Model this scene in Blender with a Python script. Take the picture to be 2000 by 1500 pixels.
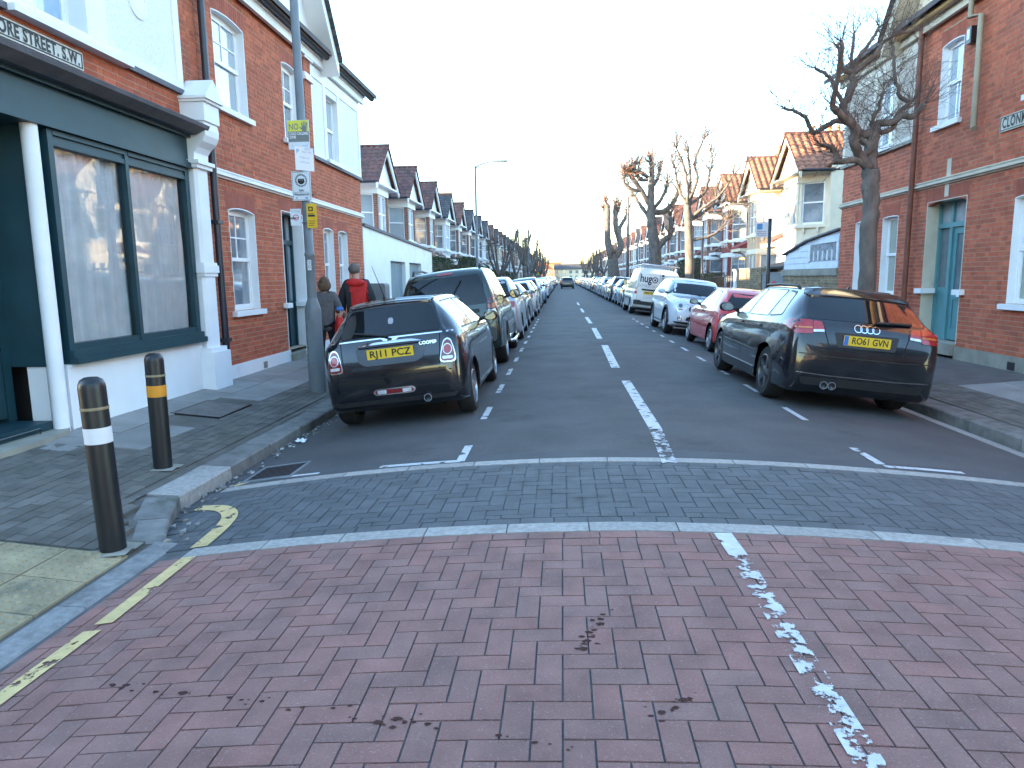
import bpy, bmesh, math, random
from mathutils import Vector, Matrix, Euler
from mathutils.bvhtree import BVHTree
from mathutils.geometry import delaunay_2d_cdt

for _o in list(bpy.data.objects):
    bpy.data.objects.remove(_o)
sc = bpy.context.scene
COL = sc.collection
rad = math.radians

# ------------------------------------------------------------------ camera, sky, sun, exposure
CAM_H = 1.475
cam = bpy.data.cameras.new('camera')
cam.sensor_width = 36.0
cam.lens = 24.66
cam.clip_start = 0.05
cam.clip_end = 2000
co = bpy.data.objects.new('camera', cam)
COL.objects.link(co)
co.matrix_world = Matrix(((0.99746392, 0.00315116, 0.07110408, 0.0),
                          (0.06982231, 0.15044188, -0.98615013, 0.0),
                          (-0.01380455, 0.98861383, 0.14984033, CAM_H),
                          (0, 0, 0, 1)))
sc.camera = co

SUN_EL, SUN_AZ = 6.5, (-0.93, -0.368)          # elevation; horizontal direction towards the sun
wd = bpy.data.worlds.new('World')
sc.world = wd
wd.use_nodes = True
wn = wd.node_tree
sky = wn.nodes.new('ShaderNodeTexSky')
sky.sky_type = 'NISHITA'
sky.sun_disc = False
sky.sun_elevation = rad(SUN_EL)
sky.sun_rotation = math.atan2(SUN_AZ[0], SUN_AZ[1])
sky.air_density = 1.0
sky.dust_density = 0.2
sky.ozone_density = 2.0
bgn = wn.nodes['Background']
wn.links.new(sky.outputs[0], bgn.inputs[0])
bgn.inputs[1].default_value = 0.15
sl = bpy.data.lights.new('sun', 'SUN')
sl.energy = 2.8
sl.angle = rad(0.6)
sl.color = (1.0, 0.78, 0.52)
so = bpy.data.objects.new('sun', sl)
COL.objects.link(so)
_t = math.tan(rad(SUN_EL))
so.rotation_euler = Vector((SUN_AZ[0], SUN_AZ[1], _t)).to_track_quat('Z', 'Y').to_euler()
so.location = (-30, -30, 30)
sc.view_settings.view_transform = 'Standard'
sc.view_settings.look = 'None'
sc.view_settings.gamma = 1.0
sc.view_settings.exposure = 3.65
sc.view_settings.use_curve_mapping = False
sc.cycles.max_bounces = 6
sc.cycles.transparent_max_bounces = 12
sc.cycles.caustics_reflective = False
sc.cycles.caustics_refractive = False

# ------------------------------------------------------------------ materials
def pm(name, col, rough=0.6, metal=0.0, var=0.12, scale=6.0, bump=0.0, bscale=40.0, island=0.0,
       col2=None, coat=0.0, spec=0.5, dirt=None, stretch=None, speck=0.0):
    """procedural principled material: noise tone, per-piece tone, second colour, stains, relief"""
    m = bpy.data.materials.new(name)
    m.use_nodes = True
    t = m.node_tree
    N, L = t.nodes, t.links
    b = N['Principled BSDF']
    oi = N.new('ShaderNodeObjectInfo')
    gp = N.new('ShaderNodeNewGeometry')          # position in the scene: the same grain size on every piece
    vec = gp.outputs['Position']
    if stretch:
        ms = N.new('ShaderNodeVectorMath'); ms.operation = 'MULTIPLY'
        ms.inputs[1].default_value = stretch
        L.new(vec, ms.inputs[0]); vec = ms.outputs[0]
    nz = N.new('ShaderNodeTexNoise')
    nz.inputs['Scale'].default_value = scale
    nz.inputs['Detail'].default_value = 5.0
    L.new(vec, nz.inputs['Vector'])
    mp = N.new('ShaderNodeMapRange')
    mp.inputs[1].default_value = 0.3; mp.inputs[2].default_value = 0.7
    mp.inputs[3].default_value = 1 - var; mp.inputs[4].default_value = 1 + var
    L.new(nz.outputs['Fac'], mp.inputs[0])
    fac = mp.outputs[0]
    base = None
    rv = None
    if island or col2:
        ge = N.new('ShaderNodeNewGeometry')
        sm = N.new('ShaderNodeMath'); sm.operation = 'ADD'
        L.new(ge.outputs['Random Per Island'], sm.inputs[0]); L.new(oi.outputs['Random'], sm.inputs[1])
        fr = N.new('ShaderNodeMath'); fr.operation = 'FRACT'
        L.new(sm.outputs[0], fr.inputs[0]); rv = fr.outputs[0]
        if island:
            mi = N.new('ShaderNodeMapRange')
            mi.inputs[3].default_value = 1 - island; mi.inputs[4].default_value = 1 + island
            L.new(rv, mi.inputs[0])
            mu = N.new('ShaderNodeMath'); mu.operation = 'MULTIPLY'
            L.new(fac, mu.inputs[0]); L.new(mi.outputs[0], mu.inputs[1]); fac = mu.outputs[0]
    if col2:
        wn_ = N.new('ShaderNodeTexWhiteNoise'); wn_.noise_dimensions = '1D'
        L.new(rv, wn_.inputs['W'])
        mx = N.new('ShaderNodeMix'); mx.data_type = 'RGBA'
        mx.inputs[6].default_value = (*col, 1); mx.inputs[7].default_value = (*col2, 1)
        L.new(wn_.outputs['Value'], mx.inputs[0])
        base = mx.outputs[2]
    sc_ = N.new('ShaderNodeVectorMath'); sc_.operation = 'SCALE'
    if base: L.new(base, sc_.inputs[0])
    else: sc_.inputs[0].default_value = col
    L.new(fac, sc_.inputs['Scale'])
    cur = sc_.outputs[0]
    if dirt:
        for (dc, ds, th, amt) in dirt:
            dn = N.new('ShaderNodeTexNoise'); dn.inputs['Scale'].default_value = ds; dn.inputs['Detail'].default_value = 8
            dn.inputs['Roughness'].default_value = 0.65
            L.new(vec, dn.inputs['Vector'])
            dm = N.new('ShaderNodeMapRange'); dm.inputs[1].default_value = th; dm.inputs[2].default_value = th + 0.12
            dm.inputs[4].default_value = amt
            L.new(dn.outputs['Fac'], dm.inputs[0])
            mx = N.new('ShaderNodeMix'); mx.data_type = 'RGBA'
            L.new(dm.outputs[0], mx.inputs[0]); L.new(cur, mx.inputs[6]); mx.inputs[7].default_value = (*dc, 1)
            cur = mx.outputs[2]
    if speck:
        vn = N.new('ShaderNodeTexNoise'); vn.inputs['Scale'].default_value = 95; vn.inputs['Detail'].default_value = 3; vn.inputs['Roughness'].default_value = 0.7
        L.new(vec, vn.inputs['Vector'])
        vm = N.new('ShaderNodeMapRange'); vm.inputs[1].default_value = 0.60; vm.inputs[2].default_value = 0.70
        vm.inputs[4].default_value = speck
        L.new(vn.outputs['Fac'], vm.inputs[0])
        mx = N.new('ShaderNodeMix'); mx.data_type = 'RGBA'
        L.new(vm.outputs[0], mx.inputs[0]); L.new(cur, mx.inputs[6]); mx.inputs[7].default_value = (0.42, 0.42, 0.42, 1)
        cur = mx.outputs[2]
        vk = N.new('ShaderNodeMapRange'); vk.inputs[1].default_value = 0.40; vk.inputs[2].default_value = 0.30
        vk.inputs[4].default_value = speck
        L.new(vn.outputs['Fac'], vk.inputs[0])
        mk = N.new('ShaderNodeMix'); mk.data_type = 'RGBA'
        L.new(vk.outputs[0], mk.inputs[0]); L.new(cur, mk.inputs[6]); mk.inputs[7].default_value = (*[c * .35 for c in col], 1)
        cur = mk.outputs[2]
    L.new(cur, b.inputs['Base Color'])
    b.inputs['Roughness'].default_value = rough
    b.inputs['Metallic'].default_value = metal
    b.inputs['Coat Weight'].default_value = coat
    b.inputs['Coat Roughness'].default_value = 0.04
    b.inputs['Specular IOR Level'].default_value = spec
    if bump:
        bn = N.new('ShaderNodeTexNoise'); bn.inputs['Scale'].default_value = bscale; bn.inputs['Detail'].default_value = 4
        L.new(vec, bn.inputs['Vector'])
        bp = N.new('ShaderNodeBump'); bp.inputs['Strength'].default_value = bump; bp.inputs['Distance'].default_value = 0.01
        L.new(bn.outputs['Fac'], bp.inputs['Height']); L.new(bp.outputs[0], b.inputs['Normal'])
    return m

def glass_mat(name, tint=(0.8, 0.86, 0.9), refl=1.0):
    """thin window glass: clear where seen square on, mirror-like at a glancing angle"""
    m = bpy.data.materials.new(name); m.use_nodes = True
    t = m.node_tree; N, L = t.nodes, t.links
    N.remove(N['Principled BSDF'])
    tr = N.new('ShaderNodeBsdfTransparent'); tr.inputs[0].default_value = (*tint, 1)
    gl = N.new('ShaderNodeBsdfGlossy'); gl.inputs['Roughness'].default_value = 0.015
    fr = N.new('ShaderNodeFresnel'); fr.inputs[0].default_value = 1.5
    ml = N.new('ShaderNodeMath'); ml.operation = 'MULTIPLY_ADD'; ml.use_clamp = True
    ml.inputs[1].default_value = 0.9 * refl; ml.inputs[2].default_value = 0.03
    tc = N.new('ShaderNodeTexCoord')
    nz = N.new('ShaderNodeTexNoise'); nz.inputs['Scale'].default_value = 1.6; nz.inputs['Detail'].default_value = 1
    L.new(tc.outputs['Object'], nz.inputs['Vector'])
    bp = N.new('ShaderNodeBump'); bp.inputs['Strength'].default_value = 0.06; bp.inputs['Distance'].default_value = 0.05
    L.new(nz.outputs['Fac'], bp.inputs['Height'])
    L.new(bp.outputs[0], gl.inputs['Normal'])
    mx = N.new('ShaderNodeMixShader')
    L.new(fr.outputs[0], ml.inputs[0]); L.new(ml.outputs[0], mx.inputs[0])
    L.new(tr.outputs[0], mx.inputs[1]); L.new(gl.outputs[0], mx.inputs[2])
    L.new(mx.outputs[0], N['Material Output'].inputs[0])
    return m

def paint_mat(name, col, wear, scale=9.0):
    """road paint, flaked away in patches"""
    m = pm(name, col, rough=0.6, var=0.12, scale=14, bump=0.3, bscale=120,
           dirt=[((0.22, 0.22, 0.21), 30, 0.56, 0.45)])
    t = m.node_tree; N, L = t.nodes, t.links
    b = N['Principled BSDF']
    tc = N.new('ShaderNodeTexCoord')
    nz = N.new('ShaderNodeTexNoise'); nz.inputs['Scale'].default_value = scale; nz.inputs['Detail'].default_value = 9
    nz.inputs['Roughness'].default_value = 0.7
    L.new(tc.outputs['Object'], nz.inputs['Vector'])
    gt = N.new('ShaderNodeMath'); gt.operation = 'GREATER_THAN'; gt.inputs[1].default_value = wear
    L.new(nz.outputs['Fac'], gt.inputs[0])
    tr = N.new('ShaderNodeBsdfTransparent'); mx = N.new('ShaderNodeMixShader')
    L.new(gt.outputs[0], mx.inputs[0]); L.new(tr.outputs[0], mx.inputs[1]); L.new(b.outputs[0], mx.inputs[2])
    L.new(mx.outputs[0], N['Material Output'].inputs[0])
    return m

def masonry_mat(name, brick, mortar, bw, bh, rough=0.85, bump=0.6, mort=0.012, offset=0.5, var=0.25, plane='yz'):
    """far walls and roofs whose courses are too small to build one by one"""
    m = bpy.data.materials.new(name); m.use_nodes = True
    t = m.node_tree; N, L = t.nodes, t.links
    b = N['Principled BSDF']; b.inputs['Roughness'].default_value = rough
    tc = N.new('ShaderNodeTexCoord')
    sp = N.new('ShaderNodeSeparateXYZ'); L.new(tc.outputs['Object'], sp.inputs[0])
    cb = N.new('ShaderNodeCombineXYZ')
    a = N.new('ShaderNodeMath'); a.operation = 'ADD'
    if plane == 'wall':
        L.new(sp.outputs[0], a.inputs[0]); L.new(sp.outputs[1], a.inputs[1])
        L.new(a.outputs[0], cb.inputs[0]); L.new(sp.outputs[2], cb.inputs[1])
    else:                                   # roofs: across the slope, down the slope
        L.new(sp.outputs[0], cb.inputs[0]); L.new(sp.outputs[2], cb.inputs[1])
    br = N.new('ShaderNodeTexBrick')
    br.offset = offset
    br.inputs['Color1'].default_value = (*[c * (1 - var) for c in brick], 1)
    br.inputs['Color2'].default_value = (*[c * (1 + var) for c in brick], 1)
    br.inputs['Mortar'].default_value = (*mortar, 1)
    br.inputs['Scale'].default_value = 1.0
    br.inputs['Mortar Size'].default_value = mort
    br.inputs['Brick Width'].default_value = bw
    br.inputs['Row Height'].default_value = bh
    L.new(cb.outputs[0], br.inputs['Vector'])
    nz = N.new('ShaderNodeTexNoise'); nz.inputs['Scale'].default_value = 2.2; nz.inputs['Detail'].default_value = 6
    L.new(tc.outputs['Object'], nz.inputs['Vector'])
    mp = N.new('ShaderNodeMapRange'); mp.inputs[1].default_value = 0.3; mp.inputs[2].default_value = 0.7
    mp.inputs[3].default_value = 0.78; mp.inputs[4].default_value = 1.18
    L.new(nz.outputs['Fac'], mp.inputs[0])
    s = N.new('ShaderNodeVectorMath'); s.operation = 'SCALE'
    L.new(br.outputs['Color'], s.inputs[0]); L.new(mp.outputs[0], s.inputs['Scale'])
    L.new(s.outputs[0], b.inputs['Base Color'])
    bp = N.new('ShaderNodeBump'); bp.inputs['Strength'].default_value = bump; bp.inputs['Distance'].default_value = 0.012
    bp.invert = True
    L.new(br.outputs['Fac'], bp.inputs['Height']); L.new(bp.outputs[0], b.inputs['Normal'])
    return m

M = {}
M['asphalt'] = pm('asphalt', (0.082, 0.078, 0.078), 0.85, var=0.22, scale=1.3, bump=0.9, bscale=160, speck=0.35,
                  dirt=[((0.035, 0.034, 0.034), 0.9, 0.56, 0.6), ((0.10, 0.098, 0.095), 2.3, 0.6, 0.4)])
M['joint_sand'] = pm('joint_sand', (0.095, 0.095, 0.095), 0.95, var=0.3, scale=9, bump=0.6)
M['red_block'] = pm('red_block', (0.265, 0.125, 0.104), 0.8, var=0.2, scale=5, bump=0.8, bscale=190, island=0.07,
                    col2=(0.235, 0.128, 0.11), speck=0.4, dirt=[((0.11, 0.075, 0.072), 1.9, 0.63, 0.4)])
M['slate_block'] = pm('slate_block', (0.095, 0.10, 0.106), 0.75, var=0.2, scale=5, bump=0.8, bscale=190, island=0.07,
                      col2=(0.09, 0.094, 0.098), speck=0.25, dirt=[((0.03, 0.03, 0.028), 1.7, 0.585, 0.7)])
M['foot_block'] = pm('foot_block', (0.125, 0.115, 0.102), 0.85, var=0.22, scale=5, bump=0.7, bscale=150, island=0.18,
                     col2=(0.105, 0.10, 0.085), speck=0.15, dirt=[((0.06, 0.066, 0.042), 1.2, 0.57, 0.6)])
M['granite'] = pm('granite', (0.32, 0.30, 0.275), 0.8, var=0.2, scale=30, bump=0.5, bscale=140, island=0.1, speck=0.4,
                  dirt=[((0.12, 0.12, 0.115), 3, 0.56, 0.5)])
M['granite_dull'] = pm('granite_dull', (0.20, 0.195, 0.19), 0.85, var=0.25, scale=20, bump=0.5, bscale=120, island=0.12, speck=0.3, dirt=[((0.09, 0.09, 0.08), 3, 0.54, 0.6)])
M['kerb'] = pm('kerb', (0.17, 0.165, 0.155), 0.85, var=0.25, scale=8, bump=0.6, bscale=90, island=0.12, speck=0.25,
               dirt=[((0.05, 0.055, 0.035), 2.2, 0.52, 0.75)])
M['flag'] = pm('flag', (0.235, 0.225, 0.212), 0.85, var=0.16, scale=2.5, bump=0.4, bscale=120, island=0.1, speck=0.12,
               dirt=[((0.12, 0.12, 0.11), 1.6, 0.57, 0.5)])
M['tactile'] = pm('tactile', (0.31, 0.25, 0.15), 0.85, var=0.2, scale=4, bump=0.4, bscale=120, island=0.1,
                  dirt=[((0.10, 0.10, 0.075), 2.2, 0.55, 0.6)])
M['brown_tar'] = pm('brown_tar', (0.10, 0.085, 0.082), 0.9, var=0.2, scale=3, bump=0.6, bscale=150)
M['soil'] = pm('soil', (0.08, 0.075, 0.06), 0.95, var=0.3, scale=2, bump=0.5)
M['brick_red'] = pm('brick_red', (0.38, 0.082, 0.036), 0.85, var=0.16, scale=14, bump=0.5, bscale=90, island=0.2,
                    col2=(0.44, 0.112, 0.05), dirt=[((0.12, 0.055, 0.045), 0.9, 0.57, 0.5)])
M['brick_red_r'] = pm('brick_red_r', (0.40, 0.092, 0.046), 0.85, var=0.16, scale=14, bump=0.5, bscale=90, island=0.22,
                      col2=(0.46, 0.125, 0.062), dirt=[((0.14, 0.07, 0.06), 0.9, 0.57, 0.45)])
M['brick_arch'] = pm('brick_arch', (0.33, 0.085, 0.05), 0.85, var=0.14, scale=14, bump=0.4, bscale=90, island=0.14)
M['brick_yellow'] = pm('brick_yellow', (0.28, 0.21, 0.12), 0.9, var=0.25, scale=12, bump=0.6, bscale=80, island=0.3,
                       col2=(0.17, 0.125, 0.08), dirt=[((0.07, 0.065, 0.05), 1.6, 0.55, 0.6)])
M['mortar'] = pm('mortar', (0.40, 0.30, 0.22), 0.95, var=0.2, scale=5, bump=0.4)
M['mortar_y'] = pm('mortar_y', (0.30, 0.27, 0.21), 0.95, var=0.25, scale=5, bump=0.4)
M['white'] = pm('white_paint', (0.76, 0.77, 0.78), 0.6, var=0.05, scale=2.5, bump=0.08, bscale=60,
                dirt=[((0.48, 0.47, 0.44), 1.4, 0.62, 0.4)])
M['white_gloss'] = pm('white_gloss', (0.80, 0.81, 0.82), 0.35, var=0.03, scale=3)
M['pebble_white'] = pm('pebble_white', (0.74, 0.76, 0.78), 0.9, var=0.08, scale=30, bump=1.0, bscale=55)
M['pebble_beige'] = pm('pebble_beige', (0.44, 0.39, 0.33), 0.95, var=0.15, scale=30, bump=1.0, bscale=70)
M['cream'] = pm('cream', (0.70, 0.64, 0.50), 0.7, var=0.06, scale=3, bump=0.1)
M['cream_dull'] = pm('cream_dull', (0.55, 0.50, 0.40), 0.8, var=0.12, scale=3, bump=0.2,
                     dirt=[((0.30, 0.27, 0.22), 1.5, 0.58, 0.5)])
M['tan'] = pm('tan', (0.50, 0.37, 0.26), 0.8, var=0.1, scale=4, bump=0.2)
M['teal_dark'] = pm('teal_dark', (0.008, 0.040, 0.054), 0.5, var=0.15, scale=4, bump=0.05, dirt=[((0.02, 0.045, 0.055), 2.5, 0.6, 0.5)])
M['teal'] = pm('teal', (0.105, 0.27, 0.29), 0.4, var=0.08, scale=4, dirt=[((0.07, 0.17, 0.18), 3, 0.6, 0.5)])
M['lead'] = pm('lead', (0.11, 0.11, 0.125), 0.7, var=0.2, scale=5, bump=0.3)
M['gutter'] = pm('gutter', (0.02, 0.02, 0.025), 0.45, var=0.2, scale=5)
M['ochre_pipe'] = pm('ochre_pipe', (0.42, 0.27, 0.10), 0.55, var=0.2, scale=4, dirt=[((0.22, 0.13, 0.06), 3, 0.57, 0.6)])
M['buff_pipe'] = pm('buff_pipe', (0.30, 0.255, 0.18), 0.55, var=0.15, scale=4)
M['rust_pipe'] = pm('rust_pipe', (0.16, 0.05, 0.03), 0.6, var=0.25, scale=6)
M['concrete'] = pm('concrete', (0.27, 0.255, 0.21), 0.9, var=0.2, scale=3, bump=0.4, dirt=[((0.14, 0.14, 0.09), 1.4, 0.54, 0.6)])
M['roof_dark'] = masonry_mat('roof_dark', (0.085, 0.075, 0.078), (0.03, 0.03, 0.03), 0.2, 0.13, plane='roof')
M['roof_tile_far'] = masonry_mat('roof_tile_far', (0.17, 0.075, 0.055), (0.05, 0.03, 0.025), 0.22, 0.2, plane='roof')
M['tile_brown'] = pm('tile_brown', (0.14, 0.062, 0.052), 0.8, var=0.2, scale=10, bump=0.4, island=0.25, col2=(0.10, 0.055, 0.05))
M['tile_orange'] = pm('tile_orange', (0.34, 0.135, 0.07), 0.8, var=0.2, scale=10, bump=0.4, island=0.25, col2=(0.24, 0.10, 0.06))
M['brick_far'] = masonry_mat('brick_far', (0.26, 0.075, 0.045), (0.30, 0.25, 0.2), 0.225, 0.075, plane='wall', var=0.2)
M['brick_far_y'] = masonry_mat('brick_far_y', (0.27, 0.20, 0.12), (0.28, 0.25, 0.2), 0.225, 0.075, plane='wall', var=0.3)
M['red_paint'] = pm('red_paint', (0.25, 0.035, 0.03), 0.7, var=0.12, scale=4)
M['terracotta'] = pm('terracotta', (0.45, 0.17, 0.07), 0.8, var=0.2, scale=9)
M['pane'] = pm('pane_glass', (0.16, 0.19, 0.22), 0.04, var=0.25, scale=2.0, spec=1.0, coat=1.0, dirt=[((0.42, 0.43, 0.43), 1.2, 0.52, 0.5)])
M['pane_light'] = pm('pane_light', (0.34, 0.40, 0.44), 0.05, var=0.12, scale=1.2, spec=1.0, coat=1.0)
M['pane_frost'] = pm('pane_frost', (0.30, 0.33, 0.27), 0.25, var=0.1, scale=1.5, spec=0.8)
M['glass'] = glass_mat('shop_glass', (.97, .985, 1.0))
M['curtain'] = pm('net_curtain', (0.72, 0.80, 0.88), 0.9, var=0.08, scale=5)
M['iron'] = pm('iron', (0.012, 0.012, 0.014), 0.35, var=0.2, scale=10, coat=0.3)
M['bollard'] = pm('bollard_black', (0.008, 0.009, 0.011), 0.4, var=0.2, scale=10, coat=0.0, dirt=[((0.06, 0.06, 0.06), 9, 0.66, 0.4)])
M['band_white'] = pm('band_white', (0.66, 0.65, 0.66), 0.4, var=0.05, scale=10, dirt=[((0.2, 0.2, 0.2), 20, 0.66, 0.5)])
M['band_orange'] = pm('band_orange', (0.62, 0.25, 0.02), 0.4, var=0.05, scale=10)
M['band_gold'] = pm('band_gold', (0.24, 0.19, 0.11), 0.5, var=0.1, scale=10)
M['lamp_grey'] = pm('lamp_grey', (0.145, 0.165, 0.18), 0.5, var=0.12, scale=4, bump=0.1, dirt=[((0.09, 0.09, 0.085), 5, 0.6, 0.5)])
M['bark'] = pm('bark', (0.135, 0.115, 0.10), 0.95, var=0.35, scale=9, bump=1.0, bscale=22, stretch=(1, 1, 0.4))
M['twig'] = pm('twig', (0.12, 0.092, 0.075), 0.9, var=0.3, scale=9)
M['twig_red'] = pm('twig_red', (0.24, 0.105, 0.06), 0.9, var=0.3, scale=9)
M['hedge'] = pm('hedge', (0.035, 0.055, 0.022), 0.8, var=0.4, scale=8, island=0.4, col2=(0.06, 0.075, 0.03))
M['hedge_brown'] = pm('hedge_brown', (0.085, 0.062, 0.035), 0.85, var=0.4, scale=8, island=0.4, col2=(0.05, 0.055, 0.025))
M['tyre'] = pm('tyre', (0.012, 0.012, 0.013), 0.75, var=0.3, scale=20, bump=0.3)
M['rim'] = pm('alloy', (0.42, 0.43, 0.45), 0.3, 0.9, var=0.1, scale=20)
M['rim_dark'] = pm('alloy_dark', (0.16, 0.16, 0.17), 0.35, 0.8, var=0.15, scale=20)
M['plastic'] = pm('black_plastic', (0.012, 0.012, 0.013), 0.5, var=0.2, scale=8)
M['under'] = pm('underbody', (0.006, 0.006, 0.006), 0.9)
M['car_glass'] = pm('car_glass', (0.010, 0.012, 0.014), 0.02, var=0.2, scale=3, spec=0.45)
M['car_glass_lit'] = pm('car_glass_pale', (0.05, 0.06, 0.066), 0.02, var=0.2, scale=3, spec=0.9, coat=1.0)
M['chrome'] = pm('chrome', (0.75, 0.76, 0.78), 0.1, 1.0, var=0.03)
M['lens_red'] = pm('lens_red', (0.34, 0.012, 0.016), 0.12, var=0.25, scale=30, coat=1.0)
M['lens_dark_red'] = pm('lens_dark_red', (0.16, 0.006, 0.01), 0.12, var=0.25, scale=30, coat=1.0)
M['lens_orange'] = pm('lens_orange', (0.55, 0.16, 0.03), 0.12, var=0.2, scale=30, coat=1.0)
M['lens_clear'] = pm('lens_clear', (0.62, 0.64, 0.66), 0.08, 0.3, var=0.3, scale=25, coat=1.0)
M['plate_y'] = pm('plate_yellow', (0.72, 0.46, 0.02), 0.45, var=0.04)
M['plate_w'] = pm('plate_white', (0.72, 0.72, 0.70), 0.45, var=0.04)
M['plate_blue'] = pm('plate_blue', (0.03, 0.13, 0.42), 0.45)
M['ink'] = pm('ink', (0.012, 0.012, 0.013), 0.6)
M['ink_navy'] = pm('ink_navy', (0.02, 0.03, 0.07), 0.6)
M['ink_white'] = pm('ink_white', (0.8, 0.8, 0.8), 0.6)
M['ink_grey'] = pm('ink_grey', (0.3, 0.3, 0.32), 0.6)
M['ink_red'] = pm('ink_red', (0.55, 0.04, 0.06), 0.6)
M['ink_blue'] = pm('ink_blue', (0.10, 0.30, 0.55), 0.6)
M['sign_white'] = pm('sign_white', (0.66, 0.69, 0.73), 0.4, var=0.04)
M['sign_old'] = pm('sign_old', (0.50, 0.49, 0.43), 0.5, var=0.12, scale=6, dirt=[((0.25, 0.24, 0.18), 4, 0.6, 0.5)])
M['sign_yellow'] = pm('sign_yellow', (0.66, 0.62, 0.06), 0.4, var=0.05)
M['sign_amber'] = pm('sign_amber', (0.72, 0.42, 0.015), 0.4, var=0.06)
M['sign_grey'] = pm('sign_grey', (0.17, 0.18, 0.18), 0.4, var=0.05)
M['line_white'] = paint_mat('line_white', (0.52, 0.52, 0.52), 0.43, 7)
M['line_worn'] = paint_mat('line_worn', (0.52, 0.52, 0.52), 0.515, 12)
M['line_yellow'] = paint_mat('line_yellow', (0.60, 0.44, 0.20), 0.42, 9)
M['stain'] = pm('stain', (0.06, 0.028, 0.025), 0.9, var=0.2, spec=.1)
M['brass'] = pm('brass', (0.45, 0.30, 0.08), 0.35, 0.9)
M['cabinet_grey'] = pm('cabinet_grey', (0.16, 0.18, 0.19), 0.6, var=0.12, scale=4)
M['shed_white'] = pm('shed_white', (0.58, 0.62, 0.68), 0.6, var=0.1, scale=4, dirt=[((0.35, 0.36, 0.36), 3, 0.6, 0.5)])
M['garage_door'] = pm('garage_door', (0.16, 0.23, 0.27), 0.5, var=0.1, scale=3)

def paint(name, col, metal=0.0, rough=0.3):
    return pm('paint_' + name, col, rough, metal, var=0.04, scale=3, coat=0.85, dirt=[(tuple(0.6 * c + 0.05 for c in col), 1.6, 0.52, 0.3)])

# ------------------------------------------------------------------ mesh helpers
class MB:
    """collects faces; build() links them as ONE mesh object"""
    def __init__(s, xf=None):
        s.v, s.f, s.mi, s.m, s.xf = [], [], [], 0, xf
    def add(s, vs, fs):
        b = len(s.v)
        s.v += [s.xf(*p) if s.xf else tuple(p) for p in vs]
        s.f += [tuple(b + i for i in f) for f in fs]
        s.mi += [s.m] * len(fs)
        return s
    def box(s, x0, x1, y0, y1, z0, z1):
        return s.add([(x, y, z) for z in (z0, z1) for y in (y0, y1) for x in (x0, x1)],
                     [(0, 2, 3, 1), (4, 5, 7, 6), (0, 1, 5, 4), (2, 6, 7, 3), (0, 4, 6, 2), (1, 3, 7, 5)])
    def quad(s, a, b, c, d):
        return s.add([a, b, c, d], [(0, 1, 2, 3)])
    def prism(s, poly, fn, a0, a1):
        """poly: list of (p,q); fn(p,q,a)->(x,y,z); extruded from a0 to a1"""
        n = len(poly)
        vs = [fn(p, q, a0) for p, q in poly] + [fn(p, q, a1) for p, q in poly]
        return s.add(vs, [tuple(range(n)), tuple(range(2 * n - 1, n - 1, -1))] +
                     [(i, (i + 1) % n, n + (i + 1) % n, n + i) for i in range(n)])
    def tube(s, path, radii, n=8, cap=True):
        path = [Vector(p) for p in path]
        if not hasattr(radii, '__len__'): radii = [radii] * len(path)
        vs, fs = [], []
        up = None
        for i, p in enumerate(path):
            d = (path[min(i + 1, len(path) - 1)] - path[max(i - 1, 0)])
            if d.length < 1e-9: d = Vector((0, 0, 1))
            d.normalize()
            if up is None:
                up = Vector((0, 0, 1)) if abs(d.z) < 0.9 else Vector((1, 0, 0))
            x = up.cross(d)
            if x.length < 1e-6: x = Vector((1, 0, 0)).cross(d)
            x.normalize(); y = d.cross(x); up = y
            for k in range(n):
                a = 2 * math.pi * k / n
                vs.append(tuple(p + (x * math.cos(a) + y * math.sin(a)) * radii[i]))
        for i in range(len(path) - 1):
            for k in range(n):
                fs.append((i * n + k, i * n + (k + 1) % n, (i + 1) * n + (k + 1) % n, (i + 1) * n + k))
        if cap:
            fs.append(tuple(range(n - 1, -1, -1)))
            fs.append(tuple((len(path) - 1) * n + k for k in range(n)))
        return s.add(vs, fs)
    def lathe(s, prof, n=20, at=(0, 0, 0), axis='z', cap=True):
        vs, fs = [], []
        for r, h in prof:
            for k in range(n):
                a = 2 * math.pi * k / n
                c, d = r * math.cos(a), r * math.sin(a)
                p = (c, d, h) if axis == 'z' else ((h, c, d) if axis == 'x' else (c, h, d))
                vs.append((p[0] + at[0], p[1] + at[1], p[2] + at[2]))
        for i in range(len(prof) - 1):
            for k in range(n):
                fs.append((i * n + k, i * n + (k + 1) % n, (i + 1) * n + (k + 1) % n, (i + 1) * n + k))
        if cap:
            fs.append(tuple(range(n)))
            fs.append(tuple((len(prof) - 1) * n + k for k in range(n)))
        return s.add(vs, fs)
    def mesh(s, name, mats, smooth=False, fix=True):
        me = bpy.data.meshes.new(name)
        me.from_pydata(s.v, [], s.f)
        for m in (mats if isinstance(mats, (list, tuple)) else [mats]): me.materials.append(m)
        if isinstance(mats, (list, tuple)): me.polygons.foreach_set('material_index', s.mi)
        if fix:
            bm = bmesh.new(); bm.from_mesh(me)
            bmesh.ops.recalc_face_normals(bm, faces=bm.faces)
            bm.to_mesh(me); bm.free()
        if smooth:
            me.polygons.foreach_set('use_smooth', [True] * len(me.polygons))
            if smooth != True:
                me.set_sharp_from_angle(angle=rad(smooth))
        me.update()
        return me
    def build(s, name, mats, parent=None, smooth=False, fix=True):
        return link(name, s.mesh(name, mats, smooth, fix), parent)

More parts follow.
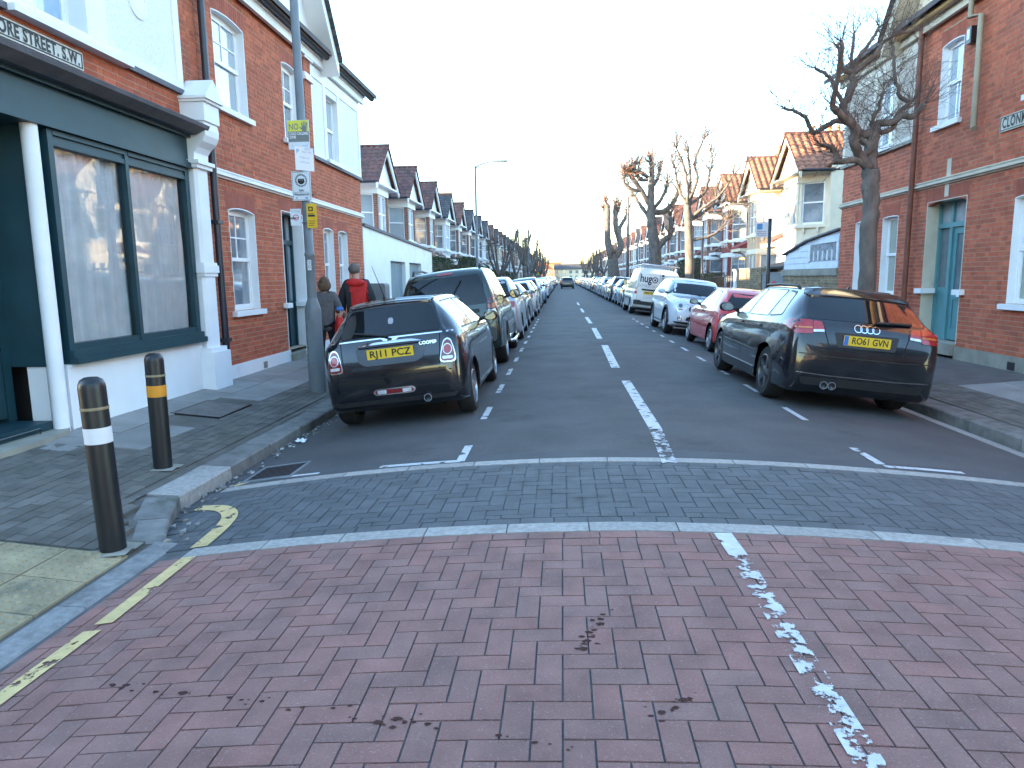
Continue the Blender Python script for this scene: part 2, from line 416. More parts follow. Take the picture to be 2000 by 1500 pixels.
def link(name, me, parent=None, loc=None, rot=None):
    o = bpy.data.objects.new(name, me)
    COL.objects.link(o)
    if parent is not None: o.parent = parent
    if loc: o.location = loc
    if rot: o.rotation_euler = rot
    return o
def tag(o, label=None, cat=None, group=None, kind=None):
    if label: o['label'] = label
    if cat: o['category'] = cat
    if group: o['group'] = group
    if kind: o['kind'] = kind
    return o
def empty(name, loc=(0, 0, 0), rot=(0, 0, 0), label=None, cat=None, group=None):
    o = bpy.data.objects.new(name, None)
    o.empty_display_size = 0.2
    COL.objects.link(o)
    o.location = loc; o.rotation_euler = rot
    return tag(o, label, cat, group)
def copy_tree(o, parent=None):
    c = o.copy(); COL.objects.link(c); c.parent = parent
    for ch in list(o.children): copy_tree(ch, c)
    return c
def text_mesh(s, size, mat, align='CENTER', ext=0.0, space=1.0, bold=0.0):
    cu = bpy.data.curves.new('text', 'FONT')
    cu.body = s; cu.size = size; cu.align_x = align; cu.align_y = 'CENTER'
    cu.extrude = ext; cu.resolution_u = 3; cu.space_character = space; cu.offset = bold
    o = bpy.data.objects.new('text', cu); COL.objects.link(o)
    dg = bpy.context.evaluated_depsgraph_get()
    me = bpy.data.meshes.new_from_object(o.evaluated_get(dg))
    bpy.data.objects.remove(o)
    me.materials.clear(); me.materials.append(mat)
    return me
ORD = ['nearest', 'second', 'third', 'fourth', 'fifth', 'sixth', 'seventh', 'eighth', 'ninth', 'tenth', 'eleventh', 'twelfth',
       'thirteenth', 'fourteenth', 'fifteenth', 'sixteenth', 'seventeenth', 'eighteenth', 'nineteenth', 'twentieth',
       'twenty-first', 'twenty-second', 'twenty-third', 'twenty-fourth', 'twenty-fifth', 'twenty-sixth', 'twenty-seventh',
       'twenty-eighth', 'twenty-ninth', 'thirtieth']
CUBE = {}
def unit_cube(mat):
    if mat.name not in CUBE:
        CUBE[mat.name] = MB().box(-.5, .5, -.5, .5, -.5, .5).mesh('piece', mat)
    return CUBE[mat.name]

# street cross-section (metres, crown of the road = 0)
K, XC = 0.0215, 0.80
XKL, XKR = -3.02, 4.50             # kerb faces
XL, XR = -5.05, 6.75               # building lines
def zroad(x): return -K * (x - XC) ** 2
def zl(x): return -0.19 + 0.095 * (XKL - x)
def zrt(x): return -0.16 + 0.071 * (x - XKR)
def cr(pts, n):
    """Catmull-Rom through points"""
    out = []
    m = len(pts)
    for i in range(m - 1):
        p0, p1, p2, p3 = pts[max(i - 1, 0)], pts[i], pts[i + 1], pts[min(i + 2, m - 1)]
        for k in range(n):
            s = k / n
            out.append(tuple(.5 * (2 * b + (c - a) * s + (2 * a - 5 * b + 4 * c - d) * s * s + (3 * b - a - 3 * c + d) * s ** 3) for a, b, c, d in zip(p0, p1, p2, p3)))
    out.append(tuple(pts[-1]))
    return out
# ================================================================== THE GROUND
def strip_sheet(name, xs, ys, zf, mat, off=0.0, parent=None, kind='structure'):
    mb = MB()
    n = len(ys)
    vs = [(x, y, zf(x) + off) for x in xs for y in ys]
    fs = [(i * n + j, (i + 1) * n + j, (i + 1) * n + j + 1, i * n + j + 1) for i in range(len(xs) - 1) for j in range(n - 1)]
    mb.add(vs, fs)
    o = mb.build(name, mat, parent)
    if parent is None: tag(o, kind=kind)
    return o
def fr(a, b, n): return [a + (b - a) * i / n for i in range(n + 1)]

gm = MB()
prof = [(-400, -.06), (-5.0, -.06), (-3.4, -.55), (4.9, -.55), (6.7, -.06), (400, -.06)]
gy = [-60, 0, 100, 300, 800]
gm.add([(x, y, z) for x, z in prof for y in gy],
       [(i * 5 + j, (i + 1) * 5 + j, (i + 1) * 5 + j + 1, i * 5 + j + 1) for i in range(5) for j in range(4)])
tag(gm.build('ground', M['soil']), kind='structure')
road = strip_sheet('road', fr(XKL - .03, XKR + .03, 20), [5.69, 8, 12, 20, 40, 80, 140, 298], zroad, M['asphalt'])
strip_sheet('road_behind', fr(-3.0, XKR + .03, 20), [-40, -10, 0.6], zroad, M['asphalt'])
table = strip_sheet('raised_table', fr(-3.35, XKR + .03, 20), [0.6, 2, 3.9, 5.0, 5.69], zroad, M['joint_sand'], -.006)

def tilt(x): return math.atan(2 * K * (x - XC))       # camber angle about Y
def pave(pieces, zf, tl, mat, parent, name, top=300, thick=0.05, jit=0.0012, gap=0.0036, seed=1):
    """pieces: (x0,x1,y0,y1). The pieces that show largest become objects, the others one mesh"""
    rr = random.Random(seed)
    cpos = Vector((0, 0, CAM_H))
    def size(p):
        c = Vector(((p[0] + p[1]) / 2, (p[2] + p[3]) / 2, -.1)) - cpos
        # in front of the lens and inside the picture counts first
        vis = c.y > 1.55 and -0.80 * c.y < c.x < 0.68 * c.y
        return (0 if vis else 1, c.length)
    pieces = sorted(pieces, key=size)
    cu = unit_cube(mat)
    rest = MB()
    for i, (x0, x1, y0, y1) in enumerate(pieces):
        cx, cy = (x0 + x1) / 2, (y0 + y1) / 2
        z = zf(cx) + rr.uniform(-jit, jit)
        sx, sy = x1 - x0 - 2 * gap, y1 - y0 - 2 * gap
        if sx < .012 or sy < .012: continue
        ty = tl(cx) + rr.uniform(-.006, .006); tx = rr.uniform(-.006, .006)
        if i < top:
            o = link(name, cu, parent, (cx, cy, z - thick / 2), (tx, ty, 0))
            o.scale = (sx, sy, thick)
        else:
            a, b = sx / 2, sy / 2
            pts = [(cx + px, cy + py, z - px * math.tan(ty) + pz) for pz in (-.03, 0) for px, py in ((-a, -b), (a, -b), (a, b), (-a, b))]
            rest.add(pts, [(4, 5, 6, 7), (0, 1, 5, 4), (1, 2, 6, 5), (2, 3, 7, 6), (3, 0, 4, 7)])
    if rest.f:
        tag(rest.build(name + 's_beyond', mat, parent, fix=False), kind='stuff')
def herring(x0, x1, y0, y1, w=.1045, ox=0.0, oy=0.0, keep=None, ylo=None, yhi=None):
    out = []
    for c in range(int((x0 - ox) / w) - 3, int((x1 - ox) / w) + 3):
        for r in range(int((y0 - oy) / w) - 3, int((y1 - oy) / w) + 3):
            s = (c + r) % 4
            if s == 0: b = (c, c + 2, r, r + 1)
            elif s == 2: b = (c, c + 1, r, r + 2)
            else: continue
            b = (max(x0, ox + b[0] * w), min(x1, ox + b[1] * w), max(y0, oy + b[2] * w), min(y1, oy + b[3] * w))
            xm = (b[0] + b[1]) / 2
            if ylo: b = (b[0], b[1], max(b[2], ylo(xm)), b[3])
            if yhi: b = (b[0], b[1], b[2], min(b[3], yhi(xm)))
            if b[1] - b[0] < .025 or b[3] - b[2] < .022: continue
            if keep and not keep((b[0] + b[1]) / 2, (b[2] + b[3]) / 2): continue
            out.append(b)
    return out
def near_y(x): return 4.055 - max(0, .045 * (x - .4))                           # centre lines of the two granite strips
def far_y(x): return 5.62 - max(0, .05 * (x - .2)) + .045 * max(0, x - 2.4)
def border(yf, x0, x1, l=.209, w=.1045):
    out, x = [], x0
    while x < x1:
        y = yf(x + l / 2); out.append((x, min(x + l, x1), y - w / 2, y + w / 2)); x += l
    return out
pave(border(lambda x: near_y(x) - .0755 - .0525, -2.50, 4.42) + herring(-2.50, 4.42, 0.7, 3.98, yhi=lambda x: near_y(x) - .0755 - .1048), zroad, tilt, M['red_block'], table, 'red_block', seed=2)
def slate_keep(x, y):
    return not (y < 5.05 and x < -2.62 - (y - 4.2) * .45)
pave([b for b in border(lambda x: near_y(x) + .0755 + .0525, -2.56, 4.42)] + border(lambda x: far_y(x) - .065 - .0525, -2.98, 4.42) + herring(-2.98, 4.42, 3.9, 5.6, ox=.03, oy=.02, keep=slate_keep, ylo=lambda x: near_y(x) + .0755 + .1048, yhi=lambda x: far_y(x) - .065 - .1048), zroad, tilt, M['slate_block'], table, 'slate_block', seed=3)
# granite strips across the road, stone by stone
def granite_strip(yc, w, name, x0, x1, ln, sl, seed):
    rr = random.Random(seed)
    x = x0
    while x < x1:
        l = ln * rr.uniform(.92, 1.08)
        xe = min(x + l, x1)
        mb = MB()
        n = 5
        vs, fs = [], []
        for i in range(n + 1):
            xx = x + .004 + (xe - x - .008) * i / n
            yy = yc(xx)
            zz = zroad(xx) + .003
            vs += [(xx, yy - w / 2, zz - .06), (xx, yy - w / 2, zz), (xx, yy + w / 2, zz), (xx, yy + w / 2, zz - .06)]
        for i in range(n):
            for k in range(3):
                fs.append((i * 4 + k, i * 4 + k + 1, i * 4 + 5 + k, i * 4 + 4 + k))
        fs += [(0, 1, 2, 3), (n * 4, n * 4 + 3, n * 4 + 2, n * 4 + 1)]
        mb.add(vs, fs)
        mb.build(name, M['granite'], table)
        x = xe
granite_strip(near_y, .145, 'granite_stone', -2.36, 4.45, .53, 0, 4)
granite_strip(far_y, .125, 'granite_stone', -2.9, 4.45, .52, 0, 5)
# kerb of the left pavement, its dropped corner and the flush kerb beside the red blocks
kl = empty('kerb_left'); tag(kl, kind='structure')
rr = random.Random(11)
y = 5.15
def kerb_stone(mb, p, q, w, zt, zb, inward):
    (x0, y0), (x1, y1) = p, q
    d = Vector((x1 - x0, y1 - y0)); l = d.length; d /= l
    nrm = Vector((-d.y, d.x)) * inward
    g = .004
    b = .014
    a0 = Vector(p) + d * g; a1 = Vector(q) - d * g
    def P(t, off, z): 
        v = (a0 if t == 0 else a1) + nrm * off
        return (v.x, v.y, z[t] if isinstance(z, tuple) else z)
    zt = zt if isinstance(zt, tuple) else (zt, zt)
    ring = lambda t: [P(t, 0, zb), P(t, 0, zt[t] - b), P(t, b, zt[t]), P(t, w, zt[t] + w * .03), P(t, w, zb)]
    mb.add(ring(0) + ring(1), [(i, (i + 1) % 5, 5 + (i + 1) % 5, 5 + i) for i in range(5)] + [(0, 1, 2, 3, 4), (9, 8, 7, 6, 5)])
    return mb
while y < 34:
    l = .9 * rr.uniform(.9, 1.05)
    kerb_stone(MB(), (XKL + rr.uniform(-.006, .006), y), (XKL + rr.uniform(-.006, .006), y + l), .29, zl(XKL) + rr.uniform(-.006, .006), -.6, 1).build('kerb_stone', M['granite'] if y < 5.5 else M['kerb'], kl)
    y += l
kerb_stone(MB(), (XKL, 34), (XKL, 240), .29, zl(XKL), -.6, 1).build('kerb_run', M['kerb'], kl)
kerb_stone(MB(), (-2.66, 4.30), (-2.86, 4.72), .2, (-.244, -.218), -.6, 1).build('kerb_stone', M['kerb'], kl)
kerb_stone(MB(), (-2.86, 4.72), (XKL, 5.15), .24, (-.218, -.188), -.6, 1).build('kerb_stone', M['kerb'], kl)
yy = 4.28
while yy > -3:
    kerb_stone(MB(), (-2.54, yy - .92), (-2.54, yy), .16, zroad(-2.54) + .005, -.6, 1).build('kerb_stone', M['granite_dull'], kl)
    yy -= .92
kr = empty('kerb_right'); tag(kr, kind='structure')
y = 0.0
while y < 34:
    l = .9 * rr.uniform(.9, 1.05)
    kerb_stone(MB(), (XKR + rr.uniform(-.006, .006), y), (XKR + rr.uniform(-.006, .006), y + l), .27, zrt(XKR) + rr.uniform(-.006, .006), -.6, -1).build('kerb_stone', M['kerb'], kr)
    y += l
kerb_stone(MB(), (XKR, 34), (XKR, 240), .27, zrt(XKR), -.6, -1).build('kerb_run', M['kerb'], kr)
kerb_stone(MB(), (XKR, -40), (XKR, 0), .27, zrt(XKR), -.6, -1).build('kerb_run', M['kerb'], kr)
# channel stones along the right kerb
gut = empty('gutter_right'); tag(gut, kind='structure')
y = 5.8
while y < 14:
    l = .62 * rr.uniform(.8, 1.1)
    mb = MB(); mb.add([(4.33, y + .006, zroad(4.33) + .006), (4.49, y + .006, zroad(4.49) + .008), (4.49, y + l, zroad(4.49) + .008), (4.33, y + l, zroad(4.33) + .006),
                       (4.33, y + .006, -.4), (4.49, y + .006, -.4), (4.49, y + l, -.4), (4.33, y + l, -.4)],
                      [(0, 1, 2, 3), (0, 4, 5, 1), (1, 5, 6, 2), (2, 6, 7, 3), (3, 7, 4, 0)])
    mb.build('channel_stone', M['granite'], gut)
    y += l
# pavements
fl = strip_sheet('pavement_left', fr(-5.15, -3.29, 3), [4.2, 5.2, 12, 60, 240], zl, M['foot_block'], -.014)
strip_sheet('pavement_left_corner', fr(-9.0, -2.69, 5), [-8, 0, 4.2], zl, M['foot_block'], -.012)
mb = MB(); mb.add([(x, y, zl(x) - .03) for x, y in ((-3.32, 4.15), (-2.69, 4.15), (-2.72, 4.3), (-2.92, 4.72), (-3.1, 5.2), (-3.32, 5.2))], [(0, 1, 2, 3, 4, 5)])
tag(mb.build('pavement_corner_infill', M['foot_block']), kind='structure')
frt = strip_sheet('pavement_right', fr(4.76, 6.85, 4), [-30, 0, 8, 20, 60, 240], zrt, M['brown_tar'], -.012)
def stretcher(x0, x1, y0, y1, lx, ly, seed=0, along='y', keep=None):
    out = []
    n = 0
    if along == 'y':
        x = x0
        while x < x1 - .02:
            y = y0 - (ly / 2 if n % 2 else 0)
            while y < y1:
                b = (x, min(x + lx, x1), max(y, y0), min(y + ly, y1))
                if b[3] - b[2] > .03 and (not keep or keep((b[0] + b[1]) / 2, (b[2] + b[3]) / 2)): out.append(b)
                y += ly
            x += lx; n += 1
    return out
def foot_keep(x, y):
    if y < 4.05: return False
    if x > -3.36: return x < -2.77 if y < 4.18 else x < -2.95 - (y - 4.3) * .46 and y < 5.0
    if -4.62 < x < -3.98 and 7.78 < y < 8.66: return False
    if y > 6.0 + (-x - 3.9) * .15 and x < -3.98: return False
    return True
pave(stretcher(-5.1, -2.72, 4.05, 11.5, .102, .204, keep=foot_keep), zl, lambda x: math.atan(.095), M['foot_block'], fl, 'paving_block', seed=6, gap=.003, jit=.002)
def flags(parent, x0, x1, y0, y1, lx, zf, tl, seed, skip=None):
    r2 = random.Random(seed); out = []
    x = x0
    while x < x1 - .1:
        xe = min(x + lx * r2.uniform(.95, 1.05), x1)
        if x1 - xe < .15: xe = x1
        y = y0 - r2.uniform(0, .4)
        while y < y1:
            ye = y + r2.uniform(.75, 1.0)
            if not (skip and skip((x + xe) / 2, (y + ye) / 2)): out.append((x, xe, y, ye))
            y = ye
        x = xe
    pave(out, zf, tl, M['flag'], parent, 'flagstone', seed=seed, gap=.004, jit=.002)
flags(fl, -5.08, -3.99, 6.35, 22, .56, zl, lambda x: math.atan(.095), 8, skip=lambda x, y: -4.62 < x < -3.95 and 7.4 < y < 9.05)
pave(stretcher(4.78, 5.46, 5.5, 13, .102, .204), zrt, lambda x: -math.atan(.071), M['foot_block'], frt, 'paving_block', seed=9, gap=.003, jit=.002, top=260)
flags(frt, 5.48, 6.6, 6.6, 9.6, .6, zrt, lambda x: -math.atan(.071), 10)
# blister paving at the crossing point
tp = tag(empty('tactile_paving'), kind='structure')
tb = MB().box(-.195, .195, -.195, .195, -.05, 0)
for i in range(6):
    for j in range(6):
        tb.lathe([(.018, 0.0), (.014, .007), (.005, .009)], 8, (-.1625 + .065 * i, -.1625 + .065 * j, 0))
tmesh = tb.mesh('tactile_slab', M['tactile'])
for i in range(5):
    for j in range(4):
        x, y = -2.92 - .4 * i, 3.82 - .4 * j
        link('tactile_slab', tmesh, tp, (x, y, zl(x) + .002), (0, math.atan(.095), rr.uniform(-.004, .004)))
# newer tar laid against the far granite strip, and an old trench patch
M['tar_new'] = pm('tar_new', (0.066, 0.066, 0.07), 0.8, var=.15, scale=3, bump=.5, bscale=160, speck=.2)
tbx = fr(-2.85, 4.3, 24)
mb = MB()
vs = []
for x in tbx:
    wv = .23 + .03 * math.sin(x * 2.1) + .015 * math.sin(x * 7.7)
    vs += [(x, far_y(x) + .066, zroad(x) + .003), (x, far_y(x) + .066 + wv, zroad(x) + .003)]
mb.add(vs, [(2 * i, 2 * i + 2, 2 * i + 3, 2 * i + 1) for i in range(len(tbx) - 1)])
mb.build('tar_strip', M['tar_new'], road, fix=False)
# ------------------------------------------------------------------ painted markings
def marking(mb, pts, w, off=.0062, seg=6, zf=zroad):
    """ribbon of width w along a path on the road"""
    pts = [Vector(p) for p in pts]
    fine = []
    for a, b in zip(pts[:-1], pts[1:]):
        fine += [a.lerp(b, i / seg) for i in range(seg)]
    fine.append(pts[-1])
    vs = []
    for i, p in enumerate(fine):
        d = fine[min(i + 1, len(fine) - 1)] - fine[max(i - 1, 0)]
        n = Vector((-d.y, d.x)).normalized() * w / 2
        for s in (-1, 1):
            q = p + n * s
            vs.append((q.x, q.y, zf(q.x) + off))
    mb.add(vs, [(2 * i, 2 * i + 1, 2 * i + 3, 2 * i + 2) for i in range(len(fine) - 1)])
def mark_obj(name, runs, mat, parent):
    for pts, w in runs:
        mb = MB(); marking(mb, pts, w); mb.build(name, mat, parent, fix=False)
mark_obj('centre_dash', [([(.905, 6.75), (.905, 9.95)], .125), ([(.87, 11.4), (.92, 15.2)], .14), ([(.90, 16.8), (.92, 20.4)], .135), ([(.92, 22.4), (.90, 25.9)], .12),
                         ([(.9, 29.5), (.9, 33)], .11), ([(.9, 37), (.9, 41)], .1)], M['line_white'], road)
mark_obj('centre_dash', [([(.85, 5.48), (.905, 6.75)], .12)], M['line_worn'], road)
mark_obj('centre_dash', [([(.93, 3.62), (.92, 3.94)], .10)], M['line_white'], table)
mark_obj('centre_dash', [([(.925, 1.2), (.93, 3.62)], .10)], M['line_worn'], table)
for xb, s in ((-.86, 1), (2.58, -1)):
    runs = [([(xb, 5.72), (xb, 6.28)], .075)]
    y = 7.5
    while y < 26:
        l = .75 if y < 15 else .6
        runs.append(([(xb, y), (xb, y + l)], .07))
        y += l + (1.02 if y < 20 else .8)
    mark_obj('bay_dash', runs, M['line_white'], road)
mark_obj('bay_end', [([(-.86, 5.73), (-1.56, 5.75)], .07), ([(-2.1, 5.76), (-2.85, 5.8)], .05), ([(2.58, 5.66), (3.2, 5.68)], .07)], M['line_white'], road)
mb = MB(); marking(mb, [tuple(p) for p in cr([(-2.86, 5.12), (-2.62, 5.02), (-2.44, 4.8), (-2.36, 4.5), (-2.33, 4.14)], 6)], .115, seg=1)
mb.build('yellow_line', M['line_yellow'], table, fix=False)
mark_obj('yellow_line', [([(-2.30, 3.97), (-2.28, 3.12)], .095), ([(-2.29, 3.05), (-2.31, 2.2)], .095), ([(-2.84, 5.7), (-2.70, 5.82)], .06)], M['line_yellow'], table)
# dark drips on the red blocks
sm = MB()
r3 = random.Random(5)
for (x0, y0, x1, y1, n) in ((-1.95, 2.55, .15, 2.02, 46), (.05, 2.62, .22, 3.0, 26), (.3, 2.2, .55, 2.45, 12)):
    for i in range(n):
        t = r3.random()
        x = x0 + (x1 - x0) * t + r3.gauss(0, .03); y = y0 + (y1 - y0) * t + r3.gauss(0, .018)
        r0 = abs(r3.gauss(.006, .006)) + .003
        k = 7
        sm.add([(x + r0 * r3.uniform(.6, 1.5) * math.cos(a * 2 * math.pi / k), y + r0 * r3.uniform(.4, .9) * math.sin(a * 2 * math.pi / k), zroad(x) + .0022) for a in range(k)], [tuple(range(k))])
tag(sm.build('drip_stain', M['stain'], table, fix=False), kind='stuff')
# litter and grit along the left gutter
lt = MB()
for i in range(170):
    y = r3.uniform(4.3, 9.5); x = (XKL if y > 5.2 else -2.62 - (y - 4.2) * .42) + abs(r3.gauss(.03, .09)) + .01
    s = abs(r3.gauss(.008, .006)) + .003
    a = r3.uniform(0, 6.28)
    lt.add([(x + s * math.cos(a + q), y + s * 1.6 * math.sin(a + q), zroad(x) + .004 + h) for h in (0, s * .7) for q in (0, 2.1, 4.2)], [(3, 4, 5), (0, 1, 4, 3), (1, 2, 5, 4), (2, 0, 3, 5)])
tag(lt.build('gutter_grit', pm('grit', (.16, .14, .11), .9, island=.6, col2=(.4, .4, .4))), kind='stuff', label='grit and scraps lying along the left gutter', cat='grit')
ltr = empty('litter_wrapper', (-2.86, 7.35, zroad(-2.86) + .012), label='crumpled pale wrapper in the gutter behind the black hatchback', cat='litter')
mb = MB(); vs = []
for i in range(5):
    for j in range(4):
        vs.append((i * .03 - .06, j * .03 - .045, r3.uniform(0, .035)))
mb.add(vs, [(i * 4 + j, i * 4 + j + 4, i * 4 + j + 5, i * 4 + j + 1) for i in range(4) for j in range(3)])
mb.build('wrapper', M['sign_white'], ltr)
# gully grate and inspection cover
gg = empty('gully_grate', (-2.58, 6.02, zroad(-2.58) + .004), (0, tilt(-2.58), 0), 'dark iron gully grate in the gutter beside the left kerb', 'drain')
MB().box(-.21, .21, -.24, .24, -.03, 0).build('pit', M['under'], gg)
mb = MB(); mb.box(-.23, .23, -.26, -.22, -.03, .008); mb.box(-.23, .23, .22, .26, -.03, .008); mb.box(-.23, -.2, -.22, .22, -.03, .008); mb.box(.2, .23, -.22, .22, -.03, .008)
mb.build('frame', M['cabinet_grey'], gg)
for i in range(9):
    mb = MB(); y = -.19 + i * .0475; mb.box(-.2, .2, y - .011, y + .011, -.02, .007); mb.build('bar', M['gutter'], gg)
ic = empty('inspection_cover', (-4.29, 8.22, zl(-4.29) + .004), (0, math.atan(.095), 0), 'brown rectangular inspection cover set in the left pavement flagstones', 'manhole cover')
MB().box(-.27, .27, -.40, .40, -.04, .002).build('cover_plate', pm('cover_brown', (.13, .115, .105), .85, var=.2, scale=8, bump=.6, bscale=60), ic)
mb = MB(); mb.box(-.3, .3, -.43, -.405, -.04, .004); mb.box(-.3, .3, .405, .43, -.04, .004); mb.box(-.3, -.275, -.405, .405, -.04, .004); mb.box(.275, .3, -.405, .405, -.04, .004)
mb.build('cover_frame', M['iron'], ic)
# ================================================================== BUILDINGS: helpers
def side_xf(s):
    """(u along the street, d out towards the street, z) -> local x,y,z of a facade; s=+1 left side, -1 right side"""
    return lambda u, d, z: (s * d, u, z)
def ub(mb, u0, u1, d0, d1, z0, z1): return mb.box(u0, u1, d0, d1, z0, z1)

def course_wall(parent, s, u0, u1, z0, z1, holes, mat, mort, x0, d=0.0, ch=.075, top=300, seed=1, lens=(.2145, .102), clipz=None, ups=None):
    """bed-and-perpend brickwork: mortar face with openings, and each brick standing proud of it"""
    X = side_xf(s)
    us = sorted({u0, u1, *[h for H in holes for h in H[:2] if u0 < h < u1]})
    zs = sorted({z0, z1, *[h for H in holes for h in H[2:4] if z0 < h < z1]})
    mb = MB(X)
    ins = lambda u, z: any(H[0] < u < H[1] and H[2] < z < H[3] for H in holes)
    for a, b in zip(us[:-1], us[1:]):
        for p, q in zip(zs[:-1], zs[1:]):
            if not ins((a + b) / 2, (p + q) / 2):
                mb.quad((a, d - .004, p), (b, d - .004, p), (b, d - .004, q), (a, d - .004, q))
    for H in holes:
        a, b, p, q = max(H[0], u0), min(H[1], u1), max(H[2], z0), min(H[3], z1)
        e = d - .004
        mb.quad((a, e, p), (a, e, q), (a, e - .28, q), (a, e - .28, p)); mb.quad((b, e, p), (b, e, q), (b, e - .28, q), (b, e - .28, p))
        mb.quad((a, e, q), (b, e, q), (b, e - .28, q), (a, e - .28, q)); mb.quad((a, e, p), (b, e, p), (b, e - .28, p), (a, e - .28, p))
    mb.build('mortar', mort, parent, fix=False)
    rr = random.Random(seed)
    bricks = []
    bh = H_ = None
    holes2 = [(H[0], H[1], H[2], H[3] if len(H) < 5 else H[4]) for H in holes]
    row = 0
    z = z0
    while z < z1 - .03:
        zt = min(z + ch, z1)
        zc = (z + zt) / 2
        cuts = sorted((H[0], H[1]) for H in holes2 if H[2] < zc < H[3])
        u = u0 - (.16 if row % 2 else 0.0) - (.05 if row % 4 > 1 else 0)
        k = row % 2
        while u < u1:
            l = lens[k % 2]; k += 1
            segs = [(max(u, u0), min(u + l, u1))]
            for c0, c1 in cuts:
                ns = []
                for a, b in segs:
                    if c1 <= a or c0 >= b: ns.append((a, b))
                    else:
                        if a < c0: ns.append((a, c0 - .002))
                        if b > c1: ns.append((c1 + .002, b))
                segs = ns
            for a, b in segs:
                if b - a > .025: bricks.append((a, b, z + .0052, zt - .0052, d + rr.uniform(-.0012, .0012)))
            u += l + .0105
        z += ch; row += 1
    cam_ = Vector((-x0 * s, 0, CAM_H)) if s > 0 else Vector((x0, 0, CAM_H))
    bricks.sort(key=lambda b: (b[0] < (6.3 if s > 0 else 10.6)) * 1000 + (Vector((0, (b[0] + b[1]) / 2, (b[2] + b[3]) / 2)) - Vector((cam_.x, 0, CAM_H))).length)
    cu = unit_cube(mat)
    rest = MB(X)
    for i, (a, b, p, q, e) in enumerate(bricks):
        if i < top:
            o = link('brick', cu, parent, X((a + b) / 2, e - .02, (p + q) / 2))
            o.scale = (.04, b - a, q - p)
        else:
            g = e - .03
            rest.add([(a, g, p), (b, g, p), (b, g, q), (a, g, q), (a, e, p), (b, e, p), (b, e, q), (a, e, q)],
                     [(4, 5, 6, 7), (0, 4, 7, 3), (1, 2, 6, 5), (3, 7, 6, 2), (0, 1, 5, 4)])
    if rest.f: tag(rest.build('bricks_beyond', mat, parent), kind='stuff')

def arch_head(parent, s, u0, u1, zs, rise, mat, d=0.0, h=.225):
    """gauged brick arch: a row of standing bricks over an opening"""
    X = side_xf(s)
    n = max(4, int(round((u1 - u0 + .1) / .072)))
    a0, a1 = u0 - .05, u1 + .05
    c, hw = (u0 + u1) / 2, (u1 - u0) / 2
    for i in range(n):
        p, q = a0 + (a1 - a0) * i / n + .003, a0 + (a1 - a0) * (i + 1) / n - .003
        f = lambda u: zs + rise * max(0, 1 - ((u - c) / hw) ** 2)
        sp = .06
        tp = lambda u: u + (u - c) * sp
        mb = MB(X)
        mb.add([(p, d - .11, f(p)), (q, d - .11, f(q)), (tp(q), d - .11, zs + rise + h), (tp(p), d - .11, zs + rise + h),
                (p, d + .001, f(p)), (q, d + .001, f(q)), (tp(q), d + .001, zs + rise + h), (tp(p), d + .001, zs + rise + h)],
               [(0, 1, 2, 3), (4, 7, 6, 5), (0, 4, 5, 1), (1, 5, 6, 2), (2, 6, 7, 3), (3, 7, 4, 0)])
        mb.build('arch_brick', mat, parent)

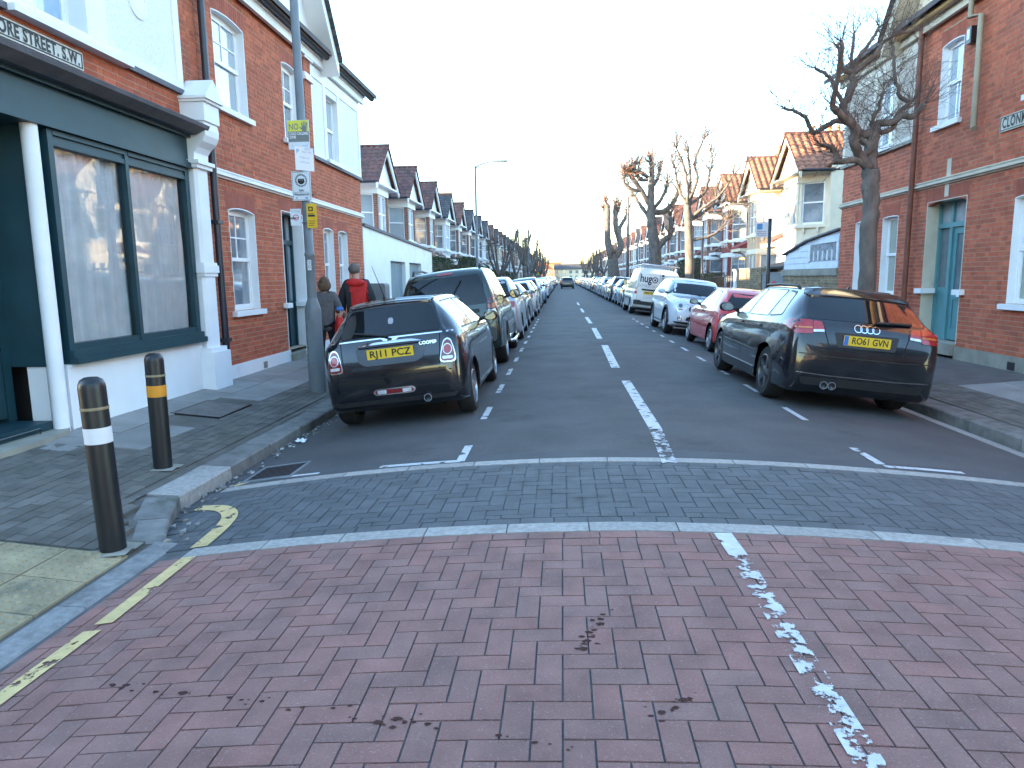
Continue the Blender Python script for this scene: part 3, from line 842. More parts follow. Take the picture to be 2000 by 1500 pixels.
def sash(parent, s, u0, u1, z0, z1, d=0.0, rec=.11, frame=None, pane=None, rise=0.0, bars=0, reveal=True, sill=True, sillmat=None, fw=.055, lower_bars=0, split=.5, solid=None):
    """sliding sash window set in an opening; window > pane, sill, reveal"""
    X = side_xf(s)
    frame = frame or M['white_gloss']; pane = pane or M['pane']
    f0 = d - rec - .06; f1 = d - rec
    mb = MB(X)
    ub(mb, u0, u0 + fw, f0, f1, z0, z1 + rise); ub(mb, u1 - fw, u1, f0, f1, z0, z1 + rise)
    ub(mb, u0 + fw, u1 - fw, f0, f1, z0, z0 + fw * 1.5)
    zm = z0 + (z1 - z0) * split
    ub(mb, u0 + fw, u1 - fw, f0, f1 + .012, zm - .028, zm + .028)
    n = 8
    # curved head
    c, hw = (u0 + u1) / 2, (u1 - u0) / 2
    top = [(u0 + fw + (u1 - u0 - 2 * fw) * i / n) for i in range(n + 1)]
    g = lambda u: z1 + rise * max(0, 1 - ((u - c) / hw) ** 2) + .01
    for a, b in zip(top[:-1], top[1:]):
        mb.add([(a, f0, z1 - fw), (b, f0, z1 - fw), (b, f0, g(b)), (a, f0, g(a)), (a, f1, z1 - fw), (b, f1, z1 - fw), (b, f1, g(b)), (a, f1, g(a))],
               [(0, 1, 2, 3), (4, 7, 6, 5), (0, 4, 5, 1), (1, 5, 6, 2), (2, 6, 7, 3), (3, 7, 4, 0)])
    # inner sash rails
    ub(mb, u0 + fw, u0 + fw + .035, f0 + .01, f1 - .012, z0 + fw, zm); ub(mb, u1 - fw - .035, u1 - fw, f0 + .01, f1 - .012, z0 + fw, zm)
    ub(mb, u0 + fw, u0 + fw + .035, f0 + .02, f1 - .004, zm, z1 - fw); ub(mb, u1 - fw - .035, u1 - fw, f0 + .02, f1 - .004, zm, z1 - fw)
    for i in range(bars):
        u = u0 + (u1 - u0) * (i + 1) / (bars + 1); ub(mb, u - .011, u + .011, f0 + .02, f1 - .008, zm, z1 - fw)
    if bars:
        zz = (zm + z1 - fw) / 2; ub(mb, u0 + fw, u1 - fw, f0 + .02, f1 - .0085, zz - .011, zz + .011)
    for i in range(lower_bars):
        u = u0 + (u1 - u0) * (i + 1) / (lower_bars + 1); ub(mb, u - .011, u + .011, f0 + .02, f1 - .014, z0 + fw, zm)
    w = mb.build('window', frame, parent)
    for a, b, e in ((z0 + fw, zm - .028, f1 - .03), (zm + .028, z1 - fw, f1 - .022)):
        p = MB(X); p.quad((u0 + fw, e, a), (u1 - fw, e, a), (u1 - fw, e, b), (u0 + fw, e, b)); p.build('pane', pane, w, fix=False)
    if reveal:
        r = MB(X)
        t = .012
        e0, e1 = f1, d + .003
        ub(r, u0 - .002, u0 + t, e0, e1, z0, z1 + .002); ub(r, u1 - t, u1 + .002, e0, e1, z0, z1 + .002)
        for i in range(n):
            a, b = u0 + (u1 - u0) * i / n, u0 + (u1 - u0) * (i + 1) / n
            h = lambda u: z1 + rise * max(0, 1 - ((u - c) / hw) ** 2)
            r.add([(a, e0, h(a) - .014), (b, e0, h(b) - .014), (b, e1, h(b) - .014), (a, e1, h(a) - .014), (a, e0, h(a) + .002), (b, e0, h(b) + .002), (b, e1, h(b) + .002), (a, e1, h(a) + .002)],
                  [(0, 1, 2, 3), (4, 7, 6, 5), (0, 4, 5, 1), (1, 5, 6, 2), (2, 6, 7, 3), (3, 7, 4, 0)])
        r.build('reveal', solid or M['white'], w)
    if sill:
        q = MB(X); ub(q, u0 - .09, u1 + .09, f1, d + .075, z0 - .085, z0 - .004); q.build('sill', sillmat or M['white'], w)
    return w

def pipe(parent, name, pts, r, mat, s, clips=True):
    X = side_xf(s)
    mb = MB(X); mb.tube(pts, r, 10)
    p = mb.build(name, mat, parent, smooth=40)
    return p

def plain_panel(parent, name, s, u0, u1, z0, z1, d0, d1, mat, holes=()):
    X = side_xf(s)
    mb = MB(X)
    us = sorted({u0, u1, *[h for H in holes for h in H[:2]]}); zs = sorted({z0, z1, *[h for H in holes for h in H[2:]]})
    for a, b in zip(us[:-1], us[1:]):
        for p, q in zip(zs[:-1], zs[1:]):
            if not any(H[0] < (a + b) / 2 < H[1] and H[2] < (p + q) / 2 < H[3] for H in holes):
                ub(mb, a, b, d0, d1, p, q)
    return mb.build(name, mat, parent, fix=False)

def roof_slab(mb, p, thick=.06):
    """p: 4 points of the top face"""
    mb.add([*p, *[(a, b, c - thick) for a, b, c in p]], [(0, 1, 2, 3), (4, 7, 6, 5), (0, 4, 5, 1), (1, 5, 6, 2), (2, 6, 7, 3), (3, 7, 4, 0)])

# ================================================================== THE TWO CORNER HOUSES (they mirror each other)
def door_unit(parent, s, u0, u1, z0, z1, mat, side_u, reveal, rise=.08, frost=None, seed=0):
    """deep front-door recess: door > glass, handle, letter plate; side light, transom light"""
    X = side_xf(s)
    frost = frost or M['pane_frost']
    rec = -.24
    r = MB(X)
    ub(r, u0, u0 + .02, rec, .004, z0, z1); ub(r, u1 - .02, u1, rec, .004, z0, z1); ub(r, u0 + .02, u1 - .02, rec, .002, z1 - .015, z1)
    r.build('door_reveal', reveal, parent)
    zt = z0 + 2.02
    a, b = (side_u + .045, u1 - .07) if side_u < (u0 + u1) / 2 else (u0 + .07, side_u - .045)
    f = MB(X)
    ub(f, u0 + .02, u0 + .07, rec - .06, rec + .03, z0, z1); ub(f, u1 - .07, u1 - .02, rec - .06, rec + .03, z0, z1)
    ub(f, u0 + .07, u1 - .07, rec - .06, rec + .035, zt, zt + .085); ub(f, u0 + .07, u1 - .07, rec - .06, rec + .03, z1 - .05, z1)
    ub(f, side_u - .045, side_u + .045, rec - .06, rec + .033, z0, zt); ub(f, side_u - .03, side_u + .03, rec - .06, rec + .028, zt + .085, z1 - .05)
    fo = f.build('door_frame', mat, parent)
    c, e = (u0 + .07, side_u - .045) if side_u < (u0 + u1) / 2 else (side_u + .045, u1 - .07)
    p = MB(X); ub(p, c, e, rec - .03, rec - .02, z0 + .95, zt); p.build('side_light', frost, fo)
    p = MB(X); ub(p, c, e, rec - .04, rec - .005, z0, z0 + .95); p.build('side_panel', mat, fo)
    p = MB(X); ub(p, u0 + .07, u1 - .07, rec - .03, rec - .02, zt + .085, z1 - .05); p.build('transom_light', pm('transom_pane', (.33, .36, .38), .15), fo)
    dl = MB(X)
    for (x0, x1, y0, y1) in ((a, a + .10, z0 + .02, zt), (b - .10, b, z0 + .02, zt), (a + .10, b - .10, z0 + .02, z0 + .22), (a + .10, b - .10, z0 + .74, z0 + .90), (a + .10, b - .10, zt - .12, zt)):
        ub(dl, x0, x1, rec - .045, rec - .005, y0, y1)
    ub(dl, a + .10, b - .10, rec - .04, rec - .022, z0 + .22, z0 + .74)
    d = dl.build('door', mat, parent)
    p = MB(X); ub(p, a + .10, b - .10, rec - .035, rec - .028, z0 + .90, zt - .12); p.build('door_glass', frost, d)
    p = MB(X); p.lathe([(.012, rec - .005), (.012, rec + .02), (.028, rec + .03), (.026, rec + .05), (.01, rec + .056)], 12, (((a + .05) if side_u > (u0 + u1) / 2 else (b - .05)), 0, z0 + 1.0), 'y'); p.build('handle', M['brass'], d)
    p = MB(X); ub(p, (a + b) / 2 - .13, (a + b) / 2 + .13, rec - .005, rec + .004, z0 + .79, z0 + .85); p.build('letter_plate', M['chrome'], d)
    st = MB(X); ub(st, u0 + .02, u1 - .02, rec - .05, .09, z0 - .2, z0 - .004); st.build('step', M['concrete'], parent)
    for q in (u0, u1):
        l = MB(X); ub(l, q - .13, q + .13, rec + .06, .075, z0 + .84, z0 + .93); l.build('ledge', M['white'], parent)

def corner_house(s, root, sp):
    X = side_xf(s)
    x0 = XL if s > 0 else XR
    bm, mm = sp['brick'], M['mortar']
    G1, U1, DR, U2, G2, G3 = sp['G1'], sp['U1'], sp['DR'], sp['U2'], sp['G2'], sp['G3']
    ua = sp['u0']
    # masonry core behind the face
    c = MB(X); ub(c, 10.0 if s > 0 else 5.2, 17.9, -9.0, -.29, -.2, 5.95); c.build('core_wall', M['brick_far'], root)
    e_ = MB(X); ub(e_, 17.62, 17.9, -.289, -.012, -.2, 5.95); e_.build('end_wall', M['brick_far_y'] if s < 0 else M['white'], root)
    A = .225
    holes = []
    for (a, b, p, q, rs) in (G1, U1, U2, G2, G3): holes.append((a, b, p, q + rs, q + rs + A))
    holes.append((DR[0], DR[1], DR[2] - .2, DR[3] + .08, DR[3] + .08 + A))
    holes.append((14.5, 17.9, 4.0, 5.95))
    course_wall(root, s, ua, 17.9, .2, 5.95, holes, bm, mm, x0, seed=3 if s > 0 else 4, top=300)
    for (a, b, p, q, rs) in (G1, U1, U2, G2, G3): arch_head(root, s, a, b, q, rs, M['brick_arch'])
    arch_head(root, s, DR[0], DR[1], DR[3], .08, M['brick_arch'])
    for i, (a, b, p, q, rs) in enumerate((G1, U1, U2, G2, G3)):
        sash(root, s, a, b, p, q, rise=rs, bars=(1 if (s > 0 and i in (0, 1, 2)) else 0), pane=sp['panes'][i], frame=sp['frame'],
             lower_bars=(1 if s < 0 and i == 2 else 0), split=.52, fw=.06 if s > 0 else .05)
    door_unit(root, s, DR[0], DR[1], DR[2], DR[3] + .08, sp['door'], sp['side_u'], M['white'] if s > 0 else M['cream_dull'], frost=sp['frost'])
    # plinth, string course
    pl = MB(X)
    for a, b in ((ua, DR[0]), (DR[1], 17.9)): ub(pl, a, b, -.05, .035, -.25, .2)
    pl.build('plinth', sp['plinth'], root)
    stc = MB(X)
    for (z, dd, h) in ((3.0, .03, .03), (3.03, .075, .035), (3.065, .045, .03), (3.095, .06, .025)): ub(stc, ua if s < 0 else 10.06, 17.93, -.02, dd, z, z + h - .001)
    stc.build('string_course', sp['band'], root)
    # rendered panel with its window, framed by flat bands
    pw = (15.40, 16.20, 4.06, 5.42)
    plain_panel(root, 'render_panel', s, 14.5, 17.92, 4.0, 5.95, -.28, .012, sp['panel'], [pw])
    fb = MB(X)
    for (a, b, p, q) in ((14.5, 17.93, 4.0, 4.08), (14.5, 17.93, 5.56, 5.95), (14.5, 14.58, 4.08, 5.56), (15.26, 15.40, 4.08, 5.56), (16.20, 16.36, 4.08, 5.56), (17.80, 17.93, 4.08, 5.56)):
        ub(fb, a, b, .011, .034, p, q - .001)
    fb.build('panel_band', sp['band2'], root)
    sash(root, s, *pw, d=.03, rise=0, pane=sp['panes'][5], frame=sp['frame'], solid=sp['band2'], bars=0)
    bs = MB(X); ub(bs, 14.46, 17.95, -.02, .07, 3.93, 3.996); bs.build('panel_sill', M['lead'] if s > 0 else M['concrete'], root)
    # pilaster with capital blocks
    if s > 0:
        pi = MB(X); ub(pi, 14.08, 14.44, -.05, .052, 3.2, 5.95); pi.build('pilaster', mm, root)
        course_wall(root, s, 14.075, 14.445, 3.2, 5.95, [], bm, mm, x0, d=.06, seed=9, top=0)
    if s > 0:
        for z in (5.36, 5.76):
            b = MB(X); ub(b, 14.04, 14.5, -.03, .11, z, z + .06); ub(b, 14.06, 14.47, -.03, .085, z + .061, z + .14); b.build('capital', M['white'], root)
    # eaves, gutter
    ev = MB(X); ub(ev, ua, 18.1, -.2, .16, 5.952, 6.02); ub(ev, ua, 18.1, .05, .12, 5.80, 5.951); ev.build('eaves_board', sp['fascia'], root)
    if s > 0: pipe(root, 'gutter', [(5.2, .24, 6.03), (18.45, .24, 6.03)], .075, M['gutter'], s)
    else: pipe(root, 'gutter', [(5.2, .20, 5.98), (18.3, .20, 5.98)], .06, M['ochre_pipe'], s)
    # main roof and street gable
    rf = MB(X)
    roof_slab(rf, [(5.0, .36, 6.10), (18.5, .36, 6.10), (18.5, -4.6, 8.9), (5.0, -4.6, 8.9)], .09)
    roof_slab(rf, [(5.0, -9.6, 6.10), (18.5, -9.6, 6.10), (18.5, -4.6, 8.9), (5.0, -4.6, 8.9)], .09)
    rf.add([(17.85, .0, 5.95), (17.85, -4.6, 8.75), (17.85, -9, 5.95), (5.2, .0, 5.95), (5.2, -4.6, 8.75), (5.2, -9, 5.95)], [(0, 1, 2), (3, 4, 5)])
    rf.build('main_roof', M['roof_dark'], root)
    ga, gb, gz = 10.2, 15.0, 9.0
    gc = (ga + gb) / 2
    g = MB(X); g.prism([(ga, 6.06), (gb, 6.06), (gc, gz)], lambda p, q, a: (p, a, q), -.12, .03); gable = g.build('gable', sp['gable'], root)
    for sg in (-1, 1):
        e = gc + sg * (gc - ga + .22); ze = 6.06 - .22 * (gz - 6.06) / (gc - ga)
        b = MB(X)
        b.add([(gc, .03, gz - .10), (e, .03, ze - .10), (e, .03, ze + .16), (gc, .03, gz + .18), (gc, .42, gz - .10), (e, .42, ze - .10), (e, .42, ze + .16), (gc, .42, gz + .18)],
              [(0, 1, 2, 3), (4, 7, 6, 5), (0, 4, 5, 1), (1, 5, 6, 2), (2, 6, 7, 3), (3, 7, 4, 0)])
        b.build('bargeboard', sp['barge'], gable)
        r = MB(X)
        roof_slab(r, [(gc, .5, gz + .27), (e, .5, ze + .25), (e, -3.6, ze + .25), (gc, -3.6, gz + .27)], .07)
        r.build('gable_roof', M['roof_dark'], gable)
    cb = MB(X); cb.box(9.3, 10.3, -5.3, -4.0, 7.5, 10.4); cb.box(9.22, 10.38, -5.38, -3.92, 10.4, 10.55); ch = cb.build('chimney', M['brick_far_y'], root)
    for k in range(4):
        p = MB(X); p.lathe([(.13, 10.55), (.105, 10.9), (.13, 10.95), (.1, 10.96)], 10, (9.8, -5.05 + .27 * k, 0)); p.build('chimney_pot', M['terracotta'], ch)

# left: red-brick corner house beyond the shop
lh = empty('corner_house', (XL, 0, 0), label='red brick corner house with white sash windows beyond the green shopfront', cat='house')
corner_house(1, lh, dict(u0=10.0, brick=M['brick_red'], G1=(10.6, 11.52, 1.02, 2.56, .05), U1=(10.5, 11.55, 4.06, 5.39, .05), DR=(12.65, 13.72, .14, 2.66),
    U2=(13.08, 13.86, 4.06, 5.39, .05), G2=(14.9, 15.56, 1.02, 2.55, .04), G3=(15.92, 16.58, 1.02, 2.55, .04), side_u=13.35,
    panes=[M['pane'], M['pane_light'], M['pane'], M['pane'], M['pane'], M['pane_light']], frame=M['white_gloss'], door=M['teal_dark'], plinth=M['white'],
    band=M['white'], panel=M['pebble_white'], band2=M['white'], fascia=M['white'], gable=M['white'], barge=M['white_gloss'], frost=pm('door_net', (.26, .33, .37), .2)))
pipe(lh, 'downpipe', [(10.02, .10, -.02), (10.02, .10, 6.0)], .05, pm('pipe_navy', (.02, .022, .035), .35), 1)
for z in (.6, 2.3, 4.2): MB(side_xf(1)).box(9.94, 10.1, 0, .16, z, z + .05).build('pipe_clip', M['gutter'], lh)
vb = MB(side_xf(1)); ub(vb, 11.42, 11.56, .036, .045, .02, .13); vb.build('air_brick', M['concrete'], lh)
# right: mirror house with the teal door
rh = empty('corner_house', (XR, 0, 0), label='red brick corner house with teal front door behind the black estate hatchback', cat='house')
corner_house(-1, rh, dict(u0=8.2, brick=M['brick_red_r'], G1=(10.25, 11.25, .98, 2.55, .04), U1=(10.2, 11.12, 4.0, 5.38, .05), DR=(12.52, 13.82, .24, 2.66),
    U2=(12.98, 13.68, 4.06, 5.39, .04), G2=(14.93, 15.62, 1.02, 2.60, .02), G3=(16.35, 17.0, 1.02, 2.60, .02), side_u=13.35,
    panes=[M['pane_frost'], M['pane_light'], M['pane_light'], M['pane_frost'], M['pane_frost'], M['pane_light']], frame=M['white_gloss'], door=M['teal'], plinth=M['concrete'],
    band=M['cream_dull'], panel=M['pebble_beige'], band2=pm('cream_band', (.62, .58, .50), .8, var=.1), fascia=M['cream_dull'], gable=M['cream'], barge=M['cream_dull'], frost=pm('door_frost', (.13, .17, .18), .12)))
pipe(rh, 'waste_pipe', [(12.62, .13, 6.0), (12.62, .13, 5.55), (12.36, .10, 5.50), (12.34, .10, 3.8), (12.28, .12, 3.75)], .045, M['buff_pipe'], -1)
pipe(rh, 'downpipe', [(14.25, .11, 6.0), (14.25, .11, .1)], .05, M['rust_pipe'], -1)
mb = MB(side_xf(-1)); ub(mb, 12.62, 12.76, 0, .10, 5.16, 5.42); wl = mb.build('wall_light', M['iron'], rh)
mb = MB(side_xf(-1)); ub(mb, 12.65, 12.73, .10, .108, 5.22, 5.38); mb.build('light_cover', M['pane_light'], wl)
mb = MB(side_xf(-1)); ub(mb, 13.12, 13.25, -.01, .006, 2.78, 3.0); ub(mb, 13.10, 13.23, -.01, .006, 3.13, 3.42); mb.build('pale_render_patch', M['cream_dull'], rh)
mb = MB(side_xf(-1)); ub(mb, 10.85, 11.02, .034, .042, .0, .12); mb.build('air_brick', M['gutter'], rh)

def street_sign(root, s, u0, u1, z0, z1, text, label):
    """cast plate with raised border and letters"""
    X = side_xf(s)
    x0 = XL if s > 0 else XR
    r = empty('street_name_sign', (x0, 0, 0), label=label, cat='sign')
    mb = MB(X); ub(mb, u0, u1, .012, .03, z0, z1); p = mb.build('plate', M['sign_old'], r)
    b = MB(X)
    t = .012; i = .015
    for (a, c, e, f) in ((u0 + i, u1 - i, z0 + i, z0 + i + t), (u0 + i, u1 - i, z1 - i - t, z1 - i), (u0 + i, u0 + i + t, z0 + i + t, z1 - i - t), (u1 - i - t, u1 - i, z0 + i + t, z1 - i - t)): ub(b, a, c, .030, .034, e, f)
    b.build('border', M['ink'], p)
    me = text_mesh(text, (z1 - z0) * .92, M['ink'], space=1.1, bold=.006)
    w = max(v.co.x for v in me.vertices) - min(v.co.x for v in me.vertices)
    k = (u1 - u0 - .12) / w
    for v in me.vertices: v.co.x *= k
    o = link('lettering', me, p)
    if s > 0: o.matrix_local = Matrix.Translation((.0335, (u0 + u1) / 2, (z0 + z1) / 2)) @ Matrix(((0, 0, 1, 0), (1, 0, 0, 0), (0, 1, 0, 0), (0, 0, 0, 1)))
    else: o.matrix_local = Matrix.Translation((-.0335, (u0 + u1) / 2, (z0 + z1) / 2)) @ Matrix(((0, 0, -1, 0), (-1, 0, 0, 0), (0, 1, 0, 0), (0, 0, 0, 1)))
street_sign(None, 1, 5.80, 7.48, 3.69, 3.87, 'CLONMORE STREET. S.W.', 'old cast street name plate on the brick band above the green shop fascia')
street_sign(None, -1, 10.15, 11.74, 3.57, 3.80, 'CLONMORE STREET', 'old cast street name plate on the right brick wall under the upper sill')

# ================================================================== THE SHOP
sh = empty('corner_shop', (XL, 0, 0), label='corner shop with dark green shopfront, net curtains and white pebbledash above', cat='shop')
X1 = side_xf(1)
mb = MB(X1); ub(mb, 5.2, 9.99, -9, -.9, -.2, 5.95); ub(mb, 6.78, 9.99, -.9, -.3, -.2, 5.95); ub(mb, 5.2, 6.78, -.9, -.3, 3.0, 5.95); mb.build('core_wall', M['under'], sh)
course_wall(sh, 1, 5.2, 9.5, 3.6, 4.0, [], M['brick_red'], M['mortar'], XL, seed=21, top=150)
course_wall(sh, 1, 9.5, 9.99, 3.6, 5.95, [], M['brick_red'], M['mortar'], XL, seed=22, top=120)
course_wall(sh, 1, 9.84, 9.99, 0.0, 3.6, [], M['brick_red'], M['mortar'], XL, seed=23, top=40)
W1 = (6.85, 7.62, 4.08, 5.4)
plain_panel(sh, 'pebbledash', 1, 5.2, 9.5, 4.0, 5.95, -.29, .012, M['pebble_white'], [W1])
mb = MB(X1)
for (a, b, p, q) in ((5.2, 9.52, 4.0, 4.10), (9.38, 9.52, 4.10, 5.9), (7.62, 7.95, 4.10, 5.9), (6.5, 6.85, 4.10, 5.9), (5.2, 9.52, 5.6, 5.95)): ub(mb, a, b, .011, .03, p, q - .001)
mb.build('smooth_band', M['white'], sh)
mb = MB(X1); mb.lathe([(.19, .008), (.185, .03), (.15, .034), (.145, .02), (.1, .03), (.02, .034)], 24, (8.62, 0, 4.78), 'y'); mb.build('roundel', M['white'], sh)
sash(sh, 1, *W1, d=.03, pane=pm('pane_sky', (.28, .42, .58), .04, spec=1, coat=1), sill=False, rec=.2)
mb = MB(X1); ub(mb, 6.45, 8.25, -.1, .13, 3.935, 3.998); mb.build('sill', M['white'], sh)
mb = MB(X1); ub(mb, 8.252, 9.56, -.02, .06, 3.935, 3.998); ub(mb, 5.2, 6.448, -.02, .06, 3.935, 3.998); mb.build('drip_course', M['lead'], sh)
# shopfront
mb = MB(X1); ub(mb, 6.72, 9.42, -.28, .05, -.2, .66); mb.build('stall_riser', M['white'], sh)
mb = MB(X1); ub(mb, 6.78, 9.42, -.2, .14, .662, .73); ub(mb, 6.78, 9.42, -.2, .10, .731, .80); mb.build('shop_sill', M['teal_dark'], sh)
mb = MB(X1)
for (a, b) in ((6.79, 6.865), (8.025, 8.085), (9.33, 9.42)): ub(mb, a, b, -.06, .05, .80, 2.98)
for (a, b) in ((6.865, 8.025), (8.085, 9.33)):
    ub(mb, a, b, -.06, .04, .80, .865); ub(mb, a, b, -.06, .045, 2.83, 2.88); ub(mb, a, b, -.06, .03, 2.881, 2.93); ub(mb, a, b, -.06, .055, 2.931, 2.98)
fw = mb.build('shop_window_frame', M['teal_dark'], sh)
for (a, b) in ((6.865, 8.025), (8.085, 9.33)):
    p = MB(X1); p.quad((a, -.01, .865), (b, -.01, .865), (b, -.01, 2.83), (a, -.01, 2.83)); p.build('shop_pane', M['glass'], fw, fix=False)
cm = MB(X1)
nn = 150
rr = random.Random(3)
ph = [rr.uniform(0, 6.28) for _ in range(5)]
def fold(u): return .018 * math.sin(u * 31 + ph[0]) + .014 * math.sin(u * 53 + ph[1] + 2 * math.sin(u * 3)) + .012 * math.sin(u * 17 + ph[2])
cv = []
for i in range(nn + 1):
    u = 6.8 + 2.58 * i / nn
    for z in (.82, 1.3, 1.9, 2.4, 2.95): cv.append((u + (.02 * math.sin(z * 3 + u)), -.09 + fold(u) * (1.15 - .2 * z / 2.8), z))
cm.add(cv, [(i * 5 + j, i * 5 + j + 5, i * 5 + j + 6, i * 5 + j + 1) for i in range(nn) for j in range(4)])
cm.build('net_curtain', M['curtain'], sh, smooth=True, fix=False)
mb = MB(X1); ub(mb, 5.2, 9.46, -.25, .10, 2.985, 3.06); ub(mb, 5.2, 9.46, -.25, .07, 3.061, 3.09)
ub(mb, 5.2, 9.46, -.25, .05, 3.091, 3.38); ub(mb, 5.2, 9.46, -.25, .11, 3.381, 3.42); mb.build('fascia', M['teal_dark'], sh)
mb = MB(X1); mb.prism([(.0, 3.42), (.20, 3.42), (.34, 3.49), (.36, 3.53), (.30, 3.56), (.0, 3.63)], lambda p, q, a: (a, p, q), 5.2, 9.5); mb.build('cornice', M['lead'], sh)
# console pilaster
co_ = MB(X1)
ub(co_, 9.36, 9.86, -.1, .24, -.2, .50); ub(co_, 9.38, 9.84, -.1, .20, .501, .56)
co_.prism([(9.46, -.1), (9.80, -.1), (9.80, .10), (9.76, .14), (9.50, .14), (9.46, .10)], lambda p, q, a: (p, q, a), .561, 3.0)
ub(co_, 9.42, 9.84, -.1, .17, 1.60, 1.70); ub(co_, 9.44, 9.82, -.1, .155, 1.55, 1.599); ub(co_, 9.44, 9.82, -.1, .155, 1.701, 1.74)
ub(co_, 9.42, 9.84, -.1, .18, 3.0, 3.05); ub(co_, 9.40, 9.86, -.1, .21, 3.051, 3.10)
sc_p = [(-.1, 3.10), (.13, 3.10), (.14, 3.2), (.19, 3.27), (.27, 3.34), (.31, 3.42), (.32, 3.50), (.30, 3.60), (-.1, 3.60)]
co_.prism(sc_p, lambda p, q, a: (a, p, q), 9.44, 9.82)
ub(co_, 9.42, 9.84, -.1, .33, 3.601, 3.84); ub(co_, 9.40, 9.86, -.1, .36, 3.841, 3.875); ub(co_, 9.38, 9.88, -.1, .39, 3.876, 3.91)
co_.add([(9.40, .38, 3.911), (9.86, .38, 3.911), (9.63, .38, 4.16), (9.40, -.05, 3.911), (9.86, -.05, 3.911), (9.63, -.05, 4.16)], [(0, 1, 2), (3, 5, 4), (0, 3, 4, 1), (1, 4, 5, 2), (2, 5, 3, 0)])
co_.build('console_pilaster', M['white'], sh)
# recessed shop door
mb = MB(X1); mb.tube([(6.62, .0, -.16), (6.62, .0, 3.0)], .075, 14); mb.build('column', M['white'], sh, smooth=40)
mb = MB(X1); ub(mb, 6.62, 6.72, -.30, -.10, -.1, .655); mb.build('side_riser', M['white'], sh)
mb = MB(X1); ub(mb, 6.60, 6.78, -.9, -.08, .66, 2.98); mb.build('return_window_post', M['teal_dark'], sh)
mb = MB(X1); ub(mb, 6.50, 6.60, -.55, -.45, .12, 2.98); ub(mb, 5.2, 5.40, -.55, -.45, .12, 2.98); ub(mb, 5.4, 6.5, -.55, -.45, 2.45, 2.55); ub(mb, 5.2, 6.78, -.89, -.86, -.1, 3.0); mb.build('door_frame', M['teal_dark'], sh)
mb = MB(X1)
for (a, b, p, q) in ((5.41, 5.56, .16, 2.44), (6.34, 6.49, .16, 2.44), (5.56, 6.34, .16, .36), (5.56, 6.34, .78, .95), (5.56, 6.34, 2.3, 2.44)): ub(mb, a, b, -.52, -.46, p, q)
ub(mb, 5.56, 6.34, -.51, -.49, .36, .78)
for (a, b, p, q) in ((5.6, 6.3, .40, .42), (5.6, 6.3, .72, .74), (5.6, 5.62, .42, .72), (6.28, 6.3, .42, .72)): ub(mb, a, b, -.49, -.475, p, q)
dr = mb.build('shop_door', M['teal_dark'], sh)
mb = MB(X1); ub(mb, 5.56, 6.34, -.51, -.50, .95, 2.3); mb.build('door_pane', pm('door_net_blue', (.22, .30, .36), .25), dr)
mb = MB(X1); ub(mb, 5.4, 6.5, -.51, -.50, 2.55, 2.98); mb.build('fanlight', M['pane'], sh)
mb = MB(X1); ub(mb, 6.385, 6.445, -.46, -.452, .98, 1.12); mb.lathe([(.008, -.452), (.008, -.41), (.024, -.40), (.02, -.38)], 10, (6.41, 0, 1.06), 'y'); mb.lathe([(.018, -.46), (.018, -.445)], 10, (6.41, 0, 1.28), 'y'); mb.build('door_handle', M['brass'], dr)
mb = MB(X1); ub(mb, 5.2, 6.56, -.6, -.05, .04, .12); mb.build('threshold', M['teal_dark'], sh)
mb = MB(X1); mb.prism([(5.0, -.86), (6.70, -.86), (6.70, .04), (6.5, .14), (6.1, .2), (5.0, .2)], lambda p, q, a: (p, q, a), -.2, .035); mb.build('door_step', M['concrete'], sh)
mb = MB(X1); mb.tube([(5.6, -.02, .036), (5.6, -.02, .085), (6.35, -.02, .085), (6.35, -.02, .036)], .008, 6); mb.build('boot_scraper', M['iron'], sh)
# ================================================================== THE TERRACES
class Kit:
    """near houses: one object per part; far houses: one mesh with several materials"""
    def __init__(s, root, X, far):
        s.root, s.X, s.far = root, X, far
        if far: s.mb, s.mats = MB(X), []
    def part(s, name, mat, fn, parent=None, smooth=False):
        if s.far:
            if mat not in s.mats: s.mats.append(mat)
            s.mb.m = s.mats.index(mat)
            fn(s.mb); return s.root
        mb = MB(s.X); fn(mb)
        return mb.build(name, mat, parent or s.root, smooth)
    def done(s, name):
        if s.far: return s.mb.build(name, s.mats, None)

def wall_seg(mb, A, B, t0, t1, z0, z1, n0, n1):
    """box along the plan line A-B between distances t0..t1, offsets n0..n1 outwards"""
    a, b = Vector(A), Vector(B)
    e = (b - a).normalized(); nn = Vector((-e.y, e.x))
    pts = []
    for z in (z0, z1):
        for n in (n0, n1):
            for t in (t0, t1):
                p = a + e * t + nn * n
                pts.append((p.x, p.y, z))
    mb.add(pts, [(0, 2, 3, 1), (4, 5, 7, 6), (0, 1, 5, 4), (2, 6, 7, 3), (0, 4, 6, 2), (1, 3, 7, 5)])

TILE = {}
def tile_mesh(mat):
    if mat.name not in TILE:
        mb = MB(); n = 6
        vs = []
        for j, y in enumerate((0, .30)):
            for i in range(n + 1):
                x = -.125 + .25 * i / n
                vs.append((x, y, .022 * math.sin(i / n * 2 * math.pi) + .018 - y * .06))
        for i in range(n + 1):
            x = -.125 + .25 * i / n
            vs.append((x, 0, .022 * math.sin(i / n * 2 * math.pi)))
        m_ = n + 1
        mb.add(vs, [(i, i + 1, m_ + i + 1, m_ + i) for i in range(n)] + [(2 * m_ + i, 2 * m_ + i + 1, i + 1, i) for i in range(n)])
        TILE[mat.name] = mb.mesh('roof_tile', mat, smooth=50, fix=False)
    return TILE[mat.name]

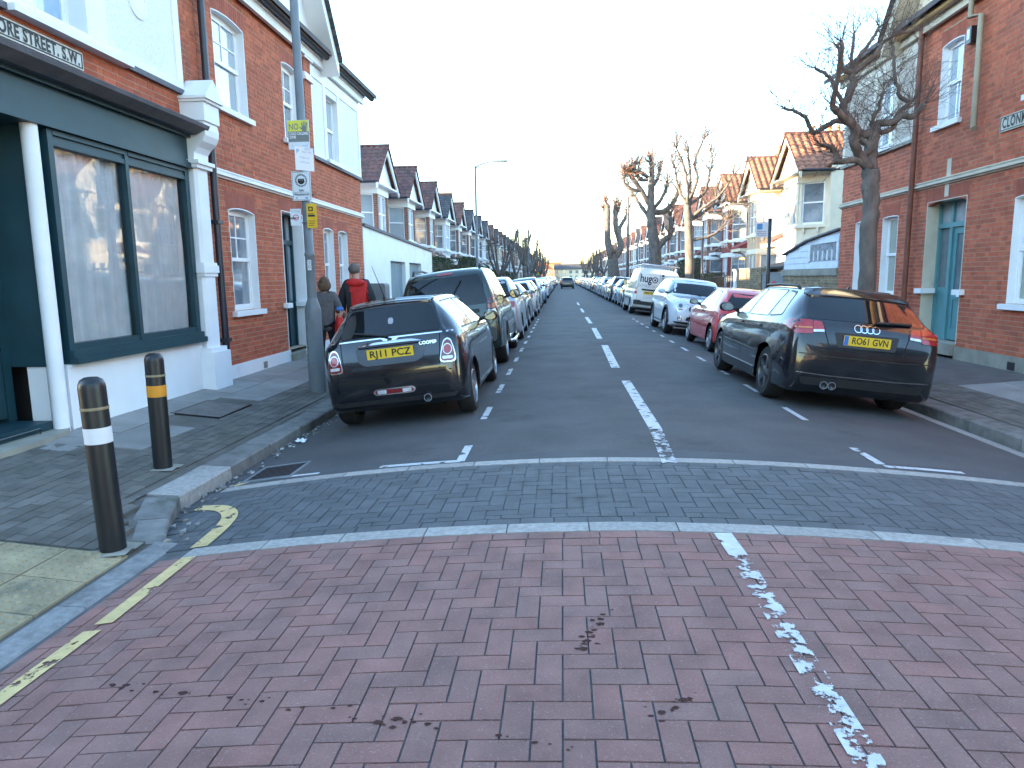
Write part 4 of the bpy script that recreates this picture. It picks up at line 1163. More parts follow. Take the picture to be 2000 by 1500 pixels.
def terrace_house(s, x0, y0, c, far, label, group, tiles=False, rnd=None, name='terraced_house', zoff=0.0):
    X = side_xf(s)
    W = 5.25
    root = None if far else empty(name, (x0, y0, zoff), label=label, cat='house', group=group)
    k = Kit(root, X, far)
    bay = [(.40, 0), (.95, .78), (2.55, .78), (3.10, 0)]
    wall, bw, trim, roof = c['wall'], c['bay'], c['trim'], c['roof']
    fr_m = M['white_gloss']
    k.part('wall', wall, lambda m: m.box(0, W, -8.5, 0, -.2, 5.15))
    zf = ((.78, 2.36), (3.22, 4.68))
    def poly(m, z0, z1, e=0.0):
        P = [(p[0] + (-e if i < 2 else e) * .9, p[1] + (e if i in (1, 2) else -.02)) for i, p in enumerate(bay)]
        m.prism(P, lambda p, q, a: (p, q, a), z0, z1)
    k.part('bay_base', bw if not c.get('base') else c['base'], lambda m: poly(m, -.2, zf[0][0] - .08))
    k.part('bay_sill', trim, lambda m: poly(m, zf[0][0] - .079, zf[0][0], .05))
    k.part('bay_band', trim, lambda m: poly(m, zf[0][1], zf[0][1] + .22, .03))
    sp = k.part('bay_spandrel', c.get('span', bw), lambda m: poly(m, zf[0][1] + .221, zf[1][0] - .13))
    k.part('bay_cornice', trim, lambda m: poly(m, zf[1][0] - .129, zf[1][0] - .05, .10))
    k.part('bay_cornice_top', trim, lambda m: poly(m, zf[1][0] - .049, zf[1][0], .05))
    k.part('bay_head', trim, lambda m: poly(m, zf[1][1], 5.02, .04))
    for (A, B) in ((bay[0], bay[1]), (bay[1], bay[2]), (bay[2], bay[3])):
        L_ = (Vector(B) - Vector(A)).length
        n = 3 if L_ > 1.2 else 2
        for i in range(n):
            t = (i + .5) * L_ / n
            k.part('corbel', trim, lambda m: (wall_seg(m, A, B, t - .045, t + .045, zf[1][0] - .27, zf[1][0] - .13, -.02, .085), wall_seg(m, A, B, t - .035, t + .035, zf[1][0] - .34, zf[1][0] - .271, -.02, .05)), sp)
    for fi, (z0, z1) in enumerate(zf):
        for i, (A, B) in enumerate(((bay[0], bay[1]), (bay[1], bay[2]), (bay[2], bay[3]))):
            L_ = (Vector(B) - Vector(A)).length
            pw = .20
            a, b = (.06, L_ - .13) if i == 0 else ((.15, L_ - .15) if i == 1 else (.13, L_ - .06))
            if i == 1:
                for t0, t1 in ((-.02, a), (b, L_ + .02)):
                    k.part('pier', bw, lambda m: wall_seg(m, A, B, t0, t1, z0, z1, -.2, .012))
            else:
                for t0, t1 in (((-.1, a), (b, L_ + .0)) if i == 0 else ((0, a), (b, L_ + .1))):
                    k.part('pier', bw if not c.get('pier_trim') else trim, lambda m: wall_seg(m, A, B, t0, t1, z0, z1, -.2, .0))
            mid = [(a, b)] if i != 1 else [(a, (a + b) / 2 - .03), ((a + b) / 2 + .03, b)]
            if i == 1: k.part('mullion', trim, lambda m: wall_seg(m, A, B, (a + b) / 2 - .03, (a + b) / 2 + .03, z0, z1, -.14, -.02))
            for (p, q) in mid:
                zm = z0 + (z1 - z0) * (.52 if fi else .55)
                def frame(m):
                    f = .05
                    wall_seg(m, A, B, p, p + f, z0, z1, -.12, -.05); wall_seg(m, A, B, q - f, q, z0, z1, -.12, -.05)
                    wall_seg(m, A, B, p + f, q - f, z0, z0 + .07, -.12, -.05); wall_seg(m, A, B, p + f, q - f, z1 - f, z1, -.12, -.05)
                    wall_seg(m, A, B, p + f, q - f, zm - .025, zm + .025, -.12, -.045)
                    if c.get('bars'):
                        wall_seg(m, A, B, (p + q) / 2 - .01, (p + q) / 2 + .01, zm + .025, z1 - f, -.11, -.055)
                        wall_seg(m, A, B, p + f, q - f, (zm + z1) / 2 - .01, (zm + z1) / 2 + .01, -.11, -.056)
                w = k.part('window', fr_m, frame)
                for (e, g) in ((z0 + .07, zm - .025), (zm + .025, z1 - .05)):
                    def pane(m):
                        wall_seg(m, A, B, p + .05, q - .05, e, g, -.10, -.09)
                    k.part('pane', c['pane'], pane, w)
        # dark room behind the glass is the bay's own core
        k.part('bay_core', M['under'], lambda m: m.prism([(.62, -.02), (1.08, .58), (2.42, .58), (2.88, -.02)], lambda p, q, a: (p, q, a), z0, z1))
    # street gable
    ga, gb, ze, za = .12, 3.38, 5.02, 6.42
    gc = (ga + gb) / 2
    g = k.part('gable', c.get('gable', trim), lambda m: m.prism([(ga + .1, ze), (gb - .1, ze), (gc, za - .06)], lambda p, q, a: (p, a, q), .60, .84))
    k.part('soffit', trim, lambda m: m.box(ga + .02, gb - .02, .0, 1.06, ze - .06, ze - .001))
    for sg in (-1, 1):
        e = ga - .12 if sg < 0 else gb + .12
        zz = ze - .12 * (za - ze) / (gc - ga)
        k.part('bargeboard', trim, lambda m: m.add([(gc, 1.00, za - .14), (e, 1.00, zz - .14), (e, 1.00, zz + .06), (gc, 1.00, za + .06), (gc, 1.06, za - .14), (e, 1.06, zz - .14), (e, 1.06, zz + .06), (gc, 1.06, za + .06)],
                                                   [(0, 1, 2, 3), (4, 7, 6, 5), (0, 4, 5, 1), (1, 5, 6, 2), (2, 6, 7, 3), (3, 7, 4, 0)]), g)
        k.part('gable_roof', roof, lambda m: roof_slab(m, [(gc, 1.12, za + .13), (e, 1.12, zz + .11), (e, -2.9, zz + .11), (gc, -2.9, za + .13)], .05), g)
        if tiles and sg < 0:
            p0, p1 = Vector((e, 0, zz + .12)), Vector((gc, 0, za + .14))
            sl_ = (p1 - p0); Ls = sl_.length; sl_.normalize()
            nrm = Vector((-sl_.z, 0, sl_.x))
            tm = tile_mesh(c['tile'])
            rows, cols = int(Ls / .235), 14
            for r in range(rows):
                for q in range(cols):
                    pos = p0 + sl_ * (r * Ls / rows - .03) + Vector((0, 1.02 - q * .25, 0)) + nrm * .004
                    ax = Vector(X(0, 1, 0)); ay = Vector(X(*sl_)); az = Vector(X(*nrm))
                    o = link('roof_tile', tm, g)
                    P = Vector(X(*pos))
                    o.matrix_local = Matrix(((ax.x, ay.x, az.x, P.x), (ax.y, ay.y, az.y, P.y), (ax.z, ay.z, az.z, P.z), (0, 0, 0, 1)))
    k.part('ridge', c.get('ridge', roof), lambda m: m.tube([(gc, 1.14, za + .13), (gc, -2.9, za + .13)], .07, 6), g)
    k.part('gutter', M['gutter'], lambda m: m.tube([(ga - .16, 1.0, ze - .02), (ga - .16, -.1, ze - .02)], .05, 6), g)
    # main roof, chimney
    def mroof(m):
        roof_slab(m, [(0, .25, 5.12), (W, .25, 5.12), (W, -3.6, 7.2), (0, -3.6, 7.2)], .08)
        roof_slab(m, [(0, -8.8, 5.12), (W, -8.8, 5.12), (W, -3.6, 7.2), (0, -3.6, 7.2)], .08)
        m.add([(.01, 0, 5.1), (.01, -3.6, 7.1), (.01, -8.5, 5.1)], [(0, 1, 2)])
    mr = k.part('main_roof', roof, mroof)
    ch = k.part('chimney', c.get('stack', M['brick_far_y']), lambda m: (m.box(-.3, .35, -4.2, -2.6, 6.2, 8.0), m.box(-.36, .41, -4.27, -2.53, 8.0, 8.12)), mr)
    for i in range(4):
        k.part('chimney_pot', M['terracotta'], lambda m: m.lathe([(.11, 8.12), (.09, 8.45), (.11, 8.5), (.08, 8.51)], 8, (.02, -4.0 + .4 * i, 0)), mr)
    if c.get('aerial'):
        k.part('tv_aerial', M['rim_dark'], lambda m: (m.tube([(.2, -3.4, 8.1), (.2, -3.4, 9.6)], .014, 4), m.tube([(.2, -3.9, 9.55), (.2, -2.9, 9.55)], .01, 4), *[m.tube([(-.12, -3.8 + .15 * q, 9.55), (.52, -3.8 + .15 * q, 9.55)], .006, 3) for q in range(6)]), mr)
    # entrance: door, canopy, window above
    u0, u1 = 3.62, 4.85
    dfm = k.part('door_frame', trim, lambda m: (m.box(u0, u0 + .1, -.05, .05, -.05, 2.6), m.box(u1 - .1, u1, -.05, .05, -.05, 2.6), m.box(u0 + .1, u1 - .1, -.05, .05, 2.45, 2.6), m.box(u0 + .1, u1 - .1, -.05, .04, 2.05, 2.12)))
    dd = k.part('door', c['door'], lambda m: m.box(u0 + .1, u1 - .1, .002, .02, 0, 2.05))
    k.part('door_light', M['pane'], lambda m: m.box(u0 + .1, u1 - .1, .002, .015, 2.12, 2.45), dfm)
    cn = k.part('porch_roof', c.get('porch', roof), lambda m: roof_slab(m, [(3.35, .04, 3.22), (5.15, .04, 3.22), (5.15, .95, 2.78), (3.35, .95, 2.78)], .07))
    k.part('porch_beam', trim, lambda m: (m.box(3.38, 5.12, .84, .92, 2.56, 2.70), m.box(3.38, 3.46, 0, .84, 2.56, 2.69), m.box(5.04, 5.12, 0, .84, 2.56, 2.69)))
    for u in (3.40, 5.06):
        k.part('porch_bracket', trim, lambda m: m.tube([(u, .05, 1.9), (u, .12, 2.25), (u, .4, 2.5), (u, .8, 2.56)], .04, 6))
    def uw(m):
        m.box(3.8, 3.86, .0, .05, 3.3, 4.7); m.box(4.6, 4.66, .0, .05, 3.3, 4.7); m.box(3.86, 4.6, .0, .05, 3.3, 3.37); m.box(3.86, 4.6, .0, .05, 4.63, 4.7); m.box(3.86, 4.6, .0, .055, 3.97, 4.03)
    w = k.part('window', fr_m, uw)
    k.part('pane', c['pane'], lambda m: m.box(3.86, 4.6, .0, .02, 3.37, 3.97), w); k.part('pane', c['pane'], lambda m: m.box(3.86, 4.6, .0, .02, 4.03, 4.63), w)
    k.part('sill', trim, lambda m: m.box(3.7, 4.76, .0, .12, 3.2, 3.296), w)
    k.part('lintel', trim, lambda m: m.box(3.7, 4.76, .0, .045, 4.703, 4.9), w)
    k.part('downpipe', M['rust_pipe'] if c.get('rust') else M['gutter'], lambda m: m.tube([(3.32, .08, 0), (3.32, .08, 4.9)], .04, 6))
    k.part('eaves_gutter', M['gutter'], lambda m: m.box(3.4, W, .1, .3, 5.03, 5.11))
    if far:
        o = k.done(name); o.location = (x0, y0, zoff); tag(o, label, 'house', group)
        return o
    return root

rt = random.Random(77)
PANES = [M['pane'], M['pane_light'], M['pane']]
DOORS = [pm('door_green', (.03, .07, .05), .4), pm('door_red', (.22, .02, .02), .4), pm('door_navy', (.02, .03, .09), .4), pm('door_black', (.015, .015, .015), .4)]
BR, WH = M['brick_far'], M['white']
def lcol(i):
    if i in (0, 1): d = dict(wall=BR, bay=BR, trim=WH, roof=M['roof_tile_far'], tile=M['tile_brown'], pane=M['pane_light'])
    elif i == 2: d = dict(wall=BR, bay=BR, trim=WH, roof=M['roof_tile_far'], tile=M['tile_brown'], pane=M['pane'], bars=True)
    elif i == 3: d = dict(wall=WH, bay=WH, trim=WH, roof=M['roof_dark'], tile=M['tile_brown'], pane=M['pane'], bars=True, ridge=M['terracotta'])
    else:
        w = BR if i in (4, 5, 8) else rt.choice([BR, WH, BR, M['cream']])
        d = dict(wall=BR if rt.random() < .8 else w, bay=w, trim=WH, roof=rt.choice([M['roof_dark'], M['roof_dark'], M['roof_tile_far']]), tile=M['tile_brown'], pane=rt.choice(PANES), bars=rt.random() < .6)
    d['door'] = rt.choice(DOORS); d['stack'] = BR; d['aerial'] = i % 3 == 1
    return d
RP = pm('red_bay_paint', (.23, .045, .04), .75, var=.15)
def rcol(i):
    if i == 0: d = dict(wall=M['cream'], bay=M['cream'], trim=M['cream'], roof=M['roof_tile_far'], tile=M['tile_orange'], pane=M['pane'], rust=True, stack=M['brick_yellow'])
    elif i == 1: d = dict(wall=M['cream'], bay=M['tan'], trim=M['cream'], roof=M['roof_tile_far'], tile=M['tile_orange'], pane=M['pane'], span=M['tan'], porch=M['red_paint'])
    elif i == 2: d = dict(wall=BR, bay=RP, trim=WH, roof=M['roof_tile_far'], tile=M['tile_orange'], pane=M['pane'], bars=True, porch=M['roof_tile_far'])
    else:
        w = RP if i == 4 else (BR if i in (3, 5, 6) else rt.choice([BR, WH, RP, BR, M['cream']]))
        d = dict(wall=BR, bay=w, trim=WH, roof=rt.choice([M['roof_tile_far'], M['roof_tile_far'], M['roof_dark']]), tile=M['tile_orange'], pane=rt.choice(PANES), bars=rt.random() < .5)
    d['door'] = rt.choice(DOORS); d['aerial'] = i % 3 == 1
    return d
def wname(c): return {'brick_far': 'red brick', 'white_paint': 'white', 'cream': 'cream', 'tan': 'tan', 'red_bay_paint': 'red painted'}[c['bay'].name]
NH = 30
for i in range(NH):
    c = lcol(i)
    rn = {'roof_tile_far': 'brown tiled', 'roof_dark': 'dark slate'}[c['roof'].name]
    terrace_house(1, -7.72, 25.85 + 5.25 * i, c, i >= 8, '%s bay-fronted terraced house, %s gable roof, %s along the left row' % (wname(c), rn, ORD[i]), 'terraced houses of the left row', tiles=i < 3)
    c = rcol(i)
    rn = {'roof_tile_far': 'red tiled', 'roof_dark': 'dark slate'}[c['roof'].name]
    terrace_house(-1, 9.28, 25.65 + 5.25 * i, c, i >= 8, '%s bay-fronted terraced house, %s gable roof, %s along the right row' % (wname(c), rn, ORD[i]), 'terraced houses of the right row', tiles=i < 3)
# houses of the next block, behind the camera: they show in the car windows
for i in range(6):
    c = rcol(i + 3)
    terrace_house(-1, 8.9, -12.5 - 5.25 * i, c, True, '%s terraced house behind the crossing, %s along the right side' % (wname(c), ORD[i]), 'houses behind the crossing on the right', zoff=0)
def plain_block(name, loc, x0, x1, y0, y1, eaves, ridge, along, label, win):
    """unseen block added for the shade it casts; shows only in reflections"""
    o = empty(name, loc, label=label, cat='building')
    mb = MB(); mb.box(x0, x1, y0, y1, -.2, eaves); mb.build('wall', M['brick_far'], o)
    mb = MB()
    if along == 'x': mb.prism([(y0 - .3, eaves), (y1 + .3, eaves), ((y0 + y1) / 2, ridge)], lambda p, q, a: (a, p, q), x0 - .2, x1 + .2)
    else: mb.prism([(x0 - .3, eaves), (x1 + .3, eaves), ((x0 + x1) / 2, ridge)], lambda p, q, a: (p, a, q), y0 - .2, y1 + .2)
    mb.build('roof', M['roof_dark'], o)
    for (ax, ay, bx, by, nx, ny) in win:
        n = int(math.hypot(bx - ax, by - ay) / 3.6)
        for q in range(n):
            t = (q + .5) / n
            cx, cy = ax + (bx - ax) * t, ay + (by - ay) * t
            for zz in [z for z in (.9, 3.9, 6.5) if z + 2 < eaves]:
                hx, hy = (.55, .04) if ny else (.04, .55)
                mb = MB(); mb.box(cx - hx, cx + hx, cy - hy, cy + hy, zz, zz + 1.7); w = mb.build('window', M['white_gloss'], o)
                mb = MB(); mb.box(cx - hx * .88 + nx * .012 * (hx < .1), cx + hx * .88 + nx * .012, cy - hy * .88, cy + hy * .88 + ny * .012, zz + .08, zz + 1.62); mb.build('pane', M['pane'], w)
plain_block('side_shade_terrace', (-5.3, -6, 0), -40, 0, -9, 0, 6.4, 9.2, 'x', 'unseen brick terrace added on the left behind the crossing to shade it', [(0, -9, 0, 0, 1, 0), (-40, 0, 0, 0, 0, 1)])  # unseen row, added to keep the low sun off the crossing
plain_block('back_shade_terrace', (-27, 17, 0), -8, 0, 0, 130, 6.6, 9.6, 'y', 'unseen long brick terrace added behind the left row to shade its roofs', [])  # unseen row, added and sized so its shadow covers the left roofs
# ================================================================== OUTBUILDINGS, GARDEN WALLS, HEDGES
ob = empty('garage_wing', (XL, 0, 0), label='white rendered garage wall with two grey-blue doors beyond the brick corner house', cat='garage')
mb = MB(X1)
gd = [(20.75, 22.75), (23.35, 25.35)]
us = [17.95, gd[0][0], gd[0][1], gd[1][0], gd[1][1], 27.5]
zt = lambda u: 2.83 - (u - 17.95) * .034
for i in range(5):
    a, b = us[i], us[i + 1]
    z0 = -.2 if i % 2 == 0 else 2.02
    mb.add([(a, -.25, z0), (b, -.25, z0), (b, -.25, zt(b)), (a, -.25, zt(a)), (a, 0, z0), (b, 0, z0), (b, 0, zt(b)), (a, 0, zt(a))],
           [(0, 1, 2, 3), (4, 7, 6, 5), (0, 4, 5, 1), (1, 5, 6, 2), (2, 6, 7, 3), (3, 7, 4, 0)])
mb.build('front_wall', M['white'], ob)
mb = MB(X1); ub(mb, 17.95, 27.5, -2.4, -.26, -.2, 2.4); mb.build('core_wall', M['white'], ob)
mb = MB(X1); mb.add([(17.95, -.32, zt(17.95)), (27.55, -.32, zt(27.55)), (27.55, .06, zt(27.55)), (17.95, .06, zt(17.95)), (17.95, -.32, zt(17.95) + .07), (27.55, -.32, zt(27.55) + .07), (27.55, .06, zt(27.55) + .07), (17.95, .06, zt(17.95) + .07)],
                    [(0, 1, 2, 3), (4, 7, 6, 5), (0, 4, 5, 1), (1, 5, 6, 2), (2, 6, 7, 3), (3, 7, 4, 0)]); mb.build('coping', M['lead'], ob)
for a, b in gd:
    mb = MB(X1); n = 6
    for q in range(n): ub(mb, a + (b - a) * q / n + .006, a + (b - a) * (q + 1) / n - .006, -.16, -.12, 0, 2.02)
    ub(mb, a, b, -.2, -.16, 0, 2.02)
    mb.build('garage_door', M['garage_door'], ob)
# right: timber lean-to standing on a yellow brick wall
XRs = side_xf(-1)
yw = empty('garden_wall', (XR, 0, 0), label='yellow stock brick garden wall below the white timber lean-to', cat='wall')
course_wall(yw, -1, 17.92, 22.2, -.1, 1.42, [], M['brick_yellow'], M['mortar_y'], XR, seed=31, top=300)
mb = MB(XRs); ub(mb, 17.92, 22.2, -.3, -.01, -.2, 1.42); mb.build('wall_core', M['brick_far_y'], yw)
mb = MB(XRs); ub(mb, 17.95, 22.25, -.34, .04, 1.421, 1.60); mb.build('coping', M['concrete'], yw)
lt_ = empty('timber_lean_to', (XR, 0, 0), label='white boarded lean-to shed with slanting roof on top of the yellow wall', cat='shed')
def ztop(u): return 2.50 - (u - 17.95) * .075 - max(0, u - 20.2) * .085
nb = 6
for i in range(nb):
    z0, z1 = 1.603 + .16 * i, 1.603 + .16 * (i + 1)
    ue = 22.15
    for uu in [x * .05 for x in range(int(17.95 / .05), int(22.15 / .05))]:
        if ztop(uu) < z1: ue = uu; break
    if ue - 17.95 < .2: break
    mb = MB(XRs)
    segs = [(17.95, ue)] if z1 < 1.80 or z0 > 2.24 else [(17.95, 18.02), (20.0, ue)]
    for a, b in segs:
        if b > a: mb.prism([(-.03, z0), (.012, z0), (-.002, z1 - .004), (-.03, z1 - .004)], lambda p, q, t: (t, p, q), a, b)
    mb.build('weatherboard', M['shed_white'], lt_)
mb = MB(XRs); mb.add([(17.95, -.03, 1.6), (22.15, -.03, 1.6), (22.15, -.03, ztop(22.15)), (20.2, -.03, ztop(20.2)), (17.95, -.03, ztop(17.95)), (17.95, -1.8, 1.6), (22.15, -1.8, 1.6), (22.15, -1.8, ztop(22.15)), (20.2, -1.8, ztop(20.2)), (17.95, -1.8, ztop(17.95))],
                     [(0, 1, 2, 3, 4), (5, 9, 8, 7, 6), (1, 6, 7, 2), (0, 4, 9, 5)]); mb.build('shed_wall', M['shed_white'], lt_)
mb = MB(XRs); ub(mb, 18.05, 19.98, -.025, -.015, 1.80, 2.24); wn_ = mb.build('window_glass', pm('dusty_glass', (.22, .25, .28), .2, var=.5, scale=9), lt_)
for q in range(7):
    mb = MB(XRs); u = 18.05 + 1.93 * q / 6; ub(mb, u - .02, u + .02, -.014, .01, 1.80, 2.06 if q % 6 else 2.24); mb.build('glazing_bar', M['white_gloss'], wn_)
mb = MB(XRs)
for a, b in ((17.9, 20.2), (20.2, 22.25)):
    mb.add([(a, .07, ztop(a) + .02), (b, .07, ztop(b) + .02), (b, -1.9, ztop(b) + .02), (a, -1.9, ztop(a) + .02), (a, .07, ztop(a) + .06), (b, .07, ztop(b) + .06), (b, -1.9, ztop(b) + .06), (a, -1.9, ztop(a) + .06)],
           [(0, 1, 2, 3), (4, 7, 6, 5), (0, 4, 5, 1), (1, 5, 6, 2), (2, 6, 7, 3), (3, 7, 4, 0)])
mb.build('shed_roof', M['lead'], lt_)
gt = empty('yard_gate', (XR, 0, 0), label='grey sheet metal yard gate with small red notice, between the yellow walls', cat='gate')
for q in range(4):
    mb = MB(XRs); a = 22.3 + .56 * q; ub(mb, a, a + .55, -.06, -.02, .0, 1.48); mb.build('gate_panel', M['cabinet_grey'], gt)
mb = MB(XRs); ub(mb, 22.25, 24.6, -.08, .0, 1.481, 1.53); mb.build('gate_rail', M['lamp_grey'], gt)
mb = MB(XRs); ub(mb, 23.0, 23.35, -.02, -.012, 1.05, 1.25); nt_ = mb.build('notice', M['ink_red'], gt)
dk = empty('dark_shed', (XR, 0, 0), label='low dark-roofed shed behind the grey yard gate', cat='shed')
mb = MB(XRs); ub(mb, 22.4, 26.4, -3.0, -.6, 0, 1.7); mb.build('shed_wall', M['cream_dull'], dk)
mb = MB(XRs); roof_slab(mb, [(22.2, -.4, 1.72), (26.6, -.4, 1.72), (26.6, -3.2, 2.35), (22.2, -3.2, 2.35)], .06); mb.build('shed_roof', M['roof_dark'], dk)
y2 = empty('garden_wall', (XR, 0, 0), label='mossy yellow brick garden wall beyond the grey yard gate', cat='wall')
course_wall(y2, -1, 24.65, 27.9, -.1, 1.66, [], M['brick_yellow'], M['mortar_y'], XR, seed=33, top=300)
mb = MB(XRs); ub(mb, 24.65, 27.9, -.3, -.01, -.2, 1.655); mb.build('wall_core', M['brick_far_y'], y2)
mb = MB(XRs); ub(mb, 24.62, 27.93, -.32, .02, 1.661, 1.70); mb.build('coping', M['concrete'], y2)
# low front walls and hedges of the gardens further on
def hedge(s, u0, u1, h, w, mat, label, dens=1.0, seed=0, x=None):
    r = random.Random(seed)
    o = empty('hedge', ((XL if s > 0 else XR) if x is None else x, (u0 + u1) / 2, 0), label=label, cat='hedge', group='garden hedges')
    X = side_xf(s)
    L_ = (u1 - u0) / 2
    mb = MB(X); mb.box(-L_ + .12, L_ - .12, -w + .12, -.12, 0, h - .15); mb.build('twig_core', M['soil'], o)
    lf = MB(X)
    n = int(900 * dens * (2 * L_ * h + 2 * L_ * w + 2 * w * h) / 4)
    for _ in range(n):
        t = r.random()
        if t < .5: p = (r.uniform(-L_, L_), r.gauss(-.03, .05), r.uniform(0, h))
        elif t < .75: p = (r.uniform(-L_, L_), r.uniform(-w, 0), h + r.gauss(-.04, .06))
        else: p = (r.choice((-L_, L_)) + r.gauss(0, .05), r.uniform(-w, 0), r.uniform(0, h))
        q = r.uniform(.025, .055)
        a, b = Vector((r.gauss(0, 1), r.gauss(0, 1), r.gauss(0, 1))).normalized(), Vector((r.gauss(0, 1), r.gauss(0, 1), r.gauss(0, 1)))
        b = (b - a * a.dot(b)).normalized()
        P = Vector(p)
        lf.add([tuple(P - a * q), tuple(P + b * q * .6), tuple(P + a * q), tuple(P - b * q * .6)], [(0, 1, 2, 3)])
    lf.build('leaves', mat, o, fix=False)
    return o
hl = [(28.0, 33.0, 2.35, 'hedge'), (33.6, 38.2, 2.1, 'hedge_brown'), (39, 43.5, 2.6, 'hedge'), (44.3, 48.5, 2.2, 'hedge'), (50, 54, 2.0, 'hedge_brown'), (57, 60, 2.1, 'hedge'), (64, 68, 2.0, 'hedge'), (72, 76, 2.0, 'hedge')]
for i, (a, b, h, m) in enumerate(hl):
    hedge(1, a, b, h, .8, M[m], '%s garden hedge on the left, %s beyond the garage' % ('brownish' if 'b' in m[5:] else 'green', ORD[i]), seed=i, dens=1.0 if i < 4 else .6)
hr = [(38.0, 42.5, 2.3, 'hedge'), (33.0, 37.2, 1.5, 'hedge_brown'), (56, 60, 1.8, 'hedge'), (66, 70, 1.7, 'hedge')]
hn = ['tall dark green garden hedge behind the white van', 'brownish low garden hedge behind the white van, nearer than the tall green hedge', 'green garden hedge on the right below the double-stemmed pollard', 'green garden hedge on the right, farthest along']
for i, (a, b, h, m) in enumerate(hr): hedge(-1, a, b, h, .8, M[m], hn[i], seed=20 + i, dens=.9)
for s, lst in ((1, [(48.7, 49.8), (54.2, 56.8), (60.3, 63.7), (68.2, 71.7), (76.2, 110)]), (-1, [(28.2, 32.7), (42.8, 55.7), (60.3, 65.7), (70.3, 110)])):
    for i, (a, b) in enumerate(lst):
        o = empty('front_garden_wall', (XL if s > 0 else XR, (a + b) / 2, 0), label='low brick front garden wall on the %s, %s of its run' % ('left' if s > 0 else 'right', ORD[i]), cat='wall', group='front garden walls')
        mb = MB(side_xf(s)); mb.box(-(b - a) / 2, (b - a) / 2, -.22, 0, -.2, .85); mb.build('brickwork', M['brick_far'], o)
        mb = MB(side_xf(s)); mb.box(-(b - a) / 2 - .02, (b - a) / 2 + .02, -.26, .04, .851, .93); mb.build('coping', M['white'], o)
# iron railing and white gate post on the right
rl = empty('iron_railing', (XR, 28.2, 0), label='black iron railings with white post in front of the red painted house', cat='railing')
for q in range(16):
    mb = MB(); mb.tube([(.1, .15 + .28 * q, .93), (.1, .15 + .28 * q, 1.42)], .012, 5); mb.build('bar', M['iron'], rl)
mb = MB(); mb.box(.08, .12, .1, 4.45, 1.36, 1.39); mb.build('rail', M['iron'], rl)
mb = MB(); mb.box(-.05, .28, -.25, .08, -.2, 1.62); mb.box(-.08, .31, -.28, .11, 1.62, 1.68); mb.build('gate_post', M['white'], rl)
# the end of the street
fe = empty('end_terrace', (2, 300, 0), label='pale rendered terrace closing the far end of the street', cat='building')
mb = MB(); mb.box(-5, 12, 0, 8, -.3, 4.6); mb.build('wall', M['cream_dull'], fe)
mb = MB(); mb.prism([(-.4, 4.6), (8.4, 4.6), (4, 7.0)], lambda p, q, a: (a, p, q), -5.3, 12.3); mb.build('roof', M['roof_dark'], fe)
for q in range(6):
    for zz in (.7, 2.9):
        mb = MB(); x = -4 + 2.6 * q; mb.box(x, x + 1.2, -.05, 0, zz, zz + 1.3); mb.build('window', M['pane'], fe)
f2 = empty('far_brick_house', (-7.2, 292, 0), label='sunlit orange brick house at the far left end of the street', cat='building')
mb = MB(); mb.box(-3.5, 3.5, 0, 8, -.3, 4.9); mb.build('wall', M['brick_far'], f2)
mb = MB(); mb.prism([(-3.9, 4.9), (3.9, 4.9), (0, 7.2)], lambda p, q, a: (p, a, q), -.3, 8.3); mb.build('roof', M['roof_tile_far'], f2)
for zz in (.7, 2.9):
    for x in (-2.3, 1.1):
        mb = MB(); mb.box(x, x + 1.2, -.05, 0, zz, zz + 1.3); mb.build('window', M['pane'], f2)
f3 = empty('far_flats', (-10, 480, 0), label='sunlit brick flats rising above the roofs at the end of the street', cat='building')
mb = MB(); mb.box(-12, 10, 0, 12, -.3, 10.8); mb.build('wall', M['terracotta'], f3)
mb = MB(); mb.box(-12.5, 10.5, -.5, 12.5, 10.8, 11.4); mb.build('roof', M['roof_dark'], f3)
for q in range(7):
    for zz in (1, 4, 7):
        mb = MB(); x = -11 + 3 * q; mb.box(x, x + 1.5, -.06, 0, zz, zz + 1.5); mb.build('window', M['pane'], f3)
# ================================================================== VEHICLES
def pchip(ys, n):
    """monotone interpolation of values at 0..len-1, n steps per interval"""
    m = len(ys); d = [ys[i + 1] - ys[i] for i in range(m - 1)]
    t = [0.0] * m
    for i in range(1, m - 1):
        t[i] = 0.0 if d[i - 1] * d[i] <= 0 else 2 * d[i - 1] * d[i] / (d[i - 1] + d[i])
    t[0], t[-1] = d[0], d[-1]
    out = []
    for i in range(m - 1):
        for k in range(n):
            s = k / n
            h = (2 * s ** 3 - 3 * s ** 2 + 1) * ys[i] + (s ** 3 - 2 * s ** 2 + s) * t[i] + (-2 * s ** 3 + 3 * s ** 2) * ys[i + 1] + (s ** 3 - s ** 2) * t[i + 1]
            out.append(h)
    out.append(ys[-1])
    return out
def smooth_path(pts, n=4):
    return [Vector(p) for p in cr([tuple(p) for p in pts], n)]

